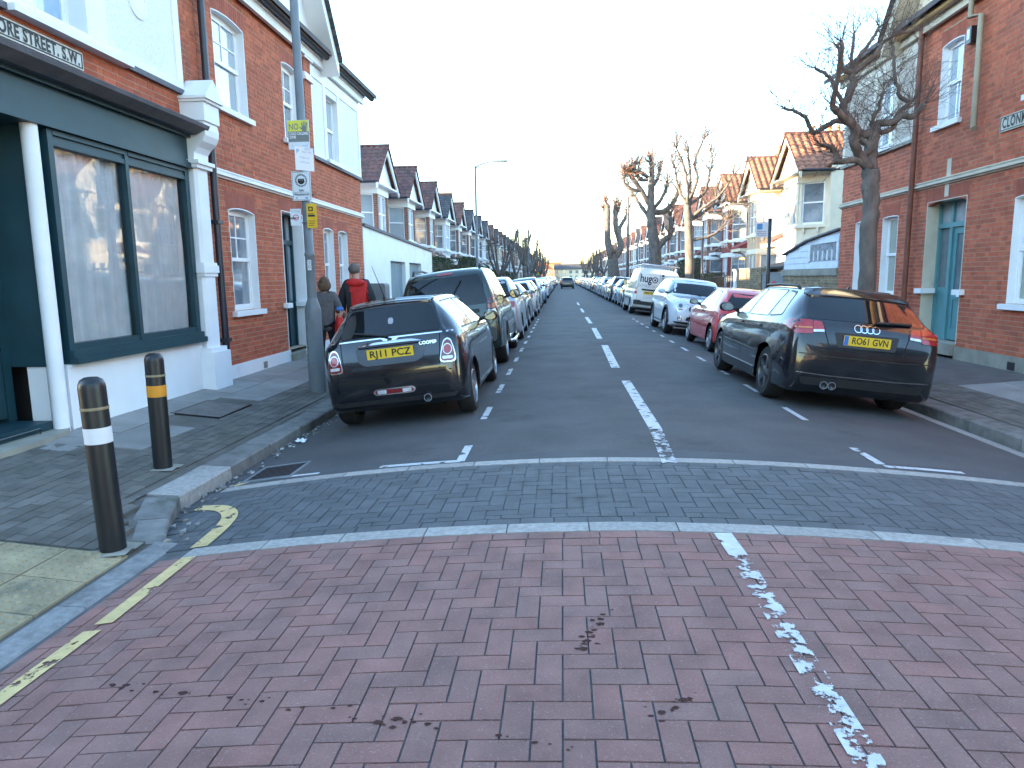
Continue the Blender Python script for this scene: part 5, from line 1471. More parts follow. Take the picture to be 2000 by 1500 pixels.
def car_body(st, arches, er=.07):
    """st rows: y, top z, half width, roof half width, shoulder z, bottom z. Returns a dense MB (right+left)"""
    n = 4
    cols = [pchip([r[i] for r in st], n) for i in range(6)]
    secs = []
    for y, zt, wm, wt, zs, zb in zip(*cols):
        zs = min(zs, zt - .025)
        zm = zb + (zs - zb) * .55
        e = min(er, (zt - zs) * .45)
        P = [(0, zb), (wm * .6, zb), (wm - .05, zb + .015), (wm - .008, zb + (zm - zb) * .4), (wm, zm), (wm - .012, zs - (zs - zm) * .35), (wm - .045, zs),
             ((wm - .05) * .5 + wt * .5 + .004, zs + (zt - e - zs) * .55), (wt, zt - e), (wt * .9, zt - e * .38), (wt * .55, zt - e * .1), (0, zt)]
        secs.append((y, cr(P, 3)))
    m = len(secs[0][1])
    vs, idx = [], {}
    for i, (y, S) in enumerate(secs):
        for j, (x, z) in enumerate(S):
            idx[(i, j, 1)] = len(vs); vs.append([x, y, z])
        for j, (x, z) in enumerate(S):
            if j in (0, m - 1): idx[(i, j, -1)] = idx[(i, j, 1)]
            else: idx[(i, j, -1)] = len(vs); vs.append([-x, y, z])
    fs = []
    for s in (1, -1):
        for i in range(len(secs) - 1):
            for j in range(m - 1):
                f = (idx[(i, j, s)], idx[(i + 1, j, s)], idx[(i + 1, j + 1, s)], idx[(i, j + 1, s)])
                fs.append(f if s > 0 else f[::-1])
    for i in (0, len(secs) - 1):
        ring = [idx[(i, j, 1)] for j in range(m)] + [idx[(i, j, -1)] for j in range(m - 2, 0, -1)]
        fs.append(tuple(ring))
    # wheel arches: drop what lies inside the circle, pull the rim onto it
    inside = set()
    for k, v in enumerate(vs):
        for (ay, az, ar) in arches:
            if abs(v[0]) > .45 and math.hypot(v[1] - ay, v[2] - az) < ar and v[2] < az + ar: inside.add(k)
    keep = []
    for f in fs:
        c = sum(1 for q in f if q in inside)
        if c >= len(f) * .75 - .01 and c > 1: continue
        keep.append(f)
    used = {q for f in keep for q in f}
    for k in inside & used:
        v = vs[k]
        for (ay, az, ar) in arches:
            dy, dz = v[1] - ay, v[2] - az
            h = math.hypot(dy, dz)
            if h < ar and h > 1e-4:
                if dz > -.04: v[1] = ay + dy * ar / h; v[2] = az + dz * ar / h
                else: v[1] = ay + math.copysign(math.sqrt(max(0, ar * ar - dz * dz)), dy)
    mb = MB(); mb.add([tuple(v) for v in vs], keep)
    return mb

def outline(pts, rnd=.03, n=3):
    """polygon with rounded corners"""
    out = []
    m = len(pts)
    for i in range(m):
        p, a, b = Vector(pts[i]), Vector(pts[i - 1]), Vector(pts[(i + 1) % m])
        r = min(rnd, (a - p).length * .45, (b - p).length * .45)
        s, e = p + (a - p).normalized() * r, p + (b - p).normalized() * r
        for k in range(n + 1):
            t = k / n
            out.append(tuple(s * (1 - t) ** 2 + p * 2 * t * (1 - t) + e * t * t))
    return out

class Car:
    def __init__(s, name, spec, paintm, label=None, group=None, cat='car', mats=None):
        s.sp = spec
        s.L = spec['L']
        s.root = empty(name, label=label, cat=cat, group=group)
        r = spec['wr']
        s.ax = (spec['ra'], spec['ra'] + spec['wb'])
        ar = [(a, r, r + .055) for a in s.ax]
        mb = car_body(spec['st'], ar, spec.get('er', .07))
        s.off = spec['ra'] + spec['wb'] / 2
        mb.v = [(x, y - s.off, z) for x, y, z in mb.v]
        s.body = mb.build('body', paintm, s.root, smooth=42)
        s.bvh = BVHTree.FromPolygons([Vector(v) for v in mb.v], mb.f)
        s.paint = paintm
        # dark floor and wheel wells
        w = spec['w'] - .26
        u = MB(); u.box(-w, w, .30 - s.off, s.L - .30 - s.off, spec['gc'] + .03, .62); u.build('underbody', M['under'], s.root)
        s.wheels(mats)
    def wheels(s, mats=None):
        r, w = s.sp['wr'], s.sp.get('tw', .20)
        tm = MB()
        prof = [(r * .68, -w / 2), (r * .9, -w / 2 - .004), (r * .985, -w / 2 + .025), (r, -w / 2 + .05), (r, w / 2 - .05), (r * .985, w / 2 - .025), (r * .9, w / 2 + .004), (r * .68, w / 2)]
        tm.lathe(prof, 28, axis='x', cap=False); tme = tm.mesh('wheel', M['tyre'], smooth=50)
        rm = MB()
        rr = r * .70
        rm.lathe([(rr, -w / 2 + .01), (rr, w / 2 - .002), (rr * .93, w / 2 + .004), (rr * .90, w / 2 - .03), (rr * .90, -w / 2 + .02)], 28, axis='x', cap=False)
        k = s.sp.get('spokes', 5)
        for i in range(k):
            a = 2 * math.pi * i / k
            c, d = math.cos(a), math.sin(a)
            hw = .034 if k < 8 else .02
            pts = []
            for xx in (w / 2 - .04, w / 2 - .006):
                for (q, h) in ((.03, hw * 1.3), (rr * .93, hw)):
                    for sg in (-1, 1): pts.append((xx - (.012 if q < .1 else 0), q * c - sg * h * d, q * d + sg * h * c))
            rm.add(pts, [(0, 1, 3, 2), (4, 6, 7, 5), (0, 4, 5, 1), (2, 3, 7, 6), (0, 2, 6, 4), (1, 5, 7, 3)])
        rm.lathe([(.07, w / 2 - .04), (.066, w / 2 - .01), (.04, w / 2 - .002), (.01, w / 2)], 14, axis='x')
        rme = rm.mesh('rim', s.sp.get('rimmat', M['rim']), smooth=40)
        disc = MB(); disc.lathe([(rr * .88, -w / 2 + .05), (rr * .88, -w / 2 + .06), (.01, -w / 2 + .062)], 20, axis='x'); dme = disc.mesh('brake_disc', M['rim_dark'])
        tx = s.sp['w'] - w / 2 - s.sp.get('tin', .03)
        for a in s.ax:
            for sg in (1, -1):
                o = link('wheel', tme, s.root, (sg * tx, a - s.off, r), (0, 0, 0 if sg > 0 else math.pi))
                link('rim', rme, o); link('brake_disc', dme, o)
    def hit(s, ax, p, q, off):
        """point on the body seen along an axis; p,q in the view plane (y given from the rear bumper)"""
        if ax == 'R': o, d = Vector((p, -6, q)), Vector((0, 1, 0))
        elif ax == 'F': o, d = Vector((p, 6, q)), Vector((0, -1, 0))
        elif ax == 'S': o, d = Vector((3, p - s.off, q)), Vector((-1, 0, 0))
        elif ax == 'L': o, d = Vector((-3, p - s.off, q)), Vector((1, 0, 0))
        else: o, d = Vector((p, q - s.off, 4)), Vector((0, 0, -1))
        h = s.bvh.ray_cast(o, d)
        if h[0] is None: h = s.bvh.find_nearest(o + d * (6 if ax in 'RF' else 2.2))[:2]
        return h[0] - d * off
    def panel(s, name, ax, pts, mat, off=.004, parent=None, rnd=.03, step=.09, skirt=.02, n=3, smooth=True):
        """a fitted piece (glass, lamp, trim) lying on the body"""
        ol = outline(pts, rnd, n) if rnd else list(pts)
        dn = []
        for a, b in zip(ol, ol[1:] + ol[:1]):
            a, b = Vector(a), Vector(b); k = max(1, int((b - a).length / step))
            dn += [a.lerp(b, i / k) for i in range(k)]
        m = len(dn)
        x0, x1 = min(v.x for v in dn), max(v.x for v in dn); y0, y1 = min(v.y for v in dn), max(v.y for v in dn)
        inner = []
        def inside(x, y):
            c = False
            for a, b in zip(dn, dn[1:] + dn[:1]):
                if (a.y > y) != (b.y > y) and x < (b.x - a.x) * (y - a.y) / (b.y - a.y) + a.x: c = not c
            return c
        gx, gy = max(1, int((x1 - x0) / step)), max(1, int((y1 - y0) / step))
        for i in range(1, gx):
            for j in range(1, gy):
                x, y = x0 + (x1 - x0) * i / gx, y0 + (y1 - y0) * j / gy
                if inside(x, y) and min((Vector((x, y)) - v).length for v in dn) > step * .35: inner.append(Vector((x, y)))
        vv, ee, ff, *_ = delaunay_2d_cdt(dn + inner, [(i, (i + 1) % m) for i in range(m)], [], 1, 1e-5)
        vs = [s.hit(ax, v.x, v.y, off) for v in vv]
        dirs = {'R': Vector((0, 1, 0)), 'F': Vector((0, -1, 0)), 'S': Vector((-1, 0, 0)), 'L': Vector((1, 0, 0)), 'T': Vector((0, 0, -1))}[ax]
        mb = MB()
        mb.add([tuple(v) for v in vs], [tuple(f) for f in ff])
        b = len(vs)
        if skirt and len(vv) >= m:
            mb.add([tuple(vs[i]) for i in range(m)] + [tuple(vs[i] + dirs * skirt) for i in range(m)], [(i, (i + 1) % m, m + (i + 1) % m, m + i) for i in range(m)])
        return mb.build(name, mat, parent or s.root, smooth=35 if smooth else False)
    def both(s, name, pts, mat, **k):
        return s.panel(name, 'S', pts, mat, **k), s.panel(name, 'L', pts, mat, **k)
    def seam(s, ax, path, w=.007, mat=None, parent=None, name='shut_line', off=.0015):
        P = [Vector(p) for p in path]
        fine = []
        for a, b in zip(P[:-1], P[1:]):
            k = max(1, int((b - a).length / .06)); fine += [a.lerp(b, i / k) for i in range(k)]
        fine.append(P[-1])
        vs = []
        for i, p in enumerate(fine):
            d = fine[min(i + 1, len(fine) - 1)] - fine[max(i - 1, 0)]
            nn = Vector((-d.y, d.x)).normalized() * w / 2
            vs += [tuple(s.hit(ax, *(p - nn), off)), tuple(s.hit(ax, *(p + nn), off))]
        mb = MB(); mb.add(vs, [(2 * i, 2 * i + 1, 2 * i + 3, 2 * i + 2) for i in range(len(fine) - 1)])
        return mb.build(name, mat or M['under'], parent or s.body, fix=False)
    def plate(s, ax, z, text, rear=True, blue=False, x=0.0, dark=None, tilt_=0.0):
        w, h = .52, .111
        yy = [s.hit(ax, x + q, z, 0).y for q in (-.2, 0, .2)]
        y = min(yy) - .014 if ax == 'R' else max(yy) + .014
        sg = -1 if ax == 'R' else 1
        e = link('number_plate', MB().box(-w / 2, w / 2, -.005, .005, -h / 2, h / 2).mesh('number_plate', M['plate_y'] if rear else M['plate_w']), s.root, (x, y, z))
        if ax == 'F': e.rotation_euler = (tilt_, 0, math.pi)
        else: e.rotation_euler = (tilt_, 0, 0)
        me = text_mesh(text, .105, M['ink'], space=1.0, bold=.0022)
        ww = max(v.co.x for v in me.vertices) - min(v.co.x for v in me.vertices)
        tw = .40 if blue else .46
        for v in me.vertices: v.co.x *= tw / ww
        t = link('lettering', me, e, (.03 if blue else 0, -.0065, 0), (math.pi / 2, 0, 0))
        if blue: link('blue_band', MB().box(-w / 2 + .003, -w / 2 + .05, -.0062, -.005, -h / 2 + .003, h / 2 - .003).mesh('blue_band', M['plate_blue']), e)
        return e
    def mirror(s, y, z, mat, w=.2, h=.13, out=.02):
        for sg in (1, -1):
            p = s.hit('S' if sg > 0 else 'L', y, z - .05, 0)
            x = abs(p.x)
            mb = MB(); mb.tube([(sg * (x - .03), y - s.off, z - .04), (sg * (x + .06 + out), y - s.off, z - .01)], [.03, .022], 6); st_ = mb.build('mirror_arm', M['plastic'], s.root, smooth=True)
            mb = MB()
            pr = [(.02, -.05), (.75, -.045), (.97, -.02), (1, .02), (.85, .06), (.45, .09), (.05, .10)]
            vs, n = [], 14
            for r_, d in pr:
                for k in range(n):
                    a = 2 * math.pi * k / n
                    vs.append((sg * (x + out + w / 2 + .02) + math.copysign(abs(math.cos(a)) ** .75, math.cos(a)) * w / 2 * r_, y - s.off + d, z + math.copysign(abs(math.sin(a)) ** .75, math.sin(a)) * h / 2 * r_))
            mb.add(vs, [(i * n + k, i * n + (k + 1) % n, (i + 1) * n + (k + 1) % n, (i + 1) * n + k) for i in range(len(pr) - 1) for k in range(n)] + [tuple(range(n)), tuple((len(pr) - 1) * n + k for k in range(n))])
            mo = mb.build('door_mirror', mat, s.root, smooth=50)
            g = MB(); vs = [(sg * (x + out + w / 2 + .02) + math.cos(2 * math.pi * k / n) * w / 2 * .82, y - s.off - .0525, z + math.sin(2 * math.pi * k / n) * h / 2 * .82) for k in range(n)]
            g.add(vs, [tuple(range(n))]); g.build('mirror_glass', M['car_glass_lit'], mo, fix=False)
    def place(s, x, yc, rz=0.0, yaw=0.0):
        a = tilt(x)
        s.root.location = (x, yc, zroad(x) - .006)
        s.root.rotation_euler = (0, a if rz == 0 else -a, rz + yaw)
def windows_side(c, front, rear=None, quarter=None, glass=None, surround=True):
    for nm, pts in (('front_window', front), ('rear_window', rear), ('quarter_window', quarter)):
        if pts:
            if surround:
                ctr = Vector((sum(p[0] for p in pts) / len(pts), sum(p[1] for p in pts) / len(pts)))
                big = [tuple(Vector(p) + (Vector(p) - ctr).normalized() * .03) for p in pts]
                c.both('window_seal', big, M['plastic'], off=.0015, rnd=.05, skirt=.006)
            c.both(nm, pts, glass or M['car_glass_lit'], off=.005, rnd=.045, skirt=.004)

SPEC = {}
# rows: y from the rear bumper, top z, half width, roof half width, shoulder z, bottom z
SPEC['mini'] = dict(L=3.70, w=.825, wb=2.467, ra=.60, wr=.295, gc=.16, tw=.19, spokes=10, er=.075, st=[
    (0.00, .66, .64, .58, .60, .34), (.02, .74, .71, .63, .68, .27), (.07, .90, .76, .66, .84, .235), (.115, 1.0, .78, .645, .93, .22), (.20, 1.13, .80, .60, .955, .20), (.34, 1.325, .815, .535, .965, .185), (.42, 1.395, .82, .51, .968, .18),
    (.62, 1.405, .825, .515, .97, .18), (1.3, 1.415, .825, .53, .965, .18), (1.95, 1.40, .825, .525, .96, .18), (2.22, 1.355, .825, .525, .955, .18), (2.50, 1.16, .823, .59, .95, .18), (2.72, .995, .82, .69, .94, .18), (2.95, .96, .815, .67, .90, .18),
    (3.30, .91, .785, .61, .84, .19), (3.52, .85, .73, .55, .78, .22), (3.64, .74, .65, .50, .68, .26), (3.70, .58, .55, .45, .52, .32)])
SPEC['countryman'] = dict(L=4.10, w=.895, wb=2.595, ra=.72, wr=.335, gc=.19, tw=.21, spokes=6, er=.08, st=[
    (0.0, .72, .70, .62, .66, .38), (.03, .86, .79, .70, .80, .30), (.09, 1.02, .84, .74, .95, .26), (.15, 1.10, .86, .72, 1.02, .24), (.32, 1.42, .885, .65, 1.05, .22), (.44, 1.52, .89, .63, 1.055, .21),
    (.8, 1.55, .895, .63, 1.055, .2), (1.6, 1.56, .895, .63, 1.05, .2), (2.15, 1.54, .895, .62, 1.045, .2), (2.42, 1.48, .895, .61, 1.04, .2), (2.74, 1.24, .893, .67, 1.035, .2), (2.96, 1.07, .89, .76, 1.02, .2), (3.2, 1.04, .885, .74, .98, .21),
    (3.6, 1.0, .86, .68, .93, .22), (3.88, .93, .80, .60, .86, .25), (4.02, .80, .72, .55, .74, .29), (4.10, .60, .60, .48, .54, .36)])
SPEC['audi'] = dict(L=4.29, w=.882, wb=2.578, ra=.85, wr=.32, gc=.15, tw=.225, spokes=5, rimmat=M['rim_dark'], er=.07, st=[
    (0.0, .68, .70, .62, .62, .36), (.025, .80, .775, .70, .74, .28), (.07, .95, .82, .74, .89, .23), (.13, 1.05, .84, .74, .98, .20), (.30, 1.20, .86, .69, 1.0, .19), (.50, 1.36, .872, .62, 1.0, .18), (.58, 1.405, .875, .595, 1.0, .175),
    (.85, 1.42, .88, .59, .995, .17), (1.5, 1.43, .882, .59, .975, .17), (2.2, 1.425, .882, .58, .955, .17), (2.55, 1.37, .882, .58, .945, .17), (2.95, 1.13, .88, .66, .93, .17), (3.2, .99, .875, .74, .915, .17), (3.5, .94, .86, .70, .87, .17),
    (3.9, .87, .82, .62, .80, .19), (4.14, .77, .74, .54, .70, .22), (4.24, .65, .65, .48, .58, .26), (4.29, .52, .54, .42, .46, .30)])
SPEC['ka'] = dict(L=3.62, w=.815, wb=2.446, ra=.56, wr=.275, gc=.15, tw=.165, spokes=7, er=.10, st=[
    (0.0, .62, .60, .52, .56, .34), (.03, .74, .70, .60, .68, .27), (.10, .88, .76, .64, .81, .22), (.19, 1.0, .785, .64, .88, .20), (.34, 1.16, .80, .62, .90, .19), (.52, 1.285, .81, .585, .905, .18), (.75, 1.355, .815, .565, .905, .17),
    (1.1, 1.38, .815, .555, .90, .17), (1.6, 1.375, .815, .545, .895, .17), (2.0, 1.33, .815, .54, .89, .17), (2.4, 1.17, .812, .58, .88, .17), (2.8, .985, .805, .66, .86, .17), (3.05, .88, .79, .62, .81, .18), (3.35, .77, .74, .54, .70, .20),
    (3.53, .66, .65, .47, .60, .24), (3.62, .52, .52, .40, .46, .30)])
SPEC['van'] = dict(L=4.89, w=.95, wb=3.0, ra=.96, wr=.335, gc=.2, tw=.21, spokes=7, er=.10, st=[
    (0.0, .62, .86, .80, .56, .42), (.02, .95, .905, .86, .75, .36), (.05, 1.40, .92, .86, .98, .33), (.09, 1.78, .93, .82, 1.05, .31), (.17, 1.90, .935, .76, 1.06, .29), (.35, 1.945, .94, .75, 1.06, .26),
    (1.0, 1.955, .95, .75, 1.06, .25), (2.2, 1.95, .95, .75, 1.05, .25), (3.0, 1.93, .95, .74, 1.04, .25), (3.35, 1.86, .95, .73, 1.03, .25), (3.75, 1.55, .945, .74, 1.02, .25), (4.08, 1.24, .94, .78, 1.01, .25), (4.3, 1.10, .92, .76, .97, .26),
    (4.62, .98, .86, .68, .88, .28), (4.80, .84, .78, .60, .76, .30), (4.89, .62, .66, .52, .56, .36)])
SPEC['jeep'] = dict(L=4.42, w=.905, wb=2.65, ra=.90, wr=.36, gc=.26, tw=.235, spokes=5, er=.085, st=[
    (0.0, .78, .76, .70, .72, .44), (.025, .95, .85, .80, .86, .38), (.06, 1.10, .875, .82, 1.0, .36), (.11, 1.28, .885, .80, 1.10, .34), (.22, 1.58, .893, .74, 1.12, .33), (.34, 1.73, .897, .69, 1.12, .32), (.48, 1.78, .90, .675, 1.12, .31),
    (1.0, 1.80, .905, .67, 1.11, .3), (1.8, 1.79, .905, .665, 1.10, .3), (2.35, 1.76, .905, .66, 1.09, .3), (2.6, 1.68, .905, .655, 1.085, .3), (2.92, 1.32, .90, .70, 1.08, .3), (3.1, 1.13, .895, .76, 1.06, .3), (3.5, 1.08, .87, .72, 1.0, .3),
    (4.0, 1.02, .82, .66, .93, .32), (4.28, .93, .76, .60, .84, .36), (4.42, .70, .66, .52, .63, .42)])
SPEC['hatch'] = dict(L=4.05, w=.86, wb=2.53, ra=.72, wr=.305, gc=.17, tw=.195, spokes=7, er=.07, st=[
    (0.0, .64, .66, .58, .58, .36), (.03, .80, .76, .68, .74, .28), (.09, .98, .81, .72, .90, .23), (.16, 1.08, .83, .70, .97, .21), (.36, 1.30, .85, .62, .98, .19), (.50, 1.41, .856, .59, .98, .18),
    (.9, 1.455, .86, .585, .97, .17), (1.5, 1.465, .86, .58, .955, .17), (2.1, 1.44, .86, .57, .94, .17), (2.4, 1.37, .86, .57, .93, .17), (2.78, 1.13, .858, .65, .92, .17), (3.05, .98, .852, .72, .90, .17), (3.4, .92, .83, .66, .84, .18),
    (3.75, .84, .77, .57, .77, .21), (3.95, .72, .68, .49, .65, .26), (4.05, .54, .54, .42, .48, .32)])
SPEC['saloon'] = dict(L=4.45, w=.875, wb=2.65, ra=.92, wr=.31, gc=.17, tw=.2, spokes=7, er=.07, st=[
    (0.0, .66, .68, .60, .60, .36), (.03, .84, .77, .68, .78, .28), (.09, 1.0, .82, .72, .93, .23), (.20, 1.045, .84, .72, .97, .2), (.55, 1.06, .86, .70, .98, .19), (.75, 1.12, .865, .68, .98, .18), (1.15, 1.36, .87, .60, .975, .18), (1.4, 1.42, .872, .58, .97, .17),
    (1.9, 1.44, .875, .575, .96, .17), (2.4, 1.42, .875, .57, .95, .17), (2.7, 1.36, .875, .57, .94, .17), (3.1, 1.11, .872, .66, .93, .17), (3.35, .98, .865, .74, .91, .17), (3.8, .91, .84, .66, .84, .18), (4.15, .83, .77, .57, .76, .21), (4.36, .70, .67, .49, .63, .26), (4.45, .52, .54, .42, .46, .32)])
SPEC['mpv'] = dict(L=4.25, w=.88, wb=2.62, ra=.76, wr=.315, gc=.17, tw=.2, spokes=6, er=.075, st=[
    (0.0, .70, .70, .62, .64, .36), (.03, .90, .79, .72, .82, .28), (.08, 1.06, .835, .75, .97, .23), (.15, 1.22, .85, .73, 1.04, .21), (.30, 1.48, .865, .67, 1.05, .19), (.44, 1.58, .87, .64, 1.05, .18),
    (.9, 1.62, .88, .63, 1.04, .17), (1.6, 1.63, .88, .62, 1.03, .17), (2.2, 1.60, .88, .61, 1.02, .17), (2.6, 1.50, .88, .61, 1.01, .17), (3.05, 1.20, .877, .68, 1.0, .17), (3.3, 1.05, .87, .74, .97, .17), (3.65, .97, .84, .66, .9, .18),
    (3.98, .88, .77, .57, .8, .21), (4.15, .76, .69, .5, .69, .26), (4.25, .58, .56, .44, .52, .32)])

# ------------------------------------------------------------------ black hatchback, nearest on the left
PB = paint('black', (.006, .006, .009), 0.2, .18)
c = Car('black_hatchback', SPEC['mini'], PB, 'glossy black small hatchback with chrome boot handle, nearest car at the left kerb', None)
c.panel('rear_window_seal', 'R', [(-.61, 1.015), (.61, 1.015), (.485, 1.335), (-.485, 1.335)], M['plastic'], .002, rnd=.07, skirt=.01)
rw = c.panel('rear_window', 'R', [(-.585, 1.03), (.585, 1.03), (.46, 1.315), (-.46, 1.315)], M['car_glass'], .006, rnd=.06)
c.panel('window_sticker', 'R', [(-.02, 1.14), (.04, 1.14), (.04, 1.21), (-.02, 1.21)], M['ink_grey'], .0075, rw, rnd=.03, skirt=0)
wp = MB(); wp.tube([c.hit('R', -.02, 1.02, .03), c.hit('R', -.2, 1.05, .03), c.hit('R', -.40, 1.08, .03)], .013, 6); wp.build('rear_wiper', M['plastic'], c.root)
c.panel('roof_spoiler', 'T', [(-.48, .36), (.48, .36), (.49, .52), (-.49, .52)], PB, .02, rnd=.06, skirt=.03)
c.seam('R', [(-.70, .995), (0, 1.0), (.70, .995)], .014, M['chrome'], name='waist_chrome', off=.004)
for sg in (-1, 1):
    pts = [(sg * .545, .685), (sg * .71, .68), (sg * .70, .80), (sg * .672, .895), (sg * .635, .915), (sg * .598, .89), (sg * .57, .80)]
    ctr = Vector((sg * .632, .79))
    c.panel('lamp_ring', 'R', [tuple(ctr + (Vector(p) - ctr) * 1.13) for p in pts], M['chrome'], .010, rnd=.05, step=.04)
    tl = c.panel('tail_lamp', 'R', pts, M['lens_dark_red'], .018, rnd=.05, step=.04)
    cc = (sg * .634, .81)
    c.panel('lamp_centre', 'R', [(cc[0] + .052 * math.cos(a * .5236), cc[1] + .06 * math.sin(a * .5236)) for a in range(12)], M['lens_clear'], .021, tl, rnd=0, step=.04)
    c.panel('lamp_inner', 'R', [(cc[0] + .043 * math.cos(a * .5236), cc[1] + .05 * math.sin(a * .5236)) for a in range(12)], M['lens_red'], .024, tl, rnd=0, step=.04)
    c.panel('reverse_lamp', 'R', [(sg * .575, .708), (sg * .685, .704), (sg * .685, .735), (sg * .573, .739)], M['lens_clear'], .020, tl, rnd=.01, step=.04)
c.panel('plate_recess', 'R', [(-.40, .905), (.40, .905), (.36, .755), (.28, .715), (-.28, .715), (-.36, .755)], pm('recess_grey', (.05, .055, .065), .35), .004, rnd=.03)
hb = MB()
n = 12
vs = []
for i in range(n + 1):
    x = -.36 + .72 * i / n
    p = c.hit('R', x, .93, 0)
    h = .030 * (1 - abs(x / .36) ** 4) + .008
    vs += [(x, p.y - .002, .915), (x, p.y - .035, .918), (x, p.y - .042, .93 + h * .3), (x, p.y - .022, .93 + h), (x, p.y + .01, .932 + h)]
hb.add(vs, [(i * 5 + j, i * 5 + j + 5, i * 5 + j + 6, i * 5 + j + 1) for i in range(n) for j in range(4)] + [(0, 1, 2, 3, 4), tuple(n * 5 + j for j in (4, 3, 2, 1, 0))])
hb.build('boot_handle', M['chrome'], c.root, smooth=50)
c.plate('R', .835, 'RJ11 PCZ')
# winged badge and model script
bg = c.panel('badge', 'R', [(-.032 + .0, .985), (-.10, 1.0), (-.085, .982), (-.06, .966), (-.02, .957), (.02, .957), (.06, .966), (.085, .982), (.10, 1.0), (.032, .985)], M['chrome'], .007, rnd=.004, step=.03, skirt=.006)
c.panel('badge_disc', 'R', [(.026 * math.cos(a * .5236), .976 + .024 * math.sin(a * .5236)) for a in range(12)], M['ink'], .012, bg, rnd=0, step=.03)
me = text_mesh('COOPER', .05, M['chrome'], bold=.001); p = c.hit('R', .50, .895, .012)
o = link('model_script', me, c.root, (.425, c.hit('R', .50, .90, 0).y - .010, .90), (math.pi / 2 - .2, 0, .10))
c.seam('R', [(-.79, .60), (-.5, .585), (0, .58), (.5, .585), (.79, .60)], .012)
c.seam('R', [(.56, .99), (.545, .80), (.53, .62)], .009); c.seam('R', [(-.56, .99), (-.545, .80), (-.53, .62)], .009)
fg = c.panel('fog_lamp_ring', 'R', [(-.21, .385), (.21, .385), (.245, .42), (.21, .455), (-.21, .455), (-.245, .42)], M['chrome'], .010, rnd=.03, step=.05)
c.panel('fog_lamp', 'R', [(-.20, .395), (.20, .395), (.22, .42), (.20, .445), (-.20, .445), (-.22, .42)], M['lens_dark_red'], .015, fg, rnd=.02, step=.05)
for x0, x1 in ((-.19, -.09), (.09, .19)): c.panel('fog_reverse', 'R', [(x0, .40), (x1, .40), (x1, .44), (x0, .44)], M['lens_clear'], .018, fg, rnd=.01, step=.05)
c.panel('bumper_skirt', 'R', [(-.66, .29), (.66, .29), (.70, .335), (-.70, .335)], M['plastic'], .008, rnd=.03)
ex = MB(); y0 = c.hit('R', .36, .36, 0).y; ex.lathe([(.042, y0 - .03), (.045, y0 - .035), (.036, y0 - .035), (.034, y0 + .05)], 16, (.36, 0, .31), 'y', cap=False); ex.build('exhaust', M['chrome'], c.root, smooth=40)
windows_side(c, [(1.32, 1.0), (2.42, .985), (2.12, 1.30), (1.36, 1.325)], None, [(.42, 1.02), (1.24, 1.0), (1.24, 1.325), (.60, 1.315)], surround=False)
c.both('side_glass_black', [(.36, .995), (2.52, .972), (2.14, 1.325), (1.3, 1.345), (.56, 1.33)], M['plastic'], off=.002, rnd=.05, skirt=.006)
c.both('pillar_pale', [(.34, 1.0), (.41, 1.0), (.58, 1.31), (.545, 1.32)], M['chrome'], off=.006, rnd=.02, skirt=.004)
c.both('waist_chrome', [(.30, .982), (2.5, .962), (2.5, .974), (.30, .995)], M['chrome'], off=.006, rnd=0, skirt=.006)
c.both('sill_trim', [(.96, .19), (2.72, .19), (2.72, .29), (.96, .29)], M['plastic'], off=.008, rnd=.02)
for ax in 'SL':
    c.seam(ax, [(1.30, .97), (1.29, .6), (1.33, .32)]); c.seam(ax, [(2.44, .96), (2.47, .6), (2.44, .32)])
    for a in c.ax:
        ring = [(a + (.365) * math.cos(t), .295 + .365 * math.sin(t)) for t in [math.pi * k / 16 for k in range(17)]] + [(a + .345 * math.cos(t), .295 + .345 * math.sin(t)) for t in [math.pi * k / 16 for k in range(16, -1, -1)]]
        c.panel('arch_trim', ax, ring, M['plastic'], .010, rnd=0, step=.08)
    c.panel('door_handle', ax, [(1.40, .88), (1.62, .875), (1.62, .90), (1.40, .905)], M['chrome'], .02, rnd=.01, step=.05)
    c.panel('side_repeater', ax, [(2.58, .80), (2.72, .80), (2.74, .85), (2.60, .85)], M['chrome'], .01, rnd=.01, step=.05)
c.mirror(2.28, 1.02, PB, .2, .145)
an = MB(); an.tube([c.hit('T', -.12, .62, 0), c.hit('T', -.12, .62, .05) + Vector((0, -.02, 0))], [.03, .012], 8); an.tube([c.hit('T', -.12, .62, .04), c.hit('T', -.12, .62, .40) + Vector((-.05, -.17, 0))], [.006, .003], 5); an.build('aerial', M['plastic'], c.root)
c.place(-1.78, 8.08 + 2.467 / 2)
MINI = c

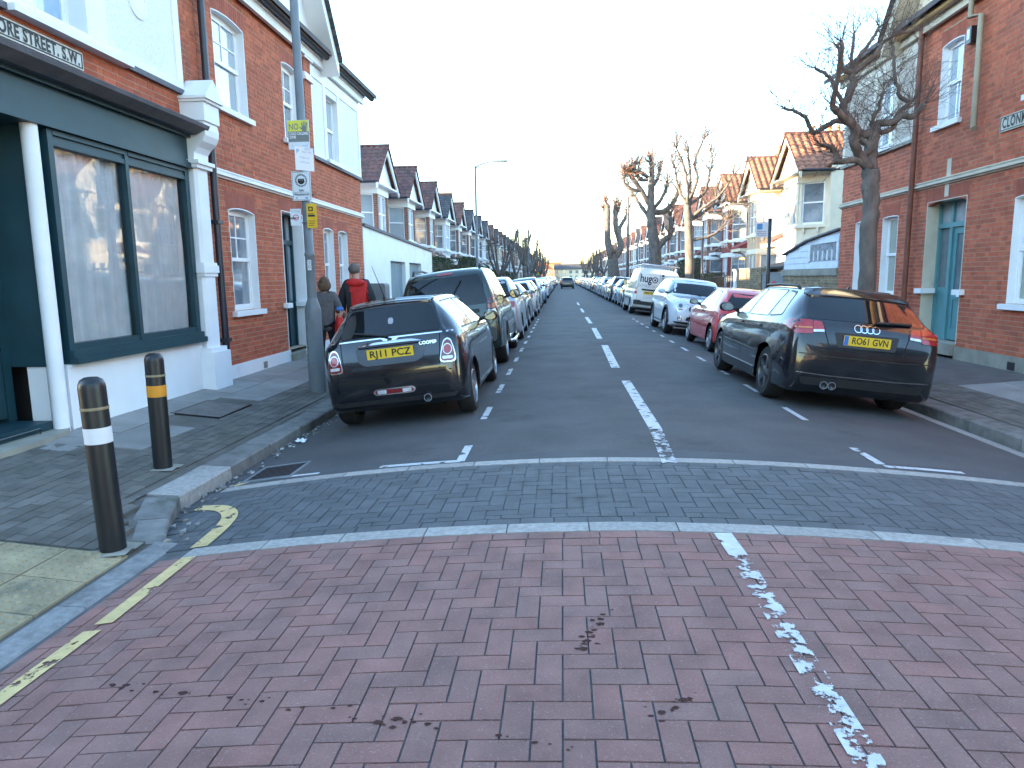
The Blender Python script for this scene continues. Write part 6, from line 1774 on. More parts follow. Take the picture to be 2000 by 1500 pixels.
# ------------------------------------------------------------------ dark green off-roader
PG = paint('dark_green', (.012, .028, .022), 0.3, .2)
c = Car('offroad_car', SPEC['jeep'], PG, 'dark green off-roader with roof rails, parked ahead of the black hatchback', None)
c.panel('rear_window', 'R', [(-.72, 1.14), (.72, 1.14), (.60, 1.66), (-.60, 1.66)], M['car_glass'], .006, rnd=.06)
wp = MB(); wp.tube([c.hit('R', 0, 1.13, .03), c.hit('R', .1, 1.30, .03), c.hit('R', .28, 1.58, .03)], .013, 6); wp.build('rear_wiper', M['plastic'], c.root)
c.panel('brake_lamp', 'R', [(-.14, 1.70), (.14, 1.70), (.13, 1.735), (-.13, 1.735)], M['lens_red'], .01, rnd=.01)
for sg in (-1, 1):
    tl = c.panel('tail_lamp', 'R', [(sg * .70, .86), (sg * .845, .86), (sg * .845, 1.18), (sg * .815, 1.24), (sg * .72, 1.22)], M['lens_dark_red'], .02, rnd=.04, step=.05)
    c.panel('indicator', 'R', [(sg * .71, 1.05), (sg * .84, 1.05), (sg * .84, 1.13), (sg * .71, 1.13)], M['lens_orange'], .024, tl, rnd=.01)
    c.panel('reverse_lamp', 'R', [(sg * .71, .97), (sg * .84, .97), (sg * .84, 1.04), (sg * .71, 1.04)], M['lens_clear'], .024, tl, rnd=.01)
    gd_ = MB()
    for zz in (.95, 1.04, 1.14): gd_.tube([c.hit('R', sg * .69, zz, .035), c.hit('R', sg * .78, zz, .05), c.hit('R', sg * .85, zz, .03)], .007, 5)
    gd_.build('lamp_guard', M['chrome'], c.root)
    rr_ = MB(); rr_.tube([c.hit('T', sg * .60, .5, .0), c.hit('T', sg * .60, .62, .07), c.hit('T', sg * .60, 1.3, .085), c.hit('T', sg * .60, 2.1, .06), c.hit('T', sg * .59, 2.25, 0)], .022, 8); rr_.build('roof_rail', M['plastic'], c.root, smooth=True)
c.panel('rear_bumper', 'R', [(-.80, .48), (.80, .48), (.82, .72), (-.82, .72)], pm('bumper_grey', (.05, .055, .06), .5), .05, rnd=.05, skirt=.07)
c.panel('door_pull', 'R', [(.34, 1.0), (.56, 1.0), (.56, 1.06), (.34, 1.06)], M['plastic'], .015, rnd=.02)
c.seam('R', [(-.66, 1.72), (-.74, 1.1), (-.72, .76), (.66, .76), (.70, 1.1), (.62, 1.72)], .012)
c.plate('R', .86, 'PN52 KXD')
windows_side(c, [(1.98, 1.15), (2.86, 1.13), (2.46, 1.66), (1.98, 1.69)], [(1.18, 1.16), (1.88, 1.15), (1.88, 1.69), (1.22, 1.69)], [(.32, 1.17), (1.08, 1.16), (1.12, 1.68), (.50, 1.66)])
c.both('arch_flare', [(.48, .36), (.52, .62), (.70, .80), (.90, .83), (1.10, .80), (1.28, .62), (1.32, .36), (1.26, .36), (1.22, .58), (1.06, .72), (.90, .745), (.74, .72), (.58, .58), (.54, .36)], M['cabinet_grey'], off=.03, rnd=.02, skirt=.04)
c.both('arch_flare', [(3.13, .36), (3.17, .62), (3.35, .80), (3.55, .83), (3.75, .80), (3.93, .62), (3.97, .36), (3.91, .36), (3.87, .58), (3.71, .72), (3.55, .745), (3.39, .72), (3.23, .58), (3.19, .36)], M['cabinet_grey'], off=.03, rnd=.02, skirt=.04)
c.both('side_moulding', [(1.34, .60), (3.10, .60), (3.10, .68), (1.34, .68)], M['cabinet_grey'], off=.015, rnd=.02)
for sg in (-1, 1):
    s_ = MB(); s_.tube([(sg * .9, 1.5 - c.off, .34), (sg * .97, 1.6 - c.off, .33), (sg * .97, 2.9 - c.off, .33), (sg * .9, 3.0 - c.off, .34)], .035, 8); s_.build('side_step', M['chrome'], c.root, smooth=True)
for ax in 'SL':
    c.seam(ax, [(1.93, 1.10), (1.93, .5), (1.95, .36)]); c.seam(ax, [(1.14, 1.10), (1.24, .8)]); c.seam(ax, [(2.92, 1.08), (2.95, .36)])
c.mirror(2.72, 1.20, M['plastic'], .22, .19, .05)
c.place(-1.85, 12.9 + 2.65 / 2)

# ------------------------------------------------------------------ black estate hatchback on the right
PN = paint('dark_navy', (.008, .009, .013), 0.25, .18)
c = Car('estate_hatchback', SPEC['audi'], PN, 'black five-door hatchback with four-ring badge, nearest car at the right kerb', None)
c.panel('rear_window', 'R', [(-.68, 1.055), (.68, 1.055), (.56, 1.335), (-.56, 1.335)], M['car_glass'], .005, rnd=.06)
c.panel('roof_spoiler', 'T', [(-.60, .44), (.60, .44), (.60, .66), (-.60, .66)], PN, .022, rnd=.07, skirt=.035)
wp = MB(); wp.tube([c.hit('R', .1, 1.065, .03), c.hit('R', .28, 1.075, .035), c.hit('R', .50, 1.08, .03)], .018, 6); wp.build('rear_wiper', M['plastic'], c.root)
for sg in (-1, 1):
    tl = c.panel('tail_lamp', 'R', [(sg * .47, .92), (sg * .60, .905), (sg * .60, 1.035), (sg * .50, 1.03)], M['lens_red'], .008, rnd=.015, step=.04)
    tl2 = c.panel('tail_lamp', 'R', [(sg * .606, .885), (sg * .80, .875), (sg * .825, .97), (sg * .80, 1.035), (sg * .606, 1.04)], M['lens_red'], .009, rnd=.02, step=.04)
    c.panel('reverse_lamp', 'R', [(sg * .475, .918), (sg * .60, .906), (sg * .60, .934), (sg * .48, .945)], M['lens_clear'], .011, tl, rnd=.006, step=.04)
    c.panel('lamp_strip', 'R', [(sg * .61, .945), (sg * .80, .935), (sg * .805, .955), (sg * .61, .962)], M['lens_orange'], .012, tl2, rnd=.006, step=.04)
    ax = 'S' if sg > 0 else 'L'
    c.panel('tail_lamp_side', ax, [(.06, .90), (.40, .955), (.42, .985), (.30, 1.025), (.10, 1.03)], M['lens_red'], .010, rnd=.02, step=.05)
for i in range(4):
    cx = -.099 + .066 * i
    ring = [(cx + .042 * math.cos(a * math.pi / 8), .985 + .04 * math.sin(a * math.pi / 8)) for a in range(17)]
    c.seam('R', ring, .010, M['chrome'], c.root, 'badge_ring', off=.009 + .001 * (i % 2))
c.panel('plate_recess', 'R', [(-.36, .925), (.36, .925), (.32, .76), (-.32, .76)], M['plastic'], .003, rnd=.02)
c.plate('R', .845, 'RO61 GVN', blue=True)
c.seam('R', [(-.48, 1.02), (-.46, .90), (-.40, .72), (.40, .72), (.46, .90), (.48, 1.02)], .010)
c.seam('R', [(-.80, .66), (-.4, .645), (.4, .645), (.80, .66)], .012, M['plastic'])
c.seam('R', [(-.74, .44), (-.4, .425), (.4, .425), (.74, .44)], .010, M['rim_dark'], name='bumper_crease', off=.004)
c.panel('bumper_skirt', 'R', [(-.66, .30), (.66, .30), (.70, .39), (-.70, .39)], M['plastic'], .006, rnd=.04)
for q in (-.42, -.33):
    ex = MB(); y0 = c.hit('R', q, .38, 0).y; ex.lathe([(.044, y0 - .03), (.047, y0 - .035), (.037, y0 - .035), (.035, y0 + .06)], 16, (q, 0, .315), 'y', cap=False); ex.build('exhaust', M['chrome'], c.root, smooth=40)
windows_side(c, [(2.06, 1.0), (3.05, .975), (2.62, 1.32), (2.08, 1.36)], [(1.12, 1.02), (1.98, 1.0), (2.0, 1.36), (1.16, 1.355)], [(.62, 1.06), (1.04, 1.03), (1.06, 1.345), (.80, 1.325)])
for ax in 'SL':
    c.seam(ax, [(2.02, .98), (2.02, .5), (2.04, .3)]); c.seam(ax, [(1.08, 1.0), (1.16, .75), (1.22, .62)]); c.seam(ax, [(3.06, .95), (3.10, .5), (3.06, .3)])
    c.panel('door_moulding', ax, [(1.25, .54), (3.02, .56), (3.02, .575), (1.25, .555)], M['chrome'], .006, rnd=0)
    c.panel('sill_trim', ax, [(1.24, .20), (3.06, .20), (3.04, .33), (1.26, .33)], pm('sill_grey', (.05, .055, .062), .35, .3), .02, rnd=.03)
    for q in (1.20, 2.12): c.panel('door_handle', ax, [(q, .86), (q + .22, .86), (q + .22, .89), (q, .89)], PN, .025, rnd=.01, step=.05)
for sg in (-1, 1):
    rr_ = MB(); rr_.tube([c.hit('T', sg * .555, .85, .0), c.hit('T', sg * .555, .95, .03), c.hit('T', sg * .555, 1.6, .035), c.hit('T', sg * .545, 2.3, .03), c.hit('T', sg * .54, 2.4, 0)], .018, 8); rr_.build('roof_rail', M['plastic'], c.root, smooth=True)
c.mirror(2.90, 1.04, M['plastic'], .22, .14, .03)
fn = MB(); p0 = c.hit('T', 0, .80, 0); fn.add([(-.02, p0.y, p0.z - .01), (.02, p0.y, p0.z - .01), (0, p0.y - .02, p0.z + .06), (0, p0.y + .14, p0.z)], [(0, 1, 2), (1, 3, 2), (3, 0, 2)]); fn.build('roof_aerial', M['plastic'], c.root)
c.place(3.36, 9.02 + 2.578 / 2)

# ------------------------------------------------------------------ red rounded hatchback
PR = paint('red', (.62, .022, .026), 0.0, .2)
c = Car('red_hatchback', SPEC['ka'], PR, 'small rounded red hatchback parked ahead of the black five-door hatchback', None)
c.panel('rear_window', 'R', [(-.56, .93), (.56, .93), (.60, 1.05), (.47, 1.255), (-.47, 1.255), (-.60, 1.05)], M['car_glass'], .005, rnd=.06)
for sg in (-1, 1):
    pts = [(sg * .50, .74), (sg * .62, .66), (sg * .735, .70), (sg * .75, .80), (sg * .64, .835), (sg * .53, .815)]
    tl = c.panel('tail_lamp', 'R', pts, M['lens_dark_red'], .014, rnd=.05, step=.04)
    c.panel('indicator', 'R', [(sg * .56, .715), (sg * .63, .68), (sg * .66, .73), (sg * .60, .76)], M['lens_orange'], .018, tl, rnd=.02, step=.04)
    c.panel('reverse_lamp', 'R', [(sg * .65, .685), (sg * .71, .705), (sg * .70, .75), (sg * .665, .735)], M['lens_clear'], .018, tl, rnd=.01, step=.04)
c.seam('R', [(-.56, .92), (-.60, .82), (-.45, .60), (.45, .60), (.60, .82), (.56, .92)], .010)
c.plate('R', .66, 'V274 MLP')
windows_side(c, [(1.38, .925), (2.52, .90), (2.06, 1.25), (1.44, 1.29)], None, [(.62, .95), (1.30, .925), (1.36, 1.285), (.90, 1.25)])
for ax in 'SL':
    c.seam(ax, [(1.34, .90), (1.30, .6), (1.36, .30)]); c.seam(ax, [(2.52, .88), (2.56, .5), (2.50, .28)])
    c.panel('door_handle', ax, [(1.42, .80), (1.60, .80), (1.60, .83), (1.42, .83)], M['plastic'], .012, rnd=.01, step=.05)
    c.seam(ax, [(.1, .80), (.5, .86), (1.0, .885), (1.6, .885)], .008)
c.mirror(2.32, .97, M['plastic'], .19, .13, .02)
c.place(3.80, 14.85 + 2.446 / 2)

# ------------------------------------------------------------------ white crossover facing the camera
PW = paint('white', (.60, .62, .66), 0.0, .25)
c = Car('white_crossover', SPEC['countryman'], PW, 'white compact crossover facing the camera with round headlamps, between red hatchback and van', None)
c.panel('windscreen', 'F', [(-.74, 1.105), (.74, 1.105), (.60, 1.475), (-.60, 1.475)], M['car_glass'], .005, rnd=.07)
hd = {}
for sg in (-1, 1):
    ctr = (sg * .60, .80)
    ell = [(ctr[0] + .135 * math.cos(a * .3927) * (1 + .12 * math.cos(a * .3927) * -sg), ctr[1] + .155 * math.sin(a * .3927)) for a in range(16)]
    big = [(ctr[0] + (p[0] - ctr[0]) * 1.1, ctr[1] + (p[1] - ctr[1]) * 1.1) for p in ell]
    c.panel('headlamp_ring', 'F', big, M['chrome'], .010, rnd=0, step=.05)
    hl_ = c.panel('headlamp', 'F', ell, M['lens_clear'], .022, rnd=0, step=.04)
    c.panel('headlamp_bulb', 'F', [(ctr[0] + .055 * math.cos(a * .5236), ctr[1] + .055 * math.sin(a * .5236)) for a in range(12)], M['rim_dark'], .026, hl_, rnd=0, step=.05)
    c.panel('indicator', 'F', [(sg * .53, .69), (sg * .66, .69), (sg * .64, .72), (sg * .55, .72)], M['lens_orange'], .026, hl_, rnd=.01, step=.05)
    fl_ = c.panel('fog_lamp', 'F', [(sg * .60 + .06 * math.cos(a * .5236), .46 + .06 * math.sin(a * .5236)) for a in range(12)], M['chrome'], .016, rnd=0, step=.05)
    c.panel('fog_glass', 'F', [(sg * .60 + .045 * math.cos(a * .5236), .46 + .045 * math.sin(a * .5236)) for a in range(12)], M['lens_clear'], .022, fl_, rnd=0, step=.05)
    wp = MB(); wp.tube([c.hit('F', sg * .1 - .2, 1.09, .03), c.hit('F', sg * .1 + .1, 1.13, .02)], .01, 5); wp.build('wiper', M['plastic'], c.root)
gr = c.panel('grille', 'F', [(-.40, .72), (-.33, .63), (.33, .63), (.40, .72), (.36, .80), (-.36, .80)], M['plastic'], .010, rnd=.04, step=.06)
for zz in (.665, .70, .735, .77): c.panel('grille_bar', 'F', [(-.34, zz - .008), (.34, zz - .008), (.34, zz + .008), (-.34, zz + .008)], M['chrome'], .02, gr, rnd=0)
c.panel('lower_grille', 'F', [(-.45, .42), (.45, .42), (.42, .52), (-.42, .52)], M['plastic'], .008, rnd=.03)
c.panel('bumper_skirt', 'F', [(-.70, .33), (.70, .33), (.76, .38), (-.76, .38)], M['plastic'], .012, rnd=.02)
c.plate('F', .575, 'KE61 WHD', rear=False)
windows_side(c, [(1.86, 1.09), (2.86, 1.075), (2.46, 1.42), (1.86, 1.46)], [(.92, 1.10), (1.76, 1.09), (1.76, 1.46), (1.0, 1.455)], [(.40, 1.12), (.84, 1.105), (.90, 1.45), (.62, 1.42)])
for ax in 'SL':
    for a in c.ax:
        ring = [(a + .45 * math.cos(t), .335 + .45 * math.sin(t)) for t in [-.2 + (math.pi + .4) * k / 16 for k in range(17)]] + [(a + .385 * math.cos(t), .335 + .385 * math.sin(t)) for t in [-.2 + (math.pi + .4) * k / 16 for k in range(16, -1, -1)]]
        c.panel('arch_trim', ax, ring, M['plastic'], .014, rnd=0, step=.08)
    c.panel('sill_trim', ax, [(1.10, .21), (2.95, .21), (2.95, .34), (1.10, .34)], M['plastic'], .014, rnd=.02)
    c.seam(ax, [(1.80, 1.06), (1.80, .36)]); c.seam(ax, [(2.92, 1.04), (2.95, .4)])
    c.panel('side_repeater', ax, [(2.98, .88), (3.14, .88), (3.16, .94), (3.0, .94)], M['chrome'], .01, rnd=.01, step=.05)
c.mirror(2.72, 1.13, PW, .22, .15, .03)
c.panel('bonnet_badge', 'F', [(-.08, .90), (-.03, .88), (.03, .88), (.08, .90), (.03, .905), (-.03, .905)], M['chrome'], .012, rnd=.005, step=.03)
c.seam('F', [(-.66, .93), (-.42, .84), (0, .83), (.42, .84), (.66, .93)], .008)
# facing the camera: front axle near
c.place(3.62, 19.5 + 2.595 / 2, math.pi)

# ------------------------------------------------------------------ white van
PV = paint('van_white', (.60, .60, .58), 0.0, .3)
c = Car('white_van', SPEC['van'], PV, 'white panel van with dark hugo lettering and roof rack, rear doors facing the camera', None, 'van')
for sg in (-1, 1):
    tl = c.panel('tail_lamp', 'R', [(sg * .80, .86), (sg * .905, .86), (sg * .905, 1.16), (sg * .80, 1.16)], M['lens_red'], .012, rnd=.02, step=.05)
    c.panel('lamp_band', 'R', [(sg * .805, .97), (sg * .90, .97), (sg * .90, 1.03), (sg * .805, 1.03)], M['lens_clear'], .016, tl, rnd=.01)
    rk = MB(); rk.tube([(sg * .66, .25 - c.off, 2.06), (sg * .66, 3.0 - c.off, 2.06)], .025, 6); rk.build('rack_rail', M['rim'], c.root)
for yy in (.3, 1.2, 2.1, 2.9):
    rk = MB(); rk.tube([(-.70, yy - c.off, 2.03), (.70, yy - c.off, 2.03)], .02, 6)
    for sg in (-1, 1): rk.tube([(sg * .66, yy - c.off, 1.88), (sg * .66, yy - c.off, 2.05)], .018, 6)
    rk.build('rack_bar', M['rim'], c.root)
rk = MB(); rk.tube([(-.74, .12 - c.off, 2.07), (.78, .12 - c.off, 2.07)], .035, 8); rk.build('rack_roller', M['rim'], c.root, smooth=True)
c.panel('rear_bumper', 'R', [(-.90, .44), (.90, .44), (.90, .62), (.62, .62), (.60, .58), (-.60, .58), (-.62, .62), (-.90, .62)], M['plastic'], .04, rnd=.02, skirt=.06)
c.panel('plate_light_bar', 'R', [(-.62, 1.02), (.5, 1.02), (.5, 1.09), (-.62, 1.09)], M['plastic'], .010, rnd=.01)
c.plate('R', .93, 'LM09 OXU', x=-.28)
c.seam('R', [(0.06, 1.86), (0.06, .62)], .012); c.seam('R', [(-.74, 1.84), (-.80, 1.2), (-.78, .62)], .010); c.seam('R', [(.74, 1.84), (.80, 1.2), (.78, .62)], .010)
def van_text(txt, size, x, z, mat, w=None, bold=.0, ax='R'):
    me = text_mesh(txt, size, mat, bold=bold)
    ww = max(v.co.x for v in me.vertices) - min(v.co.x for v in me.vertices)
    if w:
        for v in me.vertices: v.co.x *= w / ww
    for v in me.vertices:
        h = c.hit('R', x + v.co.x, z + v.co.y, .006)
        v.co = Vector((h.x, h.y, h.z))
    return link('lettering', me, c.root)
van_text('hug', .44, -.50, 1.50, M['ink_navy'], .48, .012)
for r0, r1, nm in ((.125, .085, 'logo_ring'), (.045, .0, 'logo_hub')):
    cx, cz = -.13, 1.475
    if r1: c.seam('R', [(cx + (r0 + r1) / 2 * math.cos(a * math.pi / 10), cz + (r0 + r1) / 2 * math.sin(a * math.pi / 10)) for a in range(21)], r0 - r1, M['ink_navy'], c.root, nm, .006)
    else: c.panel(nm, 'R', [(cx + r0 * math.cos(a * .5236), cz + r0 * math.sin(a * .5236)) for a in range(12)], M['ink_navy'], .006, rnd=0, skirt=0)
van_text('0795 83', .15, -.38, 1.20, M['ink_grey'], .82)
van_text('www.hugo', .07, -.30, .74, M['ink_grey'], .46)
for i, m_ in enumerate((M['ink_navy'], M['ink_grey'], M['ink_blue'])): c.panel('logo_square', 'R', [(.12, 1.64 - .11 * i), (.22, 1.64 - .11 * i), (.22, 1.73 - .11 * i), (.12, 1.73 - .11 * i)], m_, .006, rnd=0, skirt=0)
windows_side(c, [(3.12, 1.12), (3.92, 1.10), (3.62, 1.55), (3.12, 1.70)])
for ax in 'SL':
    c.seam(ax, [(3.02, 1.8), (3.02, .4)]); c.seam(ax, [(1.75, 1.8), (1.75, .4)]); c.panel('side_moulding', ax, [(1.4, .62), (3.5, .62), (3.5, .68), (1.4, .68)], M['plastic'], .01, rnd=0)
c.mirror(3.80, 1.28, M['plastic'], .2, .28, .04)
c.place(3.74, 30.1 + 1.5)

# ------------------------------------------------------------------ ordinary cars further on: a few types, copied with their parts
def plain_car(kind, mat):
    c = Car('parked_car', SPEC[kind], mat)
    if kind == 'saloon':
        c.panel('rear_window', 'R', [(-.64, 1.10), (.64, 1.10), (.54, 1.345), (-.54, 1.345)], M['car_glass'], .005, rnd=.05)
        windows_side(c, [(2.02, .985), (3.2, .965), (2.72, 1.32), (2.06, 1.365)], [(1.10, 1.0), (1.94, .985), (1.96, 1.365), (1.36, 1.345)], surround=False)
        fz, zc, l0 = 1.11, .86, 3.34
    elif kind == 'hatch':
        c.panel('rear_window', 'R', [(-.66, 1.06), (.66, 1.06), (.55, 1.36), (-.55, 1.36)], M['car_glass'], .005, rnd=.05)
        windows_side(c, [(1.72, .985), (2.9, .955), (2.44, 1.33), (1.74, 1.38)], [(.66, 1.02), (1.63, .99), (1.66, 1.385), (.90, 1.36)], surround=False)
        fz, zc, l0 = 1.05, .84, 3.0
    else:
        c.panel('rear_window', 'R', [(-.68, 1.10), (.68, 1.10), (.60, 1.52), (-.60, 1.52)], M['car_glass'], .005, rnd=.05)
        windows_side(c, [(1.86, 1.06), (3.16, 1.03), (2.62, 1.45), (1.88, 1.53)], [(1.0, 1.07), (1.77, 1.06), (1.79, 1.535), (1.02, 1.53)], [(.40, 1.09), (.92, 1.075), (.94, 1.52), (.60, 1.50)], surround=False)
        fz, zc, l0 = 1.12, .92, 3.2
    ztop_ = {'saloon': 1.33, 'hatch': 1.34, 'mpv': 1.47}[kind]
    c.panel('windscreen', 'F', [(-.70, fz), (.70, fz), (.56, ztop_), (-.56, ztop_)], M['car_glass'], .005, rnd=.06)
    for sg in (-1, 1):
        c.panel('tail_lamp', 'R', [(sg * .56, zc - .07), (sg * .76, zc - .08), (sg * .775, zc + .07), (sg * .60, zc + .08)], M['lens_red'], .012, rnd=.03, step=.07)
        c.panel('headlamp', 'F', [(sg * .42, .66), (sg * .66, .70), (sg * .70, .80), (sg * .50, .76)], M['lens_clear'], .014, rnd=.03, step=.07)
    c.panel('grille', 'F', [(-.34, .56), (.34, .56), (.36, .66), (-.36, .66)], M['plastic'], .008, rnd=.03, step=.1)
    c.panel('bumper_strip', 'R', [(-.68, .42), (.68, .42), (.70, .50), (-.70, .50)], M['plastic'], .010, rnd=.03, step=.1)
    c.plate('R', zc - .13 if kind != 'mpv' else .74, 'LB58 FTN')
    c.mirror(l0 - .35, 1.03 if kind != 'mpv' else 1.1, mat, .19, .13, .02)
    return c
PC = {'silver': paint('silver', (.42, .44, .46), .5, .3), 'black': PB, 'blue': paint('blue', (.03, .10, .26), .2, .25), 'grey': paint('grey', (.14, .15, .16), .4, .3), 'white': PW, 'dark blue': paint('dark_blue', (.014, .022, .05), .3, .25),
      'pale blue': paint('pale_blue', (.25, .36, .48), .4, .3), 'red': PR, 'dark grey': paint('dark_grey', (.04, .042, .046), .3, .25)}
proto = {k: plain_car(k, PC['silver']) for k in ('hatch', 'saloon', 'mpv')}
used = set()
KN = {'hatch': 'hatchback', 'saloon': 'saloon', 'mpv': 'people carrier'}
def put(kind, colour, x, y, rz, label, group, yaw=0.0):
    p = proto[kind]
    if kind in used: r = copy_tree(p.root)
    else: r = p.root; used.add(kind)
    a = tilt(x)
    r.location = (x, y, zroad(x) - .006); r.rotation_euler = (0, a if rz == 0 else -a, rz + yaw)
    for ch in r.children:
        if ch.name.split('.')[0] in ('body', 'door_mirror'):
            ch.material_slots[0].link = 'OBJECT'; ch.material_slots[0].material = PC[colour]
    tag(r, label, 'car', group)
    return r
left = [('mpv', 'silver', 19.1), ('saloon', 'black', 24.1), ('hatch', 'silver', 29.3), ('hatch', 'grey', 34.0), ('mpv', 'silver', 38.7), ('hatch', 'pale blue', 43.4), ('saloon', 'dark blue', 48.4)]
yy = 53.4
rc = random.Random(4)
while yy < 160:
    left.append((rc.choice(['hatch', 'saloon', 'mpv', 'hatch']), rc.choice(['silver', 'black', 'grey', 'blue', 'white', 'dark blue', 'dark grey', 'silver']), yy)); yy += 5.0 + rc.uniform(-.3, .8)
for i, (k, col, y) in enumerate(left):
    put(k, col, -1.80 + rc.uniform(-.05, .05), y, 0.0 if rc.random() < .7 or i < 3 else math.pi, '%s %s parked at the left kerb, %s beyond the green off-roader' % (col, KN[k], ORD[i]), 'cars parked along the left kerb', rc.uniform(-.012, .012))
right = [('hatch', 'dark blue', 37.2, 0), ('hatch', 'pale blue', 41.6, math.pi), ('mpv', 'dark grey', 46.2, 0), ('hatch', 'silver', 50.9, 0), ('mpv', 'silver', 55.7, math.pi), ('hatch', 'silver', 60.6, 0)]
yy = 65.5
while yy < 160:
    right.append((rc.choice(['hatch', 'saloon', 'mpv', 'hatch']), rc.choice(['silver', 'black', 'grey', 'blue', 'white', 'dark blue', 'dark grey', 'silver']), yy, rc.choice([0.0, math.pi]))); yy += 5.0 + rc.uniform(-.3, .8)
for i, (k, col, y, rz) in enumerate(right):
    put(k, col, 3.78 + rc.uniform(-.05, .05), y, float(rz), '%s %s parked at the right kerb, %s beyond the white van' % (col, KN[k], ORD[i]), 'cars parked along the right kerb', rc.uniform(-.012, .012))
put('hatch', 'dark grey', .73, 91.5, 0.0, 'dark hatchback driving away down the middle of the road', None)
put('saloon', 'red', .55, 128, 0.0, 'reddish saloon driving far ahead of the dark hatchback', None)
# ================================================================== STREET FURNITURE
def bollard(x, y, z0, h, lean, band, bz, label, tapes):
    o = empty('bollard', (x, y, z0), lean, label, 'bollard', 'bollards on the left corner')
    r = .078
    mb = MB(); mb.lathe([(r, -.05), (r, h - .07), (r * .96, h - .045), (r * .82, h - .02), (r * .5, h - .004), (.004, h)], 28); b = mb.build('post', M['bollard'], o, smooth=45)
    mb = MB(); mb.lathe([(r + .002, h - .205), (r + .003, h - .20), (r + .003, h - .192), (r + .002, h - .187)], 28, cap=False); mb.build('ring', M['band_gold'], o, smooth=45)
    mb = MB(); mb.lathe([(r + .0005, bz), (r + .0018, bz + .001), (r + .0018, bz + .099), (r + .0005, bz + .1)], 28, cap=False); mb.build('reflective_band', band, o, smooth=45)
    mb = MB()
    for q in range(10):
        a0, a1 = 2 * math.pi * q / 10, 2 * math.pi * (q + 1) / 10
        rr_ = .15 + .03 * math.sin(q * 2.3)
        mb.add([(0, 0, .006), (rr_ * math.cos(a0), rr_ * math.sin(a0), .004), (.15 * math.cos(a1) + .03 * math.sin((q + 1) * 2.3) * math.cos(a1), (.15 + .03 * math.sin((q + 1) * 2.3)) * math.sin(a1), .004)], [(0, 1, 2)])
    mb.build('mortar_collar', M['concrete'], o, fix=False)
    return o
bollard(-2.86, 4.08, zl(-2.86), 1.115, (0, -.03, 0), M['band_white'], .70, 'leaning black bollard with a white band, nearer the camera', 1)
bollard(-3.52, 5.79, zl(-3.52), 1.02, (0, .005, 0), M['band_orange'], .64, 'black bollard with an orange band, farther from the camera', 1)

LX, LY = -3.585, 9.97
lc = empty('lamp_column', (LX, LY, zl(LX)), (0, -.006, 0), 'tall grey lamp column with thick base carrying signs beside the black hatchback', 'lamp post')
mb = MB(); mb.lathe([(.125, -.1), (.12, .2), (.115, 1.18), (.105, 1.24), (.075, 1.33), (.068, 1.36)], 22); mb.build('base', M['lamp_grey'], lc, smooth=45)
mb = MB(); mb.lathe([(.068, 1.36), (.066, 1.95), (.072, 1.96), (.072, 2.0), (.063, 2.01), (.052, 7.6)], 20); mb.build('shaft', M['lamp_grey'], lc, smooth=45)
mb = MB(); mb.tube([(0, 0, 7.55), (.1, 0, 7.8), (.5, 0, 7.95), (1.2, 0, 8.0)], .03, 8); mb.build('arm', M['lamp_grey'], lc, smooth=True)
mb = MB(); mb.prism([(1.1, 7.95), (1.75, 7.97), (1.78, 8.03), (1.6, 8.12), (1.15, 8.08)], lambda p, q, a: (p, a, q), -.13, .13); mb.build('lantern', M['lamp_grey'], lc)
mb = MB(); mb.box(-.05, .05, -.123, -.117, .35, 1.05); mb.build('access_door', M['lamp_grey'], lc)
mb = MB(); mb.box(-.125, -.119, -.02, .03, .55, .85); mb.build('side_sticker', M['sign_white'], lc)

def sign_plate(name, x0, x1, z0, z1, mat, label, yaw=0.0, y=LY - .085, th=.006):
    w, h = x1 - x0, z1 - z0
    o = empty(name, ((x0 + x1) / 2, y, z0), (0, 0, yaw), label, 'sign')
    mb = MB(); mb.box(-w / 2, w / 2, 0, th, 0, h); p = mb.build('plate', mat, o)
    mb = MB(); mb.box(-.03, .03, th, th + .06, h * .3, h * .3 + .03); mb.box(-.03, .03, th, th + .06, h * .7, h * .7 + .03); mb.build('clamp', M['rim_dark'], o)
    return o, p, w, h
def on_plate(p, name, x0, x1, z0, z1, mat, lift=.001):
    mb = MB(); mb.box(x0, x1, -lift, 0, z0, z1); return mb.build(name, mat, p)
def words_on(p, txt, x, z, size, mat, w=None, bold=.0, lift=.0016):
    me = text_mesh(txt, size, mat, bold=bold)
    ww = max(v.co.x for v in me.vertices) - min(v.co.x for v in me.vertices)
    if w:
        for v in me.vertices: v.co.x *= w / ww
    return link('lettering', me, p, (x, -lift, z), (math.pi / 2, 0, 0))
def ring_on(p, name, x, z, r0, r1, mat, lift=.0016, n=24, a0=0, a1=2 * math.pi):
    mb = MB(); vs = []
    for i in range(n + 1):
        a = a0 + (a1 - a0) * i / n
        vs += [(x + r0 * math.cos(a), -lift, z + r0 * math.sin(a)), (x + r1 * math.cos(a), -lift, z + r1 * math.sin(a))]
    mb.add(vs, [(2 * i, 2 * i + 1, 2 * i + 3, 2 * i + 2) for i in range(n)]); return mb.build(name, mat, p, fix=False)
o, p, w, h = sign_plate('zone_sign', -3.775, -3.475, 3.275, 3.665, M['sign_white'], 'yellow and grey NO COLD CALLING ZONE sign with hand, top of the lamp column')
on_plate(p, 'yellow_field', -w / 2 + .004, w / 2 - .004, h * .62, h - .004, M['sign_yellow'])
on_plate(p, 'grey_field', -w / 2 + .004, w / 2 - .004, h * .26, h * .62, M['sign_grey'])
words_on(p, 'NO', -.065, h * .77, .115, M['sign_grey'], .135, .002)
words_on(p, 'COLD CALLING', 0, h * .54, .05, M['ink_white'], .265, .001)
words_on(p, 'ZONE', -.085, h * .42, .05, M['ink_white'], .095, .001)
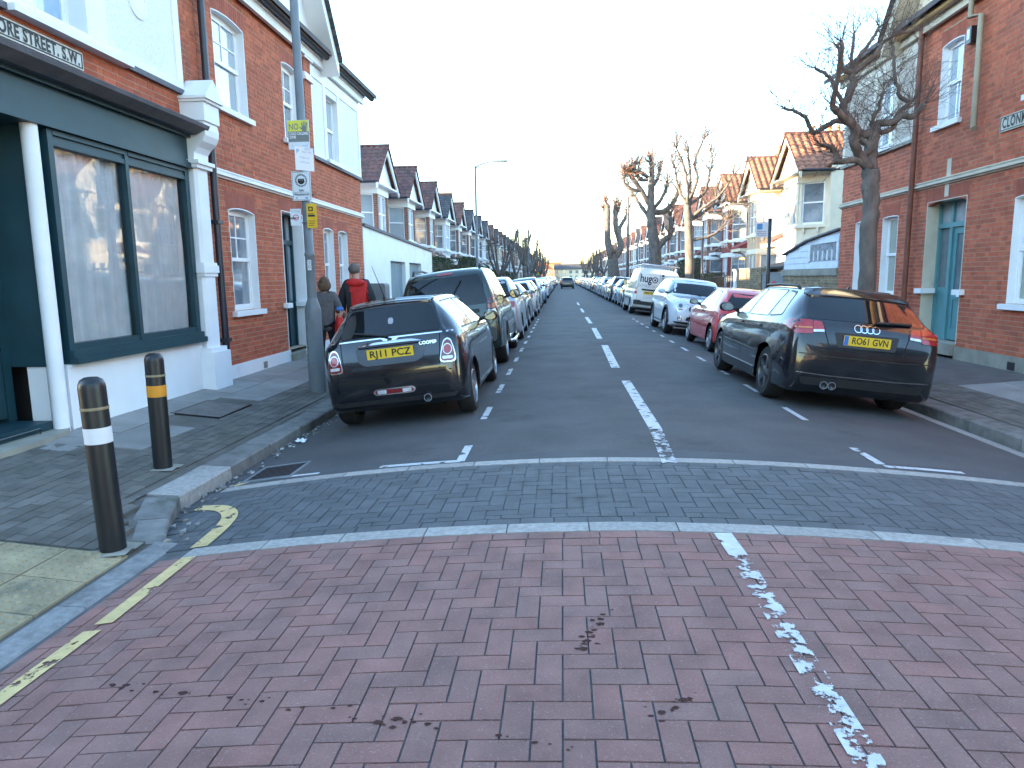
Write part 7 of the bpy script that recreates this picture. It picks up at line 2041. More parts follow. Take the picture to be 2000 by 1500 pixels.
words_on(p, 'A', -.09, h * .13, .03, M['ink_grey']); words_on(p, 'council', .085, h * .13, .03, M['ink_blue'], .08)
hm = MB()                                            # the raised hand
hx, hz = .085, h * .71
hm.add([(hx - .03, -.0018, hz - .035), (hx + .03, -.0018, hz - .035), (hx + .036, -.0018, hz + .03), (hx - .032, -.0018, hz + .03)], [(0, 1, 2, 3)])
for (fx, fl_, an) in ((-.026, .05, .22), (-.008, .066, .06), (.011, .064, -.08), (.029, .052, -.22)):
    c_, s_ = math.cos(an), math.sin(an)
    bx, bz_ = hx + fx, hz + .028
    q = .0075
    hm.add([(bx - q * c_, -.0018, bz_ - q * s_), (bx + q * c_, -.0018, bz_ + q * s_), (bx - s_ * fl_ + q * c_, -.0018, bz_ + c_ * fl_ + q * s_), (bx - s_ * fl_ - q * c_, -.0018, bz_ + c_ * fl_ - q * s_)], [(0, 1, 2, 3)])
hm.add([(hx - .03, -.0018, hz - .02), (hx - .07, -.0018, hz + .012), (hx - .062, -.0018, hz + .022), (hx - .028, -.0018, hz + .01)], [(0, 1, 2, 3)])
hm.build('hand_symbol', M['sign_grey'], p, fix=False)
o, p, w, h = sign_plate('parking_sign', -3.70, -3.42, 2.99, 3.30, M['sign_white'], 'white parking hours sign turned edgeways under the yellow and grey sign', yaw=rad(48))
words_on(p, 'P', -.10, h * .80, .08, M['ink_blue'], None, .002); words_on(p, 'Mon - Fri', .035, h * .80, .04, M['ink_grey'], .14); words_on(p, '9.30 am', .0, h * .55, .04, M['ink_grey'], .14); words_on(p, '4.30 pm', .0, h * .36, .04, M['ink_grey'], .14)
o, p, w, h = sign_plate('watch_sign', -3.76, -3.49, 2.585, 2.985, M['sign_white'], 'white neighbourhood sign with round black emblem reading Safer Wandsworth', y=LY - .09)
for (a, b, e, f) in ((-w / 2 + .01, w / 2 - .01, .01, .014), (-w / 2 + .01, w / 2 - .01, h - .014, h - .01), (-w / 2 + .01, -w / 2 + .014, .014, h - .014), (w / 2 - .014, w / 2 - .01, .014, h - .014)): on_plate(p, 'border', a, b, e, f, M['ink'])
for q in range(22):
    a = 2 * math.pi * q / 22
    ring_on(p, 'emblem_ray', 0, h * .68, .066, .088, M['ink'], n=1, a0=a, a1=a + .19)
ring_on(p, 'emblem', 0, h * .68, .0, .052, M['ink'], a0=math.pi, a1=2 * math.pi, n=14)
for q in (-.03, 0, .03): ring_on(p, 'emblem_head', q, h * .68 + .012, 0, .015, M['ink'], n=10)
words_on(p, 'Safer', 0, h * .345, .045, M['ink'], .075, .001); on_plate(p, 'small_print', -.11, .11, h * .275, h * .29, M['ink_grey']); words_on(p, 'Wandsworth', 0, h * .21, .05, M['ink'], .215, .001)
ring_on(p, 'crest', -.075, h * .09, 0, .012, M['ink_grey'], n=10); on_plate(p, 'crest', .045, .09, h * .06, h * .11, M['ink_blue'])
o, p, w, h = sign_plate('pay_by_phone_sign', -3.574, -3.431, 2.205, 2.54, M['sign_amber'], 'amber parking notice with dark icons on the right of the lamp column', y=LY - .082)
on_plate(p, 'icon', -.045, .02, h * .70, h * .88, M['ink']); ring_on(p, 'icon_dial', -.012, h * .79, 0, .018, M['sign_amber'], n=12, lift=.0022)
on_plate(p, 'icon', -.055, .045, h * .47, h * .55, M['ink']); on_plate(p, 'icon', -.055, .03, h * .575, h * .60, M['ink'])
for q in range(3): on_plate(p, 'print_line', -.05, .05 - .012 * q, h * (.28 - .09 * q), h * (.31 - .09 * q), pm('amber_ink', (.25, .13, .01), .6) if q == 0 else M['rust_pipe'])
o, p, w, h = sign_plate('dog_fouling_sign', -3.81, -3.655, 2.245, 2.475, M['sign_white'], 'small white notice with a red prohibition ring on the left of the lamp column', y=LY - .082)
ring_on(p, 'prohibition_ring', 0, h * .48, .032, .042, M['ink_red']); on_plate(p, 'prohibition_bar', -.03, .03, h * .46, h * .49, M['ink_red']); words_on(p, 'NO FOULING', 0, h * .85, .025, M['ink_grey'], .12)
mb = MB(); mb.box(-.0755, -.0, 0, .07, h * .4, h * .4 + .02); mb.box(.0, .22, .006, .02, .03, .045); mb.build('bracket', M['rim_dark'], o)
o, p, w, h = sign_plate('column_number', -3.607, -3.553, 1.62, 1.765, M['sign_white'], 'white sticker numbered 3 0 on the lamp column shaft', y=LY - .076, th=.002)
words_on(p, '3', 0, h * .72, .07, M['ink_grey'], None, .001); words_on(p, '0', 0, h * .30, .07, M['ink_grey'], None, .001)

def street_lamp(x, y, h, arm, z0, label):
    o = empty('street_lamp', (x, y, z0), label=label, cat='lamp post', group='street lamps')
    sg = 1 if arm > 0 else -1
    mb = MB(); mb.lathe([(.10, -.1), (.095, 1.1), (.06, 1.25), (.055, 1.3), (.04, h)], 14); mb.build('column', M['lamp_grey'], o, smooth=45)
    mb = MB(); mb.tube([(0, 0, h - .1), (sg * .12, 0, h + .02), (arm * .4, 0, h + .13), (arm * .75, 0, h + .17)], [.032, .028, .024, .022], 8); mb.build('arm', M['lamp_grey'], o, smooth=True)
    mb = MB()
    pr = [(.03, .60), (.05, .66), (.07, .78), (.10, .88), (.095, .97), (.04, 1.02)]
    n = 12; vs = []
    for r, t in pr:
        for k in range(n):
            a = 2 * math.pi * k / n; vs.append((arm * t, r * math.cos(a), h + .17 + .75 * r * math.sin(a)))
    mb.add(vs, [(i * n + k, i * n + (k + 1) % n, (i + 1) * n + (k + 1) % n, (i + 1) * n + k) for i in range(len(pr) - 1) for k in range(n)] + [tuple(range(n)), tuple((len(pr) - 1) * n + k for k in range(n))])
    mb.build('lantern', M['cream_dull'], o, smooth=True)
street_lamp(-3.45, 29.0, 6.08, 1.3, zl(-3.45), 'slim street lamp with curved arm beyond the white garage on the left')
street_lamp(4.95, 47.0, 5.75, -1.0, zrt(4.95), 'slim street lamp on the right between the two big pollards')
street_lamp(4.95, 86.0, 5.75, -1.0, zrt(4.95), 'slim street lamp far down on the right')
street_lamp(-3.45, 75.0, 5.9, 1.2, zl(-3.45), 'slim street lamp far down on the left')
for x, y, h, lb in ((4.95, 54.0, 7.45, 'wooden telegraph pole beside the double-stemmed pollard on the right'), (4.95, 113.0, 6.6, 'wooden telegraph pole far down on the right')):
    o = empty('telegraph_pole', (x, y, zrt(x)), label=lb, cat='pole')
    mb = MB(); mb.tube([(0, 0, -.1), (0, 0, h)], [.13, .09], 10); mb.build('pole', M['bark'], o, smooth=True)
    for q in range(5):
        mb = MB(); mb.tube([(-.2, 0, h - 1.6 + .28 * q), (.2, 0, h - 1.6 + .28 * q)], .015, 5); mb.build('step_iron', M['iron'], o)
def sign_post(x, y, h, z0, label, flag):
    o = empty('sign_post', (x, y, z0), label=label, cat='sign post')
    mb = MB(); mb.tube([(0, 0, -.1), (0, 0, h)], .045, 10); mb.build('post', M['iron'], o, smooth=True)
    mb = MB(); mb.lathe([(.05, h), (.045, h + .02), (.01, h + .03)], 10); mb.build('cap', M['iron'], o)
    if flag:
        mb = MB(); mb.box(-.34, -.05, -.03, -.02, h - .42, h - .06); s_ = mb.build('sign_face', M['sign_white'], o)
        mb = MB(); mb.box(-.31, -.18, -.033, -.03, h - .23, h - .10); mb.build('parking_symbol', M['ink_blue'], s_)
        for q in range(3):
            mb = MB(); mb.box(-.31, -.09, -.033, -.03, h - .29 - .045 * q, h - .275 - .045 * q); mb.build('print_line', M['ink_grey'], s_)
sign_post(5.03, 17.75, 2.9, zrt(5.03), 'black sign post with white parking sign behind the black five-door hatchback', True)
sign_post(5.0, 25.8, 2.9, zrt(5.0), 'plain black sign post beside the bare tree on the right', False)
sign_post(-3.5, 48.0, 3.0, zl(-3.5), 'plain black sign post on the left among the garden hedges', False)
cb_ = empty('utility_cabinet', (-4.62, 17.3, zl(-4.62)), label='grey rounded utility cabinet against the white garage wall', cat='cabinet')
mb = MB(); mb.prism(outline([(-.3, 0), (.3, 0), (.3, 1.42), (-.3, 1.42)], .07, 4), lambda p, q, a: (p, a, q), -.2, .25); mb.build('casing', M['cabinet_grey'], cb_)
mb = MB(); mb.box(-.26, -.005, -.208, -.2, .12, 1.32); mb.box(.005, .26, -.208, -.2, .12, 1.32); mb.build('doors', M['cabinet_grey'], cb_)
yl = empty('yellow_notice', (-3.55, 102, zl(-3.5)), label='small yellow notice on a post far down on the left', cat='sign')
mb = MB(); mb.tube([(0, 0, 0), (0, 0, 2.6)], .04, 6); mb.build('post', M['iron'], yl)
mb = MB(); mb.box(-.25, .25, -.06, -.045, 1.95, 2.55); mb.build('plate', M['sign_yellow'], yl)

# ================================================================== PEOPLE
def skin_mesh(name, J, E, root, mat, parent, sub=2):
    """J: name -> (x,y,z,rx[,ry]); grows one continuous surface along the edges"""
    ks = list(J)
    me = bpy.data.meshes.new(name)
    me.from_pydata([J[k][:3] for k in ks], [(ks.index(a), ks.index(b)) for a, b in E], [])
    o = bpy.data.objects.new(name, me); COL.objects.link(o)
    md = o.modifiers.new('skin', 'SKIN'); md.use_smooth_shade = True
    for i, k in enumerate(ks):
        v = me.skin_vertices[0].data[i]
        r = J[k][3:]
        v.radius = (r[0], r[1] if len(r) > 1 else r[0])
        v.use_root = (k == root)
    sb = o.modifiers.new('sub', 'SUBSURF'); sb.levels = sub; sb.render_levels = sub
    dg = bpy.context.evaluated_depsgraph_get()
    m2 = bpy.data.meshes.new_from_object(o.evaluated_get(dg))
    bpy.data.objects.remove(o)
    m2.name = name
    m2.materials.clear(); m2.materials.append(mat)
    m2.polygons.foreach_set('use_smooth', [True] * len(m2.polygons))
    return link(name, m2, parent)
def blob(mb, c, r, n=14, m=8, sq=None):
    vs, fs = [], []
    for i in range(m + 1):
        t = math.pi * i / m
        for k in range(n):
            a = 2 * math.pi * k / n
            vs.append((c[0] + r[0] * math.sin(t) * math.cos(a), c[1] + r[1] * math.sin(t) * math.sin(a), c[2] + r[2] * math.cos(t)))
    for i in range(m):
        for k in range(n): fs.append((i * n + k, i * n + (k + 1) % n, (i + 1) * n + (k + 1) % n, (i + 1) * n + k))
    mb.add(vs, fs)
SKIN = pm('skin', (.50, .30, .22), .6, var=.06)
def person(x, y, z, h, rz, label, coat, trousers, hair, hem, arms, headtilt=(0, 0), bulk=1.0, stride=.12, hairlen=.0, shoe=None, hood=None, panel=None, hat=None):
    """h: height. arms: dict side -> (elbow, wrist) offsets from the shoulder, in units of h"""
    o = empty('person', (x, y, z), (0, 0, rz), label, 'person')
    k = h
    hx, hy = headtilt
    sh_z, hip_z = .815 * k, .525 * k
    J = {'pelvis': (0, 0, hip_z, .078 * k, .058 * k), 'waist': (0, 0, .62 * k, .070 * k, .052 * k), 'chest': (0, -.005 * k, .735 * k, .088 * k, .058 * k), 'neck0': (0, .0, .83 * k, .034 * k), 'neck1': (hx * .4, .01 * k + hy * .4, .865 * k, .031 * k),
         'head0': (hx * .8, .016 * k + hy * .8, .905 * k, .046 * k, .052 * k), 'head1': (hx, .012 * k + hy, .95 * k, .050 * k, .058 * k), 'head2': (hx * 1.1, .006 * k + hy * 1.1, .985 * k, .036 * k, .042 * k)}
    E = [('pelvis', 'waist'), ('waist', 'chest'), ('chest', 'neck0'), ('neck0', 'neck1'), ('neck1', 'head0'), ('head0', 'head1'), ('head1', 'head2')]
    C = {'c_hem': (0, 0, hem * k, .098 * k * bulk, .072 * k * bulk), 'c_waist': (0, -.004 * k, .63 * k, .098 * k * bulk, .070 * k * bulk), 'c_chest': (0, -.006 * k, .745 * k, .112 * k * bulk, .078 * k * bulk), 'c_neck': (0, .0,   .835 * k, .056 * k, .052 * k)}
    CE = [('c_hem', 'c_waist'), ('c_waist', 'c_chest'), ('c_chest', 'c_neck')]
    for sd, (el, wr) in arms.items():
        s = 1 if sd == 'r' else -1
        S = Vector((s * .108 * k, 0, sh_z)); EL = S + Vector(el) * k; WR = EL + Vector(wr) * k
        d = (WR - EL).normalized()
        PM = WR + d * .045 * k
        for nm, p, r in (('sh', S, .034), ('el', EL, .024), ('wr', WR, .016), ('palm', PM, .020)): J[nm + sd] = (*p, r * k) if nm != 'palm' else (*p, .012 * k, .022 * k)
        E += [('chest', 'sh' + sd), ('sh' + sd, 'el' + sd), ('el' + sd, 'wr' + sd), ('wr' + sd, 'palm' + sd)]
        side = d.cross(Vector((1, 0, 0))).normalized()
        for fi in range(5):
            off = side * (fi - 1.5) * .011 * k if fi < 4 else side * -.026 * k
            ln = (.036, .042, .04, .032, .026)[fi] * k
            b = PM + d * (.012 * k if fi < 4 else -.012 * k) + off
            m_ = b + d * ln * .55 + Vector((-s * .004 * k, 0, 0)) + (off * .4 if fi == 4 else Vector())
            t = m_ + d * ln * .45 + Vector((-s * .012 * k, 0, 0))
            J['f%d%s' % (fi, sd)] = (*b, .0055 * k); J['g%d%s' % (fi, sd)] = (*m_, .005 * k); J['h%d%s' % (fi, sd)] = (*t, .0042 * k)
            E += [('palm' + sd, 'f%d%s' % (fi, sd)), ('f%d%s' % (fi, sd), 'g%d%s' % (fi, sd)), ('g%d%s' % (fi, sd), 'h%d%s' % (fi, sd))]
        C['cs' + sd] = (*(S + Vector((-.012 * s * k, 0, -.012 * k))), .052 * k * bulk); C['ce' + sd] = (*EL, .040 * k * bulk); C['cw' + sd] = (*WR, .030 * k * bulk)
        CE += [('c_chest', 'cs' + sd), ('cs' + sd, 'ce' + sd), ('ce' + sd, 'cw' + sd)]
    T = {'t_hip': (0, 0, hip_z + .02 * k, .086 * k, .066 * k)}; TE = []
    for s, sd in ((1, 'r'), (-1, 'l')):
        st_ = stride * s
        hp, kn, an = Vector((s * .052 * k, 0, hip_z - .05 * k)), Vector((s * .056 * k, st_ * .55 * k + .012 * k, .285 * k)), Vector((s * .056 * k, st_ * k * .9 - .01 * k, .045 * k))
        J['hip' + sd] = (*hp, .052 * k); J['kn' + sd] = (*kn, .034 * k); J['an' + sd] = (*an, .024 * k); J['toe' + sd] = (an.x + s * .01 * k, an.y + .10 * k, .018 * k, .022 * k, .018 * k)
        E += [('pelvis', 'hip' + sd), ('hip' + sd, 'kn' + sd), ('kn' + sd, 'an' + sd), ('an' + sd, 'toe' + sd)]
        T['h' + sd] = (*hp, .064 * k); T['k' + sd] = (*kn, .046 * k); T['a' + sd] = (an.x, an.y, .055 * k, .040 * k)
        TE += [('t_hip', 'h' + sd), ('h' + sd, 'k' + sd), ('k' + sd, 'a' + sd)]
        mb = MB(); blob(mb, (an.x + s * .006 * k, an.y + .045 * k, .024 * k), (.032 * k, .085 * k, .03 * k)); mb.build('shoe', shoe or M['plastic'], o, smooth=True)
    skin_mesh('body', J, E, 'pelvis', SKIN, o)
    ct = skin_mesh('coat', C, CE, 'c_waist', coat, o)
    skin_mesh('trousers', T, TE, 't_hip', trousers, o)
    if panel:                                         # a second colour across the back of the coat
        ct.data.materials.append(panel)
        for p in ct.data.polygons:
            c_ = p.center
            if p.normal.y < .25 and c_.x > -.055 * k and c_.x < .115 * k and c_.z > hem * k * .9 and c_.z < .83 * k: p.material_index = 1
    hd = Vector((hx, .010 * k + hy, .948 * k))
    mb = MB(); blob(mb, (hd.x, hd.y - .010 * k, hd.z + .010 * k), (.058 * k, .064 * k, .060 * k), 18, 10)
    if hairlen: blob(mb, (hd.x, hd.y - .020 * k, hd.z - .028 * k), (.074 * k, .056 * k, hairlen * k), 18, 10)
    r_ = random.Random(int(h * 100))
    for i, v in enumerate(mb.v): mb.v[i] = (v[0] + r_.gauss(0, .0025), v[1] + r_.gauss(0, .0025), v[2] + r_.gauss(0, .0025))
    # the face stays free: pull the front of the hair up to the brow
    mb.v = [(a, min(b, hd.y + .038 * k) if c_ < hd.z + .03 * k else b, c_) for a, b, c_ in mb.v]
    mb.build('hair', hair, o, smooth=True)
    mb = MB()
    for s in (-1, 1): blob(mb, (hd.x + s * .052 * k, hd.y + .006 * k, hd.z - .012 * k), (.006 * k, .014 * k, .020 * k), 8, 6)
    blob(mb, (hd.x, hd.y + .064 * k, hd.z - .016 * k), (.009 * k, .014 * k, .014 * k), 8, 6)
    mb.build('ears_and_nose', SKIN, o, smooth=True)
    mb = MB()
    for s in (-1, 1): blob(mb, (hd.x + s * .020 * k, hd.y + .052 * k, hd.z + .002 * k), (.008 * k, .006 * k, .006 * k), 8, 6)
    mb.build('eyes', M['ink'], o, smooth=True)
    mb = MB(); blob(mb, (hd.x, hd.y + .055 * k, hd.z - .038 * k), (.018 * k, .006 * k, .004 * k), 8, 6); mb.build('mouth', M['lens_dark_red'], o, smooth=True)
    if hood:
        mb = MB(); blob(mb, (0, -.052 * k, .822 * k), (.095 * k, .042 * k, .042 * k), 18, 8); mb.build('hood', hood, o, smooth=True)
    if hat:
        mb = MB(); blob(mb, (hd.x, hd.y - .004 * k, hd.z + .022 * k), (.062 * k, .068 * k, .05 * k), 16, 8); mb.build('hat', hat, o, smooth=True)
    return o
GREY = pm('coat_grey', (.10, .10, .105), .9, var=.2, scale=14, bump=.4, bscale=25)
CHAR = pm('coat_charcoal', (.025, .028, .032), .8, var=.2, scale=10, bump=.4, bscale=18)
REDC = pm('coat_red', (.55, .022, .02), .75, var=.15, scale=8, bump=.4, bscale=18)
BLK = pm('trouser_black', (.010, .010, .012), .9, var=.2)
person(-4.18, 12.25, zl(-4.12), 1.60, rad(6), 'person in a grey coat and black trousers walking away behind the lamp column', GREY, BLK, pm('hair_brown', (.10, .065, .04), .8, var=.3, scale=30), .40,
       {'r': ((.035, .02, -.155), (.045, .06, -.115)), 'l': ((-.035, 0, -.16), (-.005, .04, -.145))}, bulk=1.12, hairlen=.075)
person(-3.82, 13.0, zl(-3.82), 1.87, rad(4), 'person in a red and charcoal jacket walking away beside the grey coat', CHAR, pm('jeans', (.03, .04, .06), .9, var=.2), pm('hair_grey', (.13, .12, .11), .8, var=.3, scale=30), .47,
       {'r': ((.04, .0, -.165), (.0, .05, -.14)), 'l': ((-.05, .01, -.16), (-.01, .05, -.14))}, headtilt=(-.045, .06), bulk=1.22, hood=REDC, panel=REDC)
person(-3.92, 12.2, zl(-3.92), 1.10, rad(-70), 'child in a bright red coat with blue cap between the two adults', REDC, BLK, pm('hair_child', (.05, .03, .02), .8), .42,
       {'r': ((.03, .0, -.15), (.0, .05, -.13)), 'l': ((-.06, .05, -.10), (-.04, .07, .08))}, bulk=1.25, stride=.06, hat=pm('cap_blue', (.05, .16, .42), .8))
# ================================================================== TREES
T1 = {'A': [(4.955, 2.75), (4.96, 3.13), (4.97, 3.41), (5.01, 3.66), (5.05, 3.74)],
 'A1': [(5.05, 3.74), (5.06, 3.84), (5.27, 3.84), (5.41, 3.94), (5.54, 3.91), (5.71, 4.09)], 'A2': [(5.05, 3.7), (5.28, 3.75), (5.41, 4.02), (5.58, 4.16)],
 'A3': [(5.01, 3.72), (4.8, 3.68), (4.62, 3.88), (4.5, 4.07), (4.56, 4.25), (4.65, 4.45), (4.62, 4.62)], 'A3a': [(4.62, 4.62), (4.47, 4.7), (4.39, 4.95), (4.33, 5.03)],
 'A3b': [(4.62, 4.62), (4.59, 4.7), (4.61, 5.2)], 'A3c': [(4.62, 4.62), (4.73, 4.89), (4.9, 5.13), (4.99, 5.29)], 'A3d': [(4.66, 4.64), (4.94, 4.85), (5.09, 5.08), (5.33, 5.2), (5.55, 5.25)],
 'A3e': [(4.51, 4.13), (4.29, 4.5), (4.18, 4.61), (4.03, 4.7)], 'B': [(4.92, 3.13), (4.74, 3.33), (4.58, 3.52), (4.57, 3.71), (4.33, 3.84), (4.15, 3.93), (4.08, 4.01), (4.07, 4.26), (3.95, 4.7)],
 'B2': [(4.55, 3.86), (4.37, 3.88), (4.22, 3.8), (4.02, 3.7), (3.88, 3.9), (3.73, 4.0), (3.51, 4.05)], 'C': [(4.91, 3.15), (4.7, 3.25), (4.4, 3.23), (4.33, 3.36), (4.22, 3.45), (4.07, 3.46)],
 'D': [(4.8, 3.31), (4.92, 3.45), (4.78, 3.6)], 'E': [(4.99, 3.7), (4.99, 3.93), (5.07, 4.13), (5.11, 4.33)], 'F': [(5.56, 4.15), (5.39, 4.26), (5.31, 4.51), (5.27, 4.78), (5.21, 5.02)]}
TA = {'l1': [(4.62, 5.12), (4.15, 5.84), (3.76, 6.36), (3.49, 6.74), (3.75, 7.12)], 'l2': [(4.48, 6.53), (4.01, 6.79), (3.62, 6.8)], 'l3': [(4.5, 6.4), (4.08, 6.41), (3.88, 6.67)],
 'l4': [(4.15, 5.84), (3.63, 5.91), (3.24, 6.24), (3.23, 6.69)], 'r1': [(4.75, 4.8), (5.34, 4.79), (5.85, 5.22), (6.23, 5.92)], 'r2': [(4.67, 5.95), (4.99, 6.45), (5.11, 6.96)],
 'r3': [(4.92, 2.79), (5.37, 3.3), (5.69, 3.68), (5.61, 4.52)], 'l5': [(4.6, 4.42), (4.3, 4.94), (3.83, 5.59)], 'r4': [(4.82, 4.93), (5.26, 5.56), (5.38, 6.06)]}
TBr = {'u1': [(4.64, 3.99), (4.73, 4.35), (4.73, 5.34), (4.69, 5.97)], 'u2': [(4.69, 4.08), (4.96, 4.98), (4.82, 5.48), (5.11, 6.31)], 'u3': [(4.64, 3.99), (4.56, 4.76), (4.31, 5.44), (4.03, 5.9)],
 'r1': [(4.7, 3.49), (5.18, 3.71), (5.67, 4.06), (6.17, 4.23)], 'r2': [(4.75, 2.75), (5.43, 2.88), (5.88, 3.15), (6.1, 3.46)], 'r3': [(4.69, 4.04), (5.34, 4.52), (5.51, 5.06), (5.72, 5.72), (5.7, 6.12)],
 'r4': [(4.72, 3.54), (5.26, 3.98), (5.71, 4.33), (6.06, 4.96)], 'l1': [(4.62, 4.08), (4.33, 4.54), (4.13, 5.31)]}
TC = {'a': [(4.37, 2.92), (4.04, 4.11), (3.92, 5.49), (3.93, 7.08), (3.8, 7.61)], 'b': [(4.41, 2.92), (5.12, 3.98), (4.67, 5.69), (4.66, 7.59)],
 'c': [(5.07, 3.98), (5.0, 5.47), (5.63, 6.62), (5.73, 7.15)], 'd': [(3.94, 6.55), (3.59, 7.19)], 'e': [(4.69, 6.54), (4.98, 7.37)]}

def rough_tube(mb, pts, r0, r1, n, r, knob=0.0):
    P = smooth_path(pts, 5)
    m = len(P)
    rs = []
    for i in range(m):
        t = i / (m - 1)
        q = (r0 + (r1 - r0) * t) * r.uniform(.955, 1.05)
        if knob and t > .8: q = max(q, knob * r.uniform(.8, 1.2))
        rs.append(q)
    P = [p + Vector((r.gauss(0, .01), r.gauss(0, .01), 0)) if 0 < i < m - 1 else p for i, p in enumerate(P)]
    mb.tube(P, rs, n)
    return P
def twig_spray(mb, p, d, ln, r, r0=.008, forks=2, n=3, up=.25):
    d = d.normalized()
    pts = [p]
    k = 3
    for i in range(k):
        d = (d + Vector((r.gauss(0, .22), r.gauss(0, .22), r.gauss(up * .4, .2)))).normalized()
        pts.append(pts[-1] + d * ln / k)
    mb.tube(pts, [r0, r0 * .8, r0 * .6, r0 * .35], n, cap=False)
    if forks > 0:
        for i in range(1, k + 1):
            if r.random() < .75:
                q = (d + Vector((r.gauss(0, .7), r.gauss(0, .7), r.gauss(.1, .5)))).normalized()
                twig_spray(mb, pts[i], q, ln * r.uniform(.35, .65), r, r0 * .6, forks - 1, n, up)
def traced_tree(name, label, base, trunk, limbs, rt_, radii, seed, twigs, spread=.6, tl=.45, knob=0.0, reds=0.0, forks=1, tr0=.006):
    r = random.Random(seed)
    bx, by, bz = base
    o = empty(name, base, label=label, cat='tree')
    tr = MB(); tw = MB(); rd = MB()
    T = [Vector((x - bx, y - by, z - bz)) for x, y, z in trunk]
    P = rough_tube(tr, T, rt_[0], rt_[1], 14, r)
    allp = list(P)
    sites = []
    for i, (k, pts) in enumerate(limbs.items()):
        s0 = Vector((pts[0][0] - bx, 0, pts[0][1] - bz))
        near = min(allp, key=lambda q: (q.x - s0.x) ** 2 + (q.z - s0.z) ** 2)
        y = near.y
        slope = r.uniform(-spread, spread)
        Q = [Vector((pts[0][0] - bx, y, pts[0][1] - bz))]
        for a, b in zip(pts[:-1], pts[1:]):
            y += slope * math.hypot(b[0] - a[0], b[1] - a[1]); slope += r.uniform(-.15, .15)
            Q.append(Vector((b[0] - bx, y, b[1] - bz)))
        r0, r1 = radii.get(k, radii['*'])
        fine = rough_tube(tr, Q, r0, r1, 9, r, knob)
        allp += fine
        for j in range(len(fine) // 3, len(fine)):
            sites.append((fine[j], fine[min(j + 1, len(fine) - 1)] - fine[j - 1], j == len(fine) - 1))
    if knob: sites += [(P[-1 - j], P[-1] - P[-3], j < 2) for j in range(6)]
    tr.build('trunk', M['bark'], o, smooth=True)
    for p, d, end in sites:
        for _ in range(twigs * (4 if end else 1)):
            if not end and r.random() < .45: continue
            q = (d.normalized() * (.8 if end else .2) + Vector((r.gauss(0, .6), r.gauss(0, .6), r.gauss(.35, .5))))
            m = rd if r.random() < reds else tw
            twig_spray(m, p, q, tl * r.uniform(.5, 1.3), r, tr0, forks)
    tw.build('crown', M['twig'], o, fix=False)
    if rd.f: rd.build('young_shoots', M['twig_red'], o, fix=False)
    return o
RZ = lambda x: zrt(x)
traced_tree('pollarded_tree', 'bare pollarded tree with knotted limbs in front of the right brick corner house', (4.98, 12.0, RZ(4.98)), [(4.98, 12, -.15), (4.99, 12, .9), (4.985, 12, 1.9), (4.97, 12, 2.5), (4.955, 12, 2.9), (4.96, 12, 3.15)], T1,
            (.14, .118), {'A': (.122, .088), 'A3': (.075, .055), 'B': (.085, .03), 'C': (.06, .03), 'B2': (.05, .022), 'A1': (.06, .045), 'A2': (.045, .03), 'D': (.055, .045), '*': (.035, .022)}, 3, 3, spread=.3, tl=.6, forks=2, tr0=.0055)
traced_tree('pollarded_tree', 'large pollarded tree with knobbly limbs rising behind the white van', (4.95, 38.0, RZ(4.95)), [(5.0, 38, -.2), (4.96, 38, 1.4), (4.88, 38, 2.85), (4.77, 38, 3.7), (4.7, 38, 4.28), (4.65, 38, 5.06), (4.64, 38, 5.95), (4.69, 38, 6.59), (4.65, 38, 7.28)], TA,
            (.38, .10), {'r1': (.17, .10), 'r3': (.18, .10), 'l5': (.13, .07), 'l1': (.14, .09), '*': (.10, .07)}, 5, 6, spread=.7, tl=.8, knob=.11, reds=.35, forks=1, tr0=.018)
traced_tree('bare_tree', 'bare tree with a spray of fine twigs in front of the red painted houses', (4.75, 27.0, RZ(4.75)), [(4.8, 27, -.2), (4.79, 27, 1.2), (4.74, 27, 2.71), (4.68, 27, 3.49), (4.64, 27, 4.0)], TBr,
            (.19, .13), {'u1': (.09, .03), 'r1': (.08, .035), 'r2': (.06, .03), '*': (.065, .025)}, 7, 4, spread=.7, tl=.95, forks=2, tr0=.013)
traced_tree('pollarded_tree', 'double-stemmed pollard with reddish shoots on its stumps, far along the right', (4.5, 62.0, RZ(4.5)), [(4.55, 62, -.2), (4.51, 62, 1.2), (4.45, 62, 2.2), (4.38, 62, 2.95)], TC,
            (.55, .45), {'a': (.34, .22), 'b': (.34, .20), 'c': (.20, .12), '*': (.13, .10)}, 9, 5, spread=.2, tl=.9, knob=.16, reds=.6, forks=1, tr0=.028)
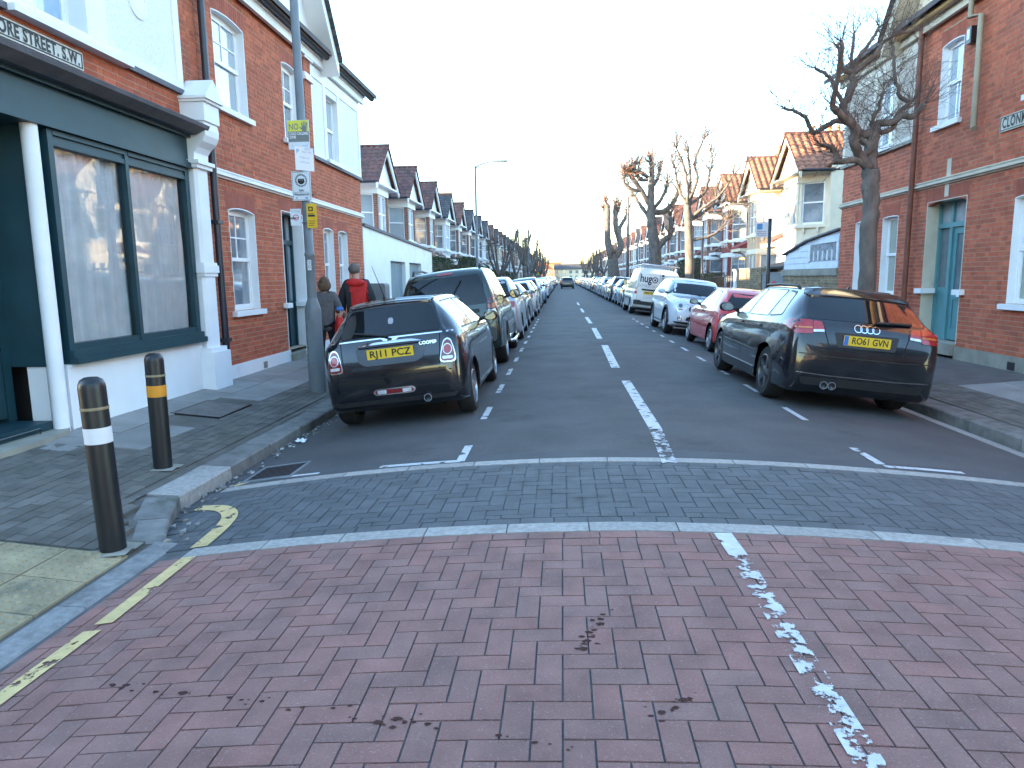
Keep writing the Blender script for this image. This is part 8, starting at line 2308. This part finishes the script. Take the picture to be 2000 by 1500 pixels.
def far_tree(x, y, z0, h, seed, label, r0=.26, spread=1.0, reds=.15, dens=1.0):
    r = random.Random(seed)
    o = empty('pollarded_tree', (x, y, z0), label=label, cat='tree', group='pollarded street trees further on')
    tr, tw, rd = MB(), MB(), MB()
    fz = h * r.uniform(.34, .42)
    P = rough_tube(tr, [(0, 0, -.1), (r.gauss(0, .06), 0, fz * .5), (r.gauss(0, .1), r.gauss(0, .1), fz)], r0, r0 * .75, 8, r)
    tips = []
    for i in range(r.randint(5, 7)):
        a = 2 * math.pi * i / 6 + r.uniform(-.4, .4)
        e = Vector((math.cos(a), math.sin(a), 0)) * r.uniform(.35, 1.0) * spread
        hh = h * r.uniform(.75, .98)
        L_ = [P[-1], P[-1] + e * .5 + Vector((0, 0, (hh - fz) * .25)), P[-1] + e * .9 + Vector((0, 0, (hh - fz) * .6)), P[-1] + e * 1.05 + Vector((r.gauss(0, .1), r.gauss(0, .1), hh - fz))]
        Q = rough_tube(tr, L_, r0 * .42, r0 * .24, 6, r, r0 * .36)
        for j in range(len(Q) // 2, len(Q)):
            if r.random() < .8: tips.append((Q[j], j > len(Q) - 3))
    tr.build('trunk', M['bark'], o, smooth=True)
    for p, end in tips:
        for _ in range(int((5 if end else 2) * dens)):
            twig_spray(rd if r.random() < reds else tw, p, Vector((r.gauss(0, .6), r.gauss(0, .6), r.gauss(.6, .5))), r.uniform(.5, 1.1), r, .012, 1)
    tw.build('crown', M['twig'], o, fix=False)
    if rd.f: rd.build('young_shoots', M['twig_red'], o, fix=False)
for i, (y, h) in enumerate([(43, 4.4), (57, 4.6), (71, 6.9), (80, 6.4), (90, 5.6), (101, 5.4), (113, 5.2), (126, 5.4), (142, 5.6), (160, 5.8)]):
    far_tree(-3.72, y, zl(-3.72), h, 40 + i, 'bare pollarded street tree on the left, %s from the camera' % ORD[i], r0=.2 if i < 2 else .27, spread=.9 if i < 3 else 1.3, dens=1.0 if i < 2 else 1.6, reds=.1 if i < 2 else .2)
for i, (y, h) in enumerate([(85, 5.2), (97, 5.4), (109, 5.3), (121, 5.4), (140, 5.6), (160, 5.8)]):
    far_tree(5.0, y, zrt(5.0), h, 60 + i, 'bare pollarded street tree on the right, %s beyond the double-stemmed pollard' % ORD[i], spread=1.2, dens=1.5, reds=.25)
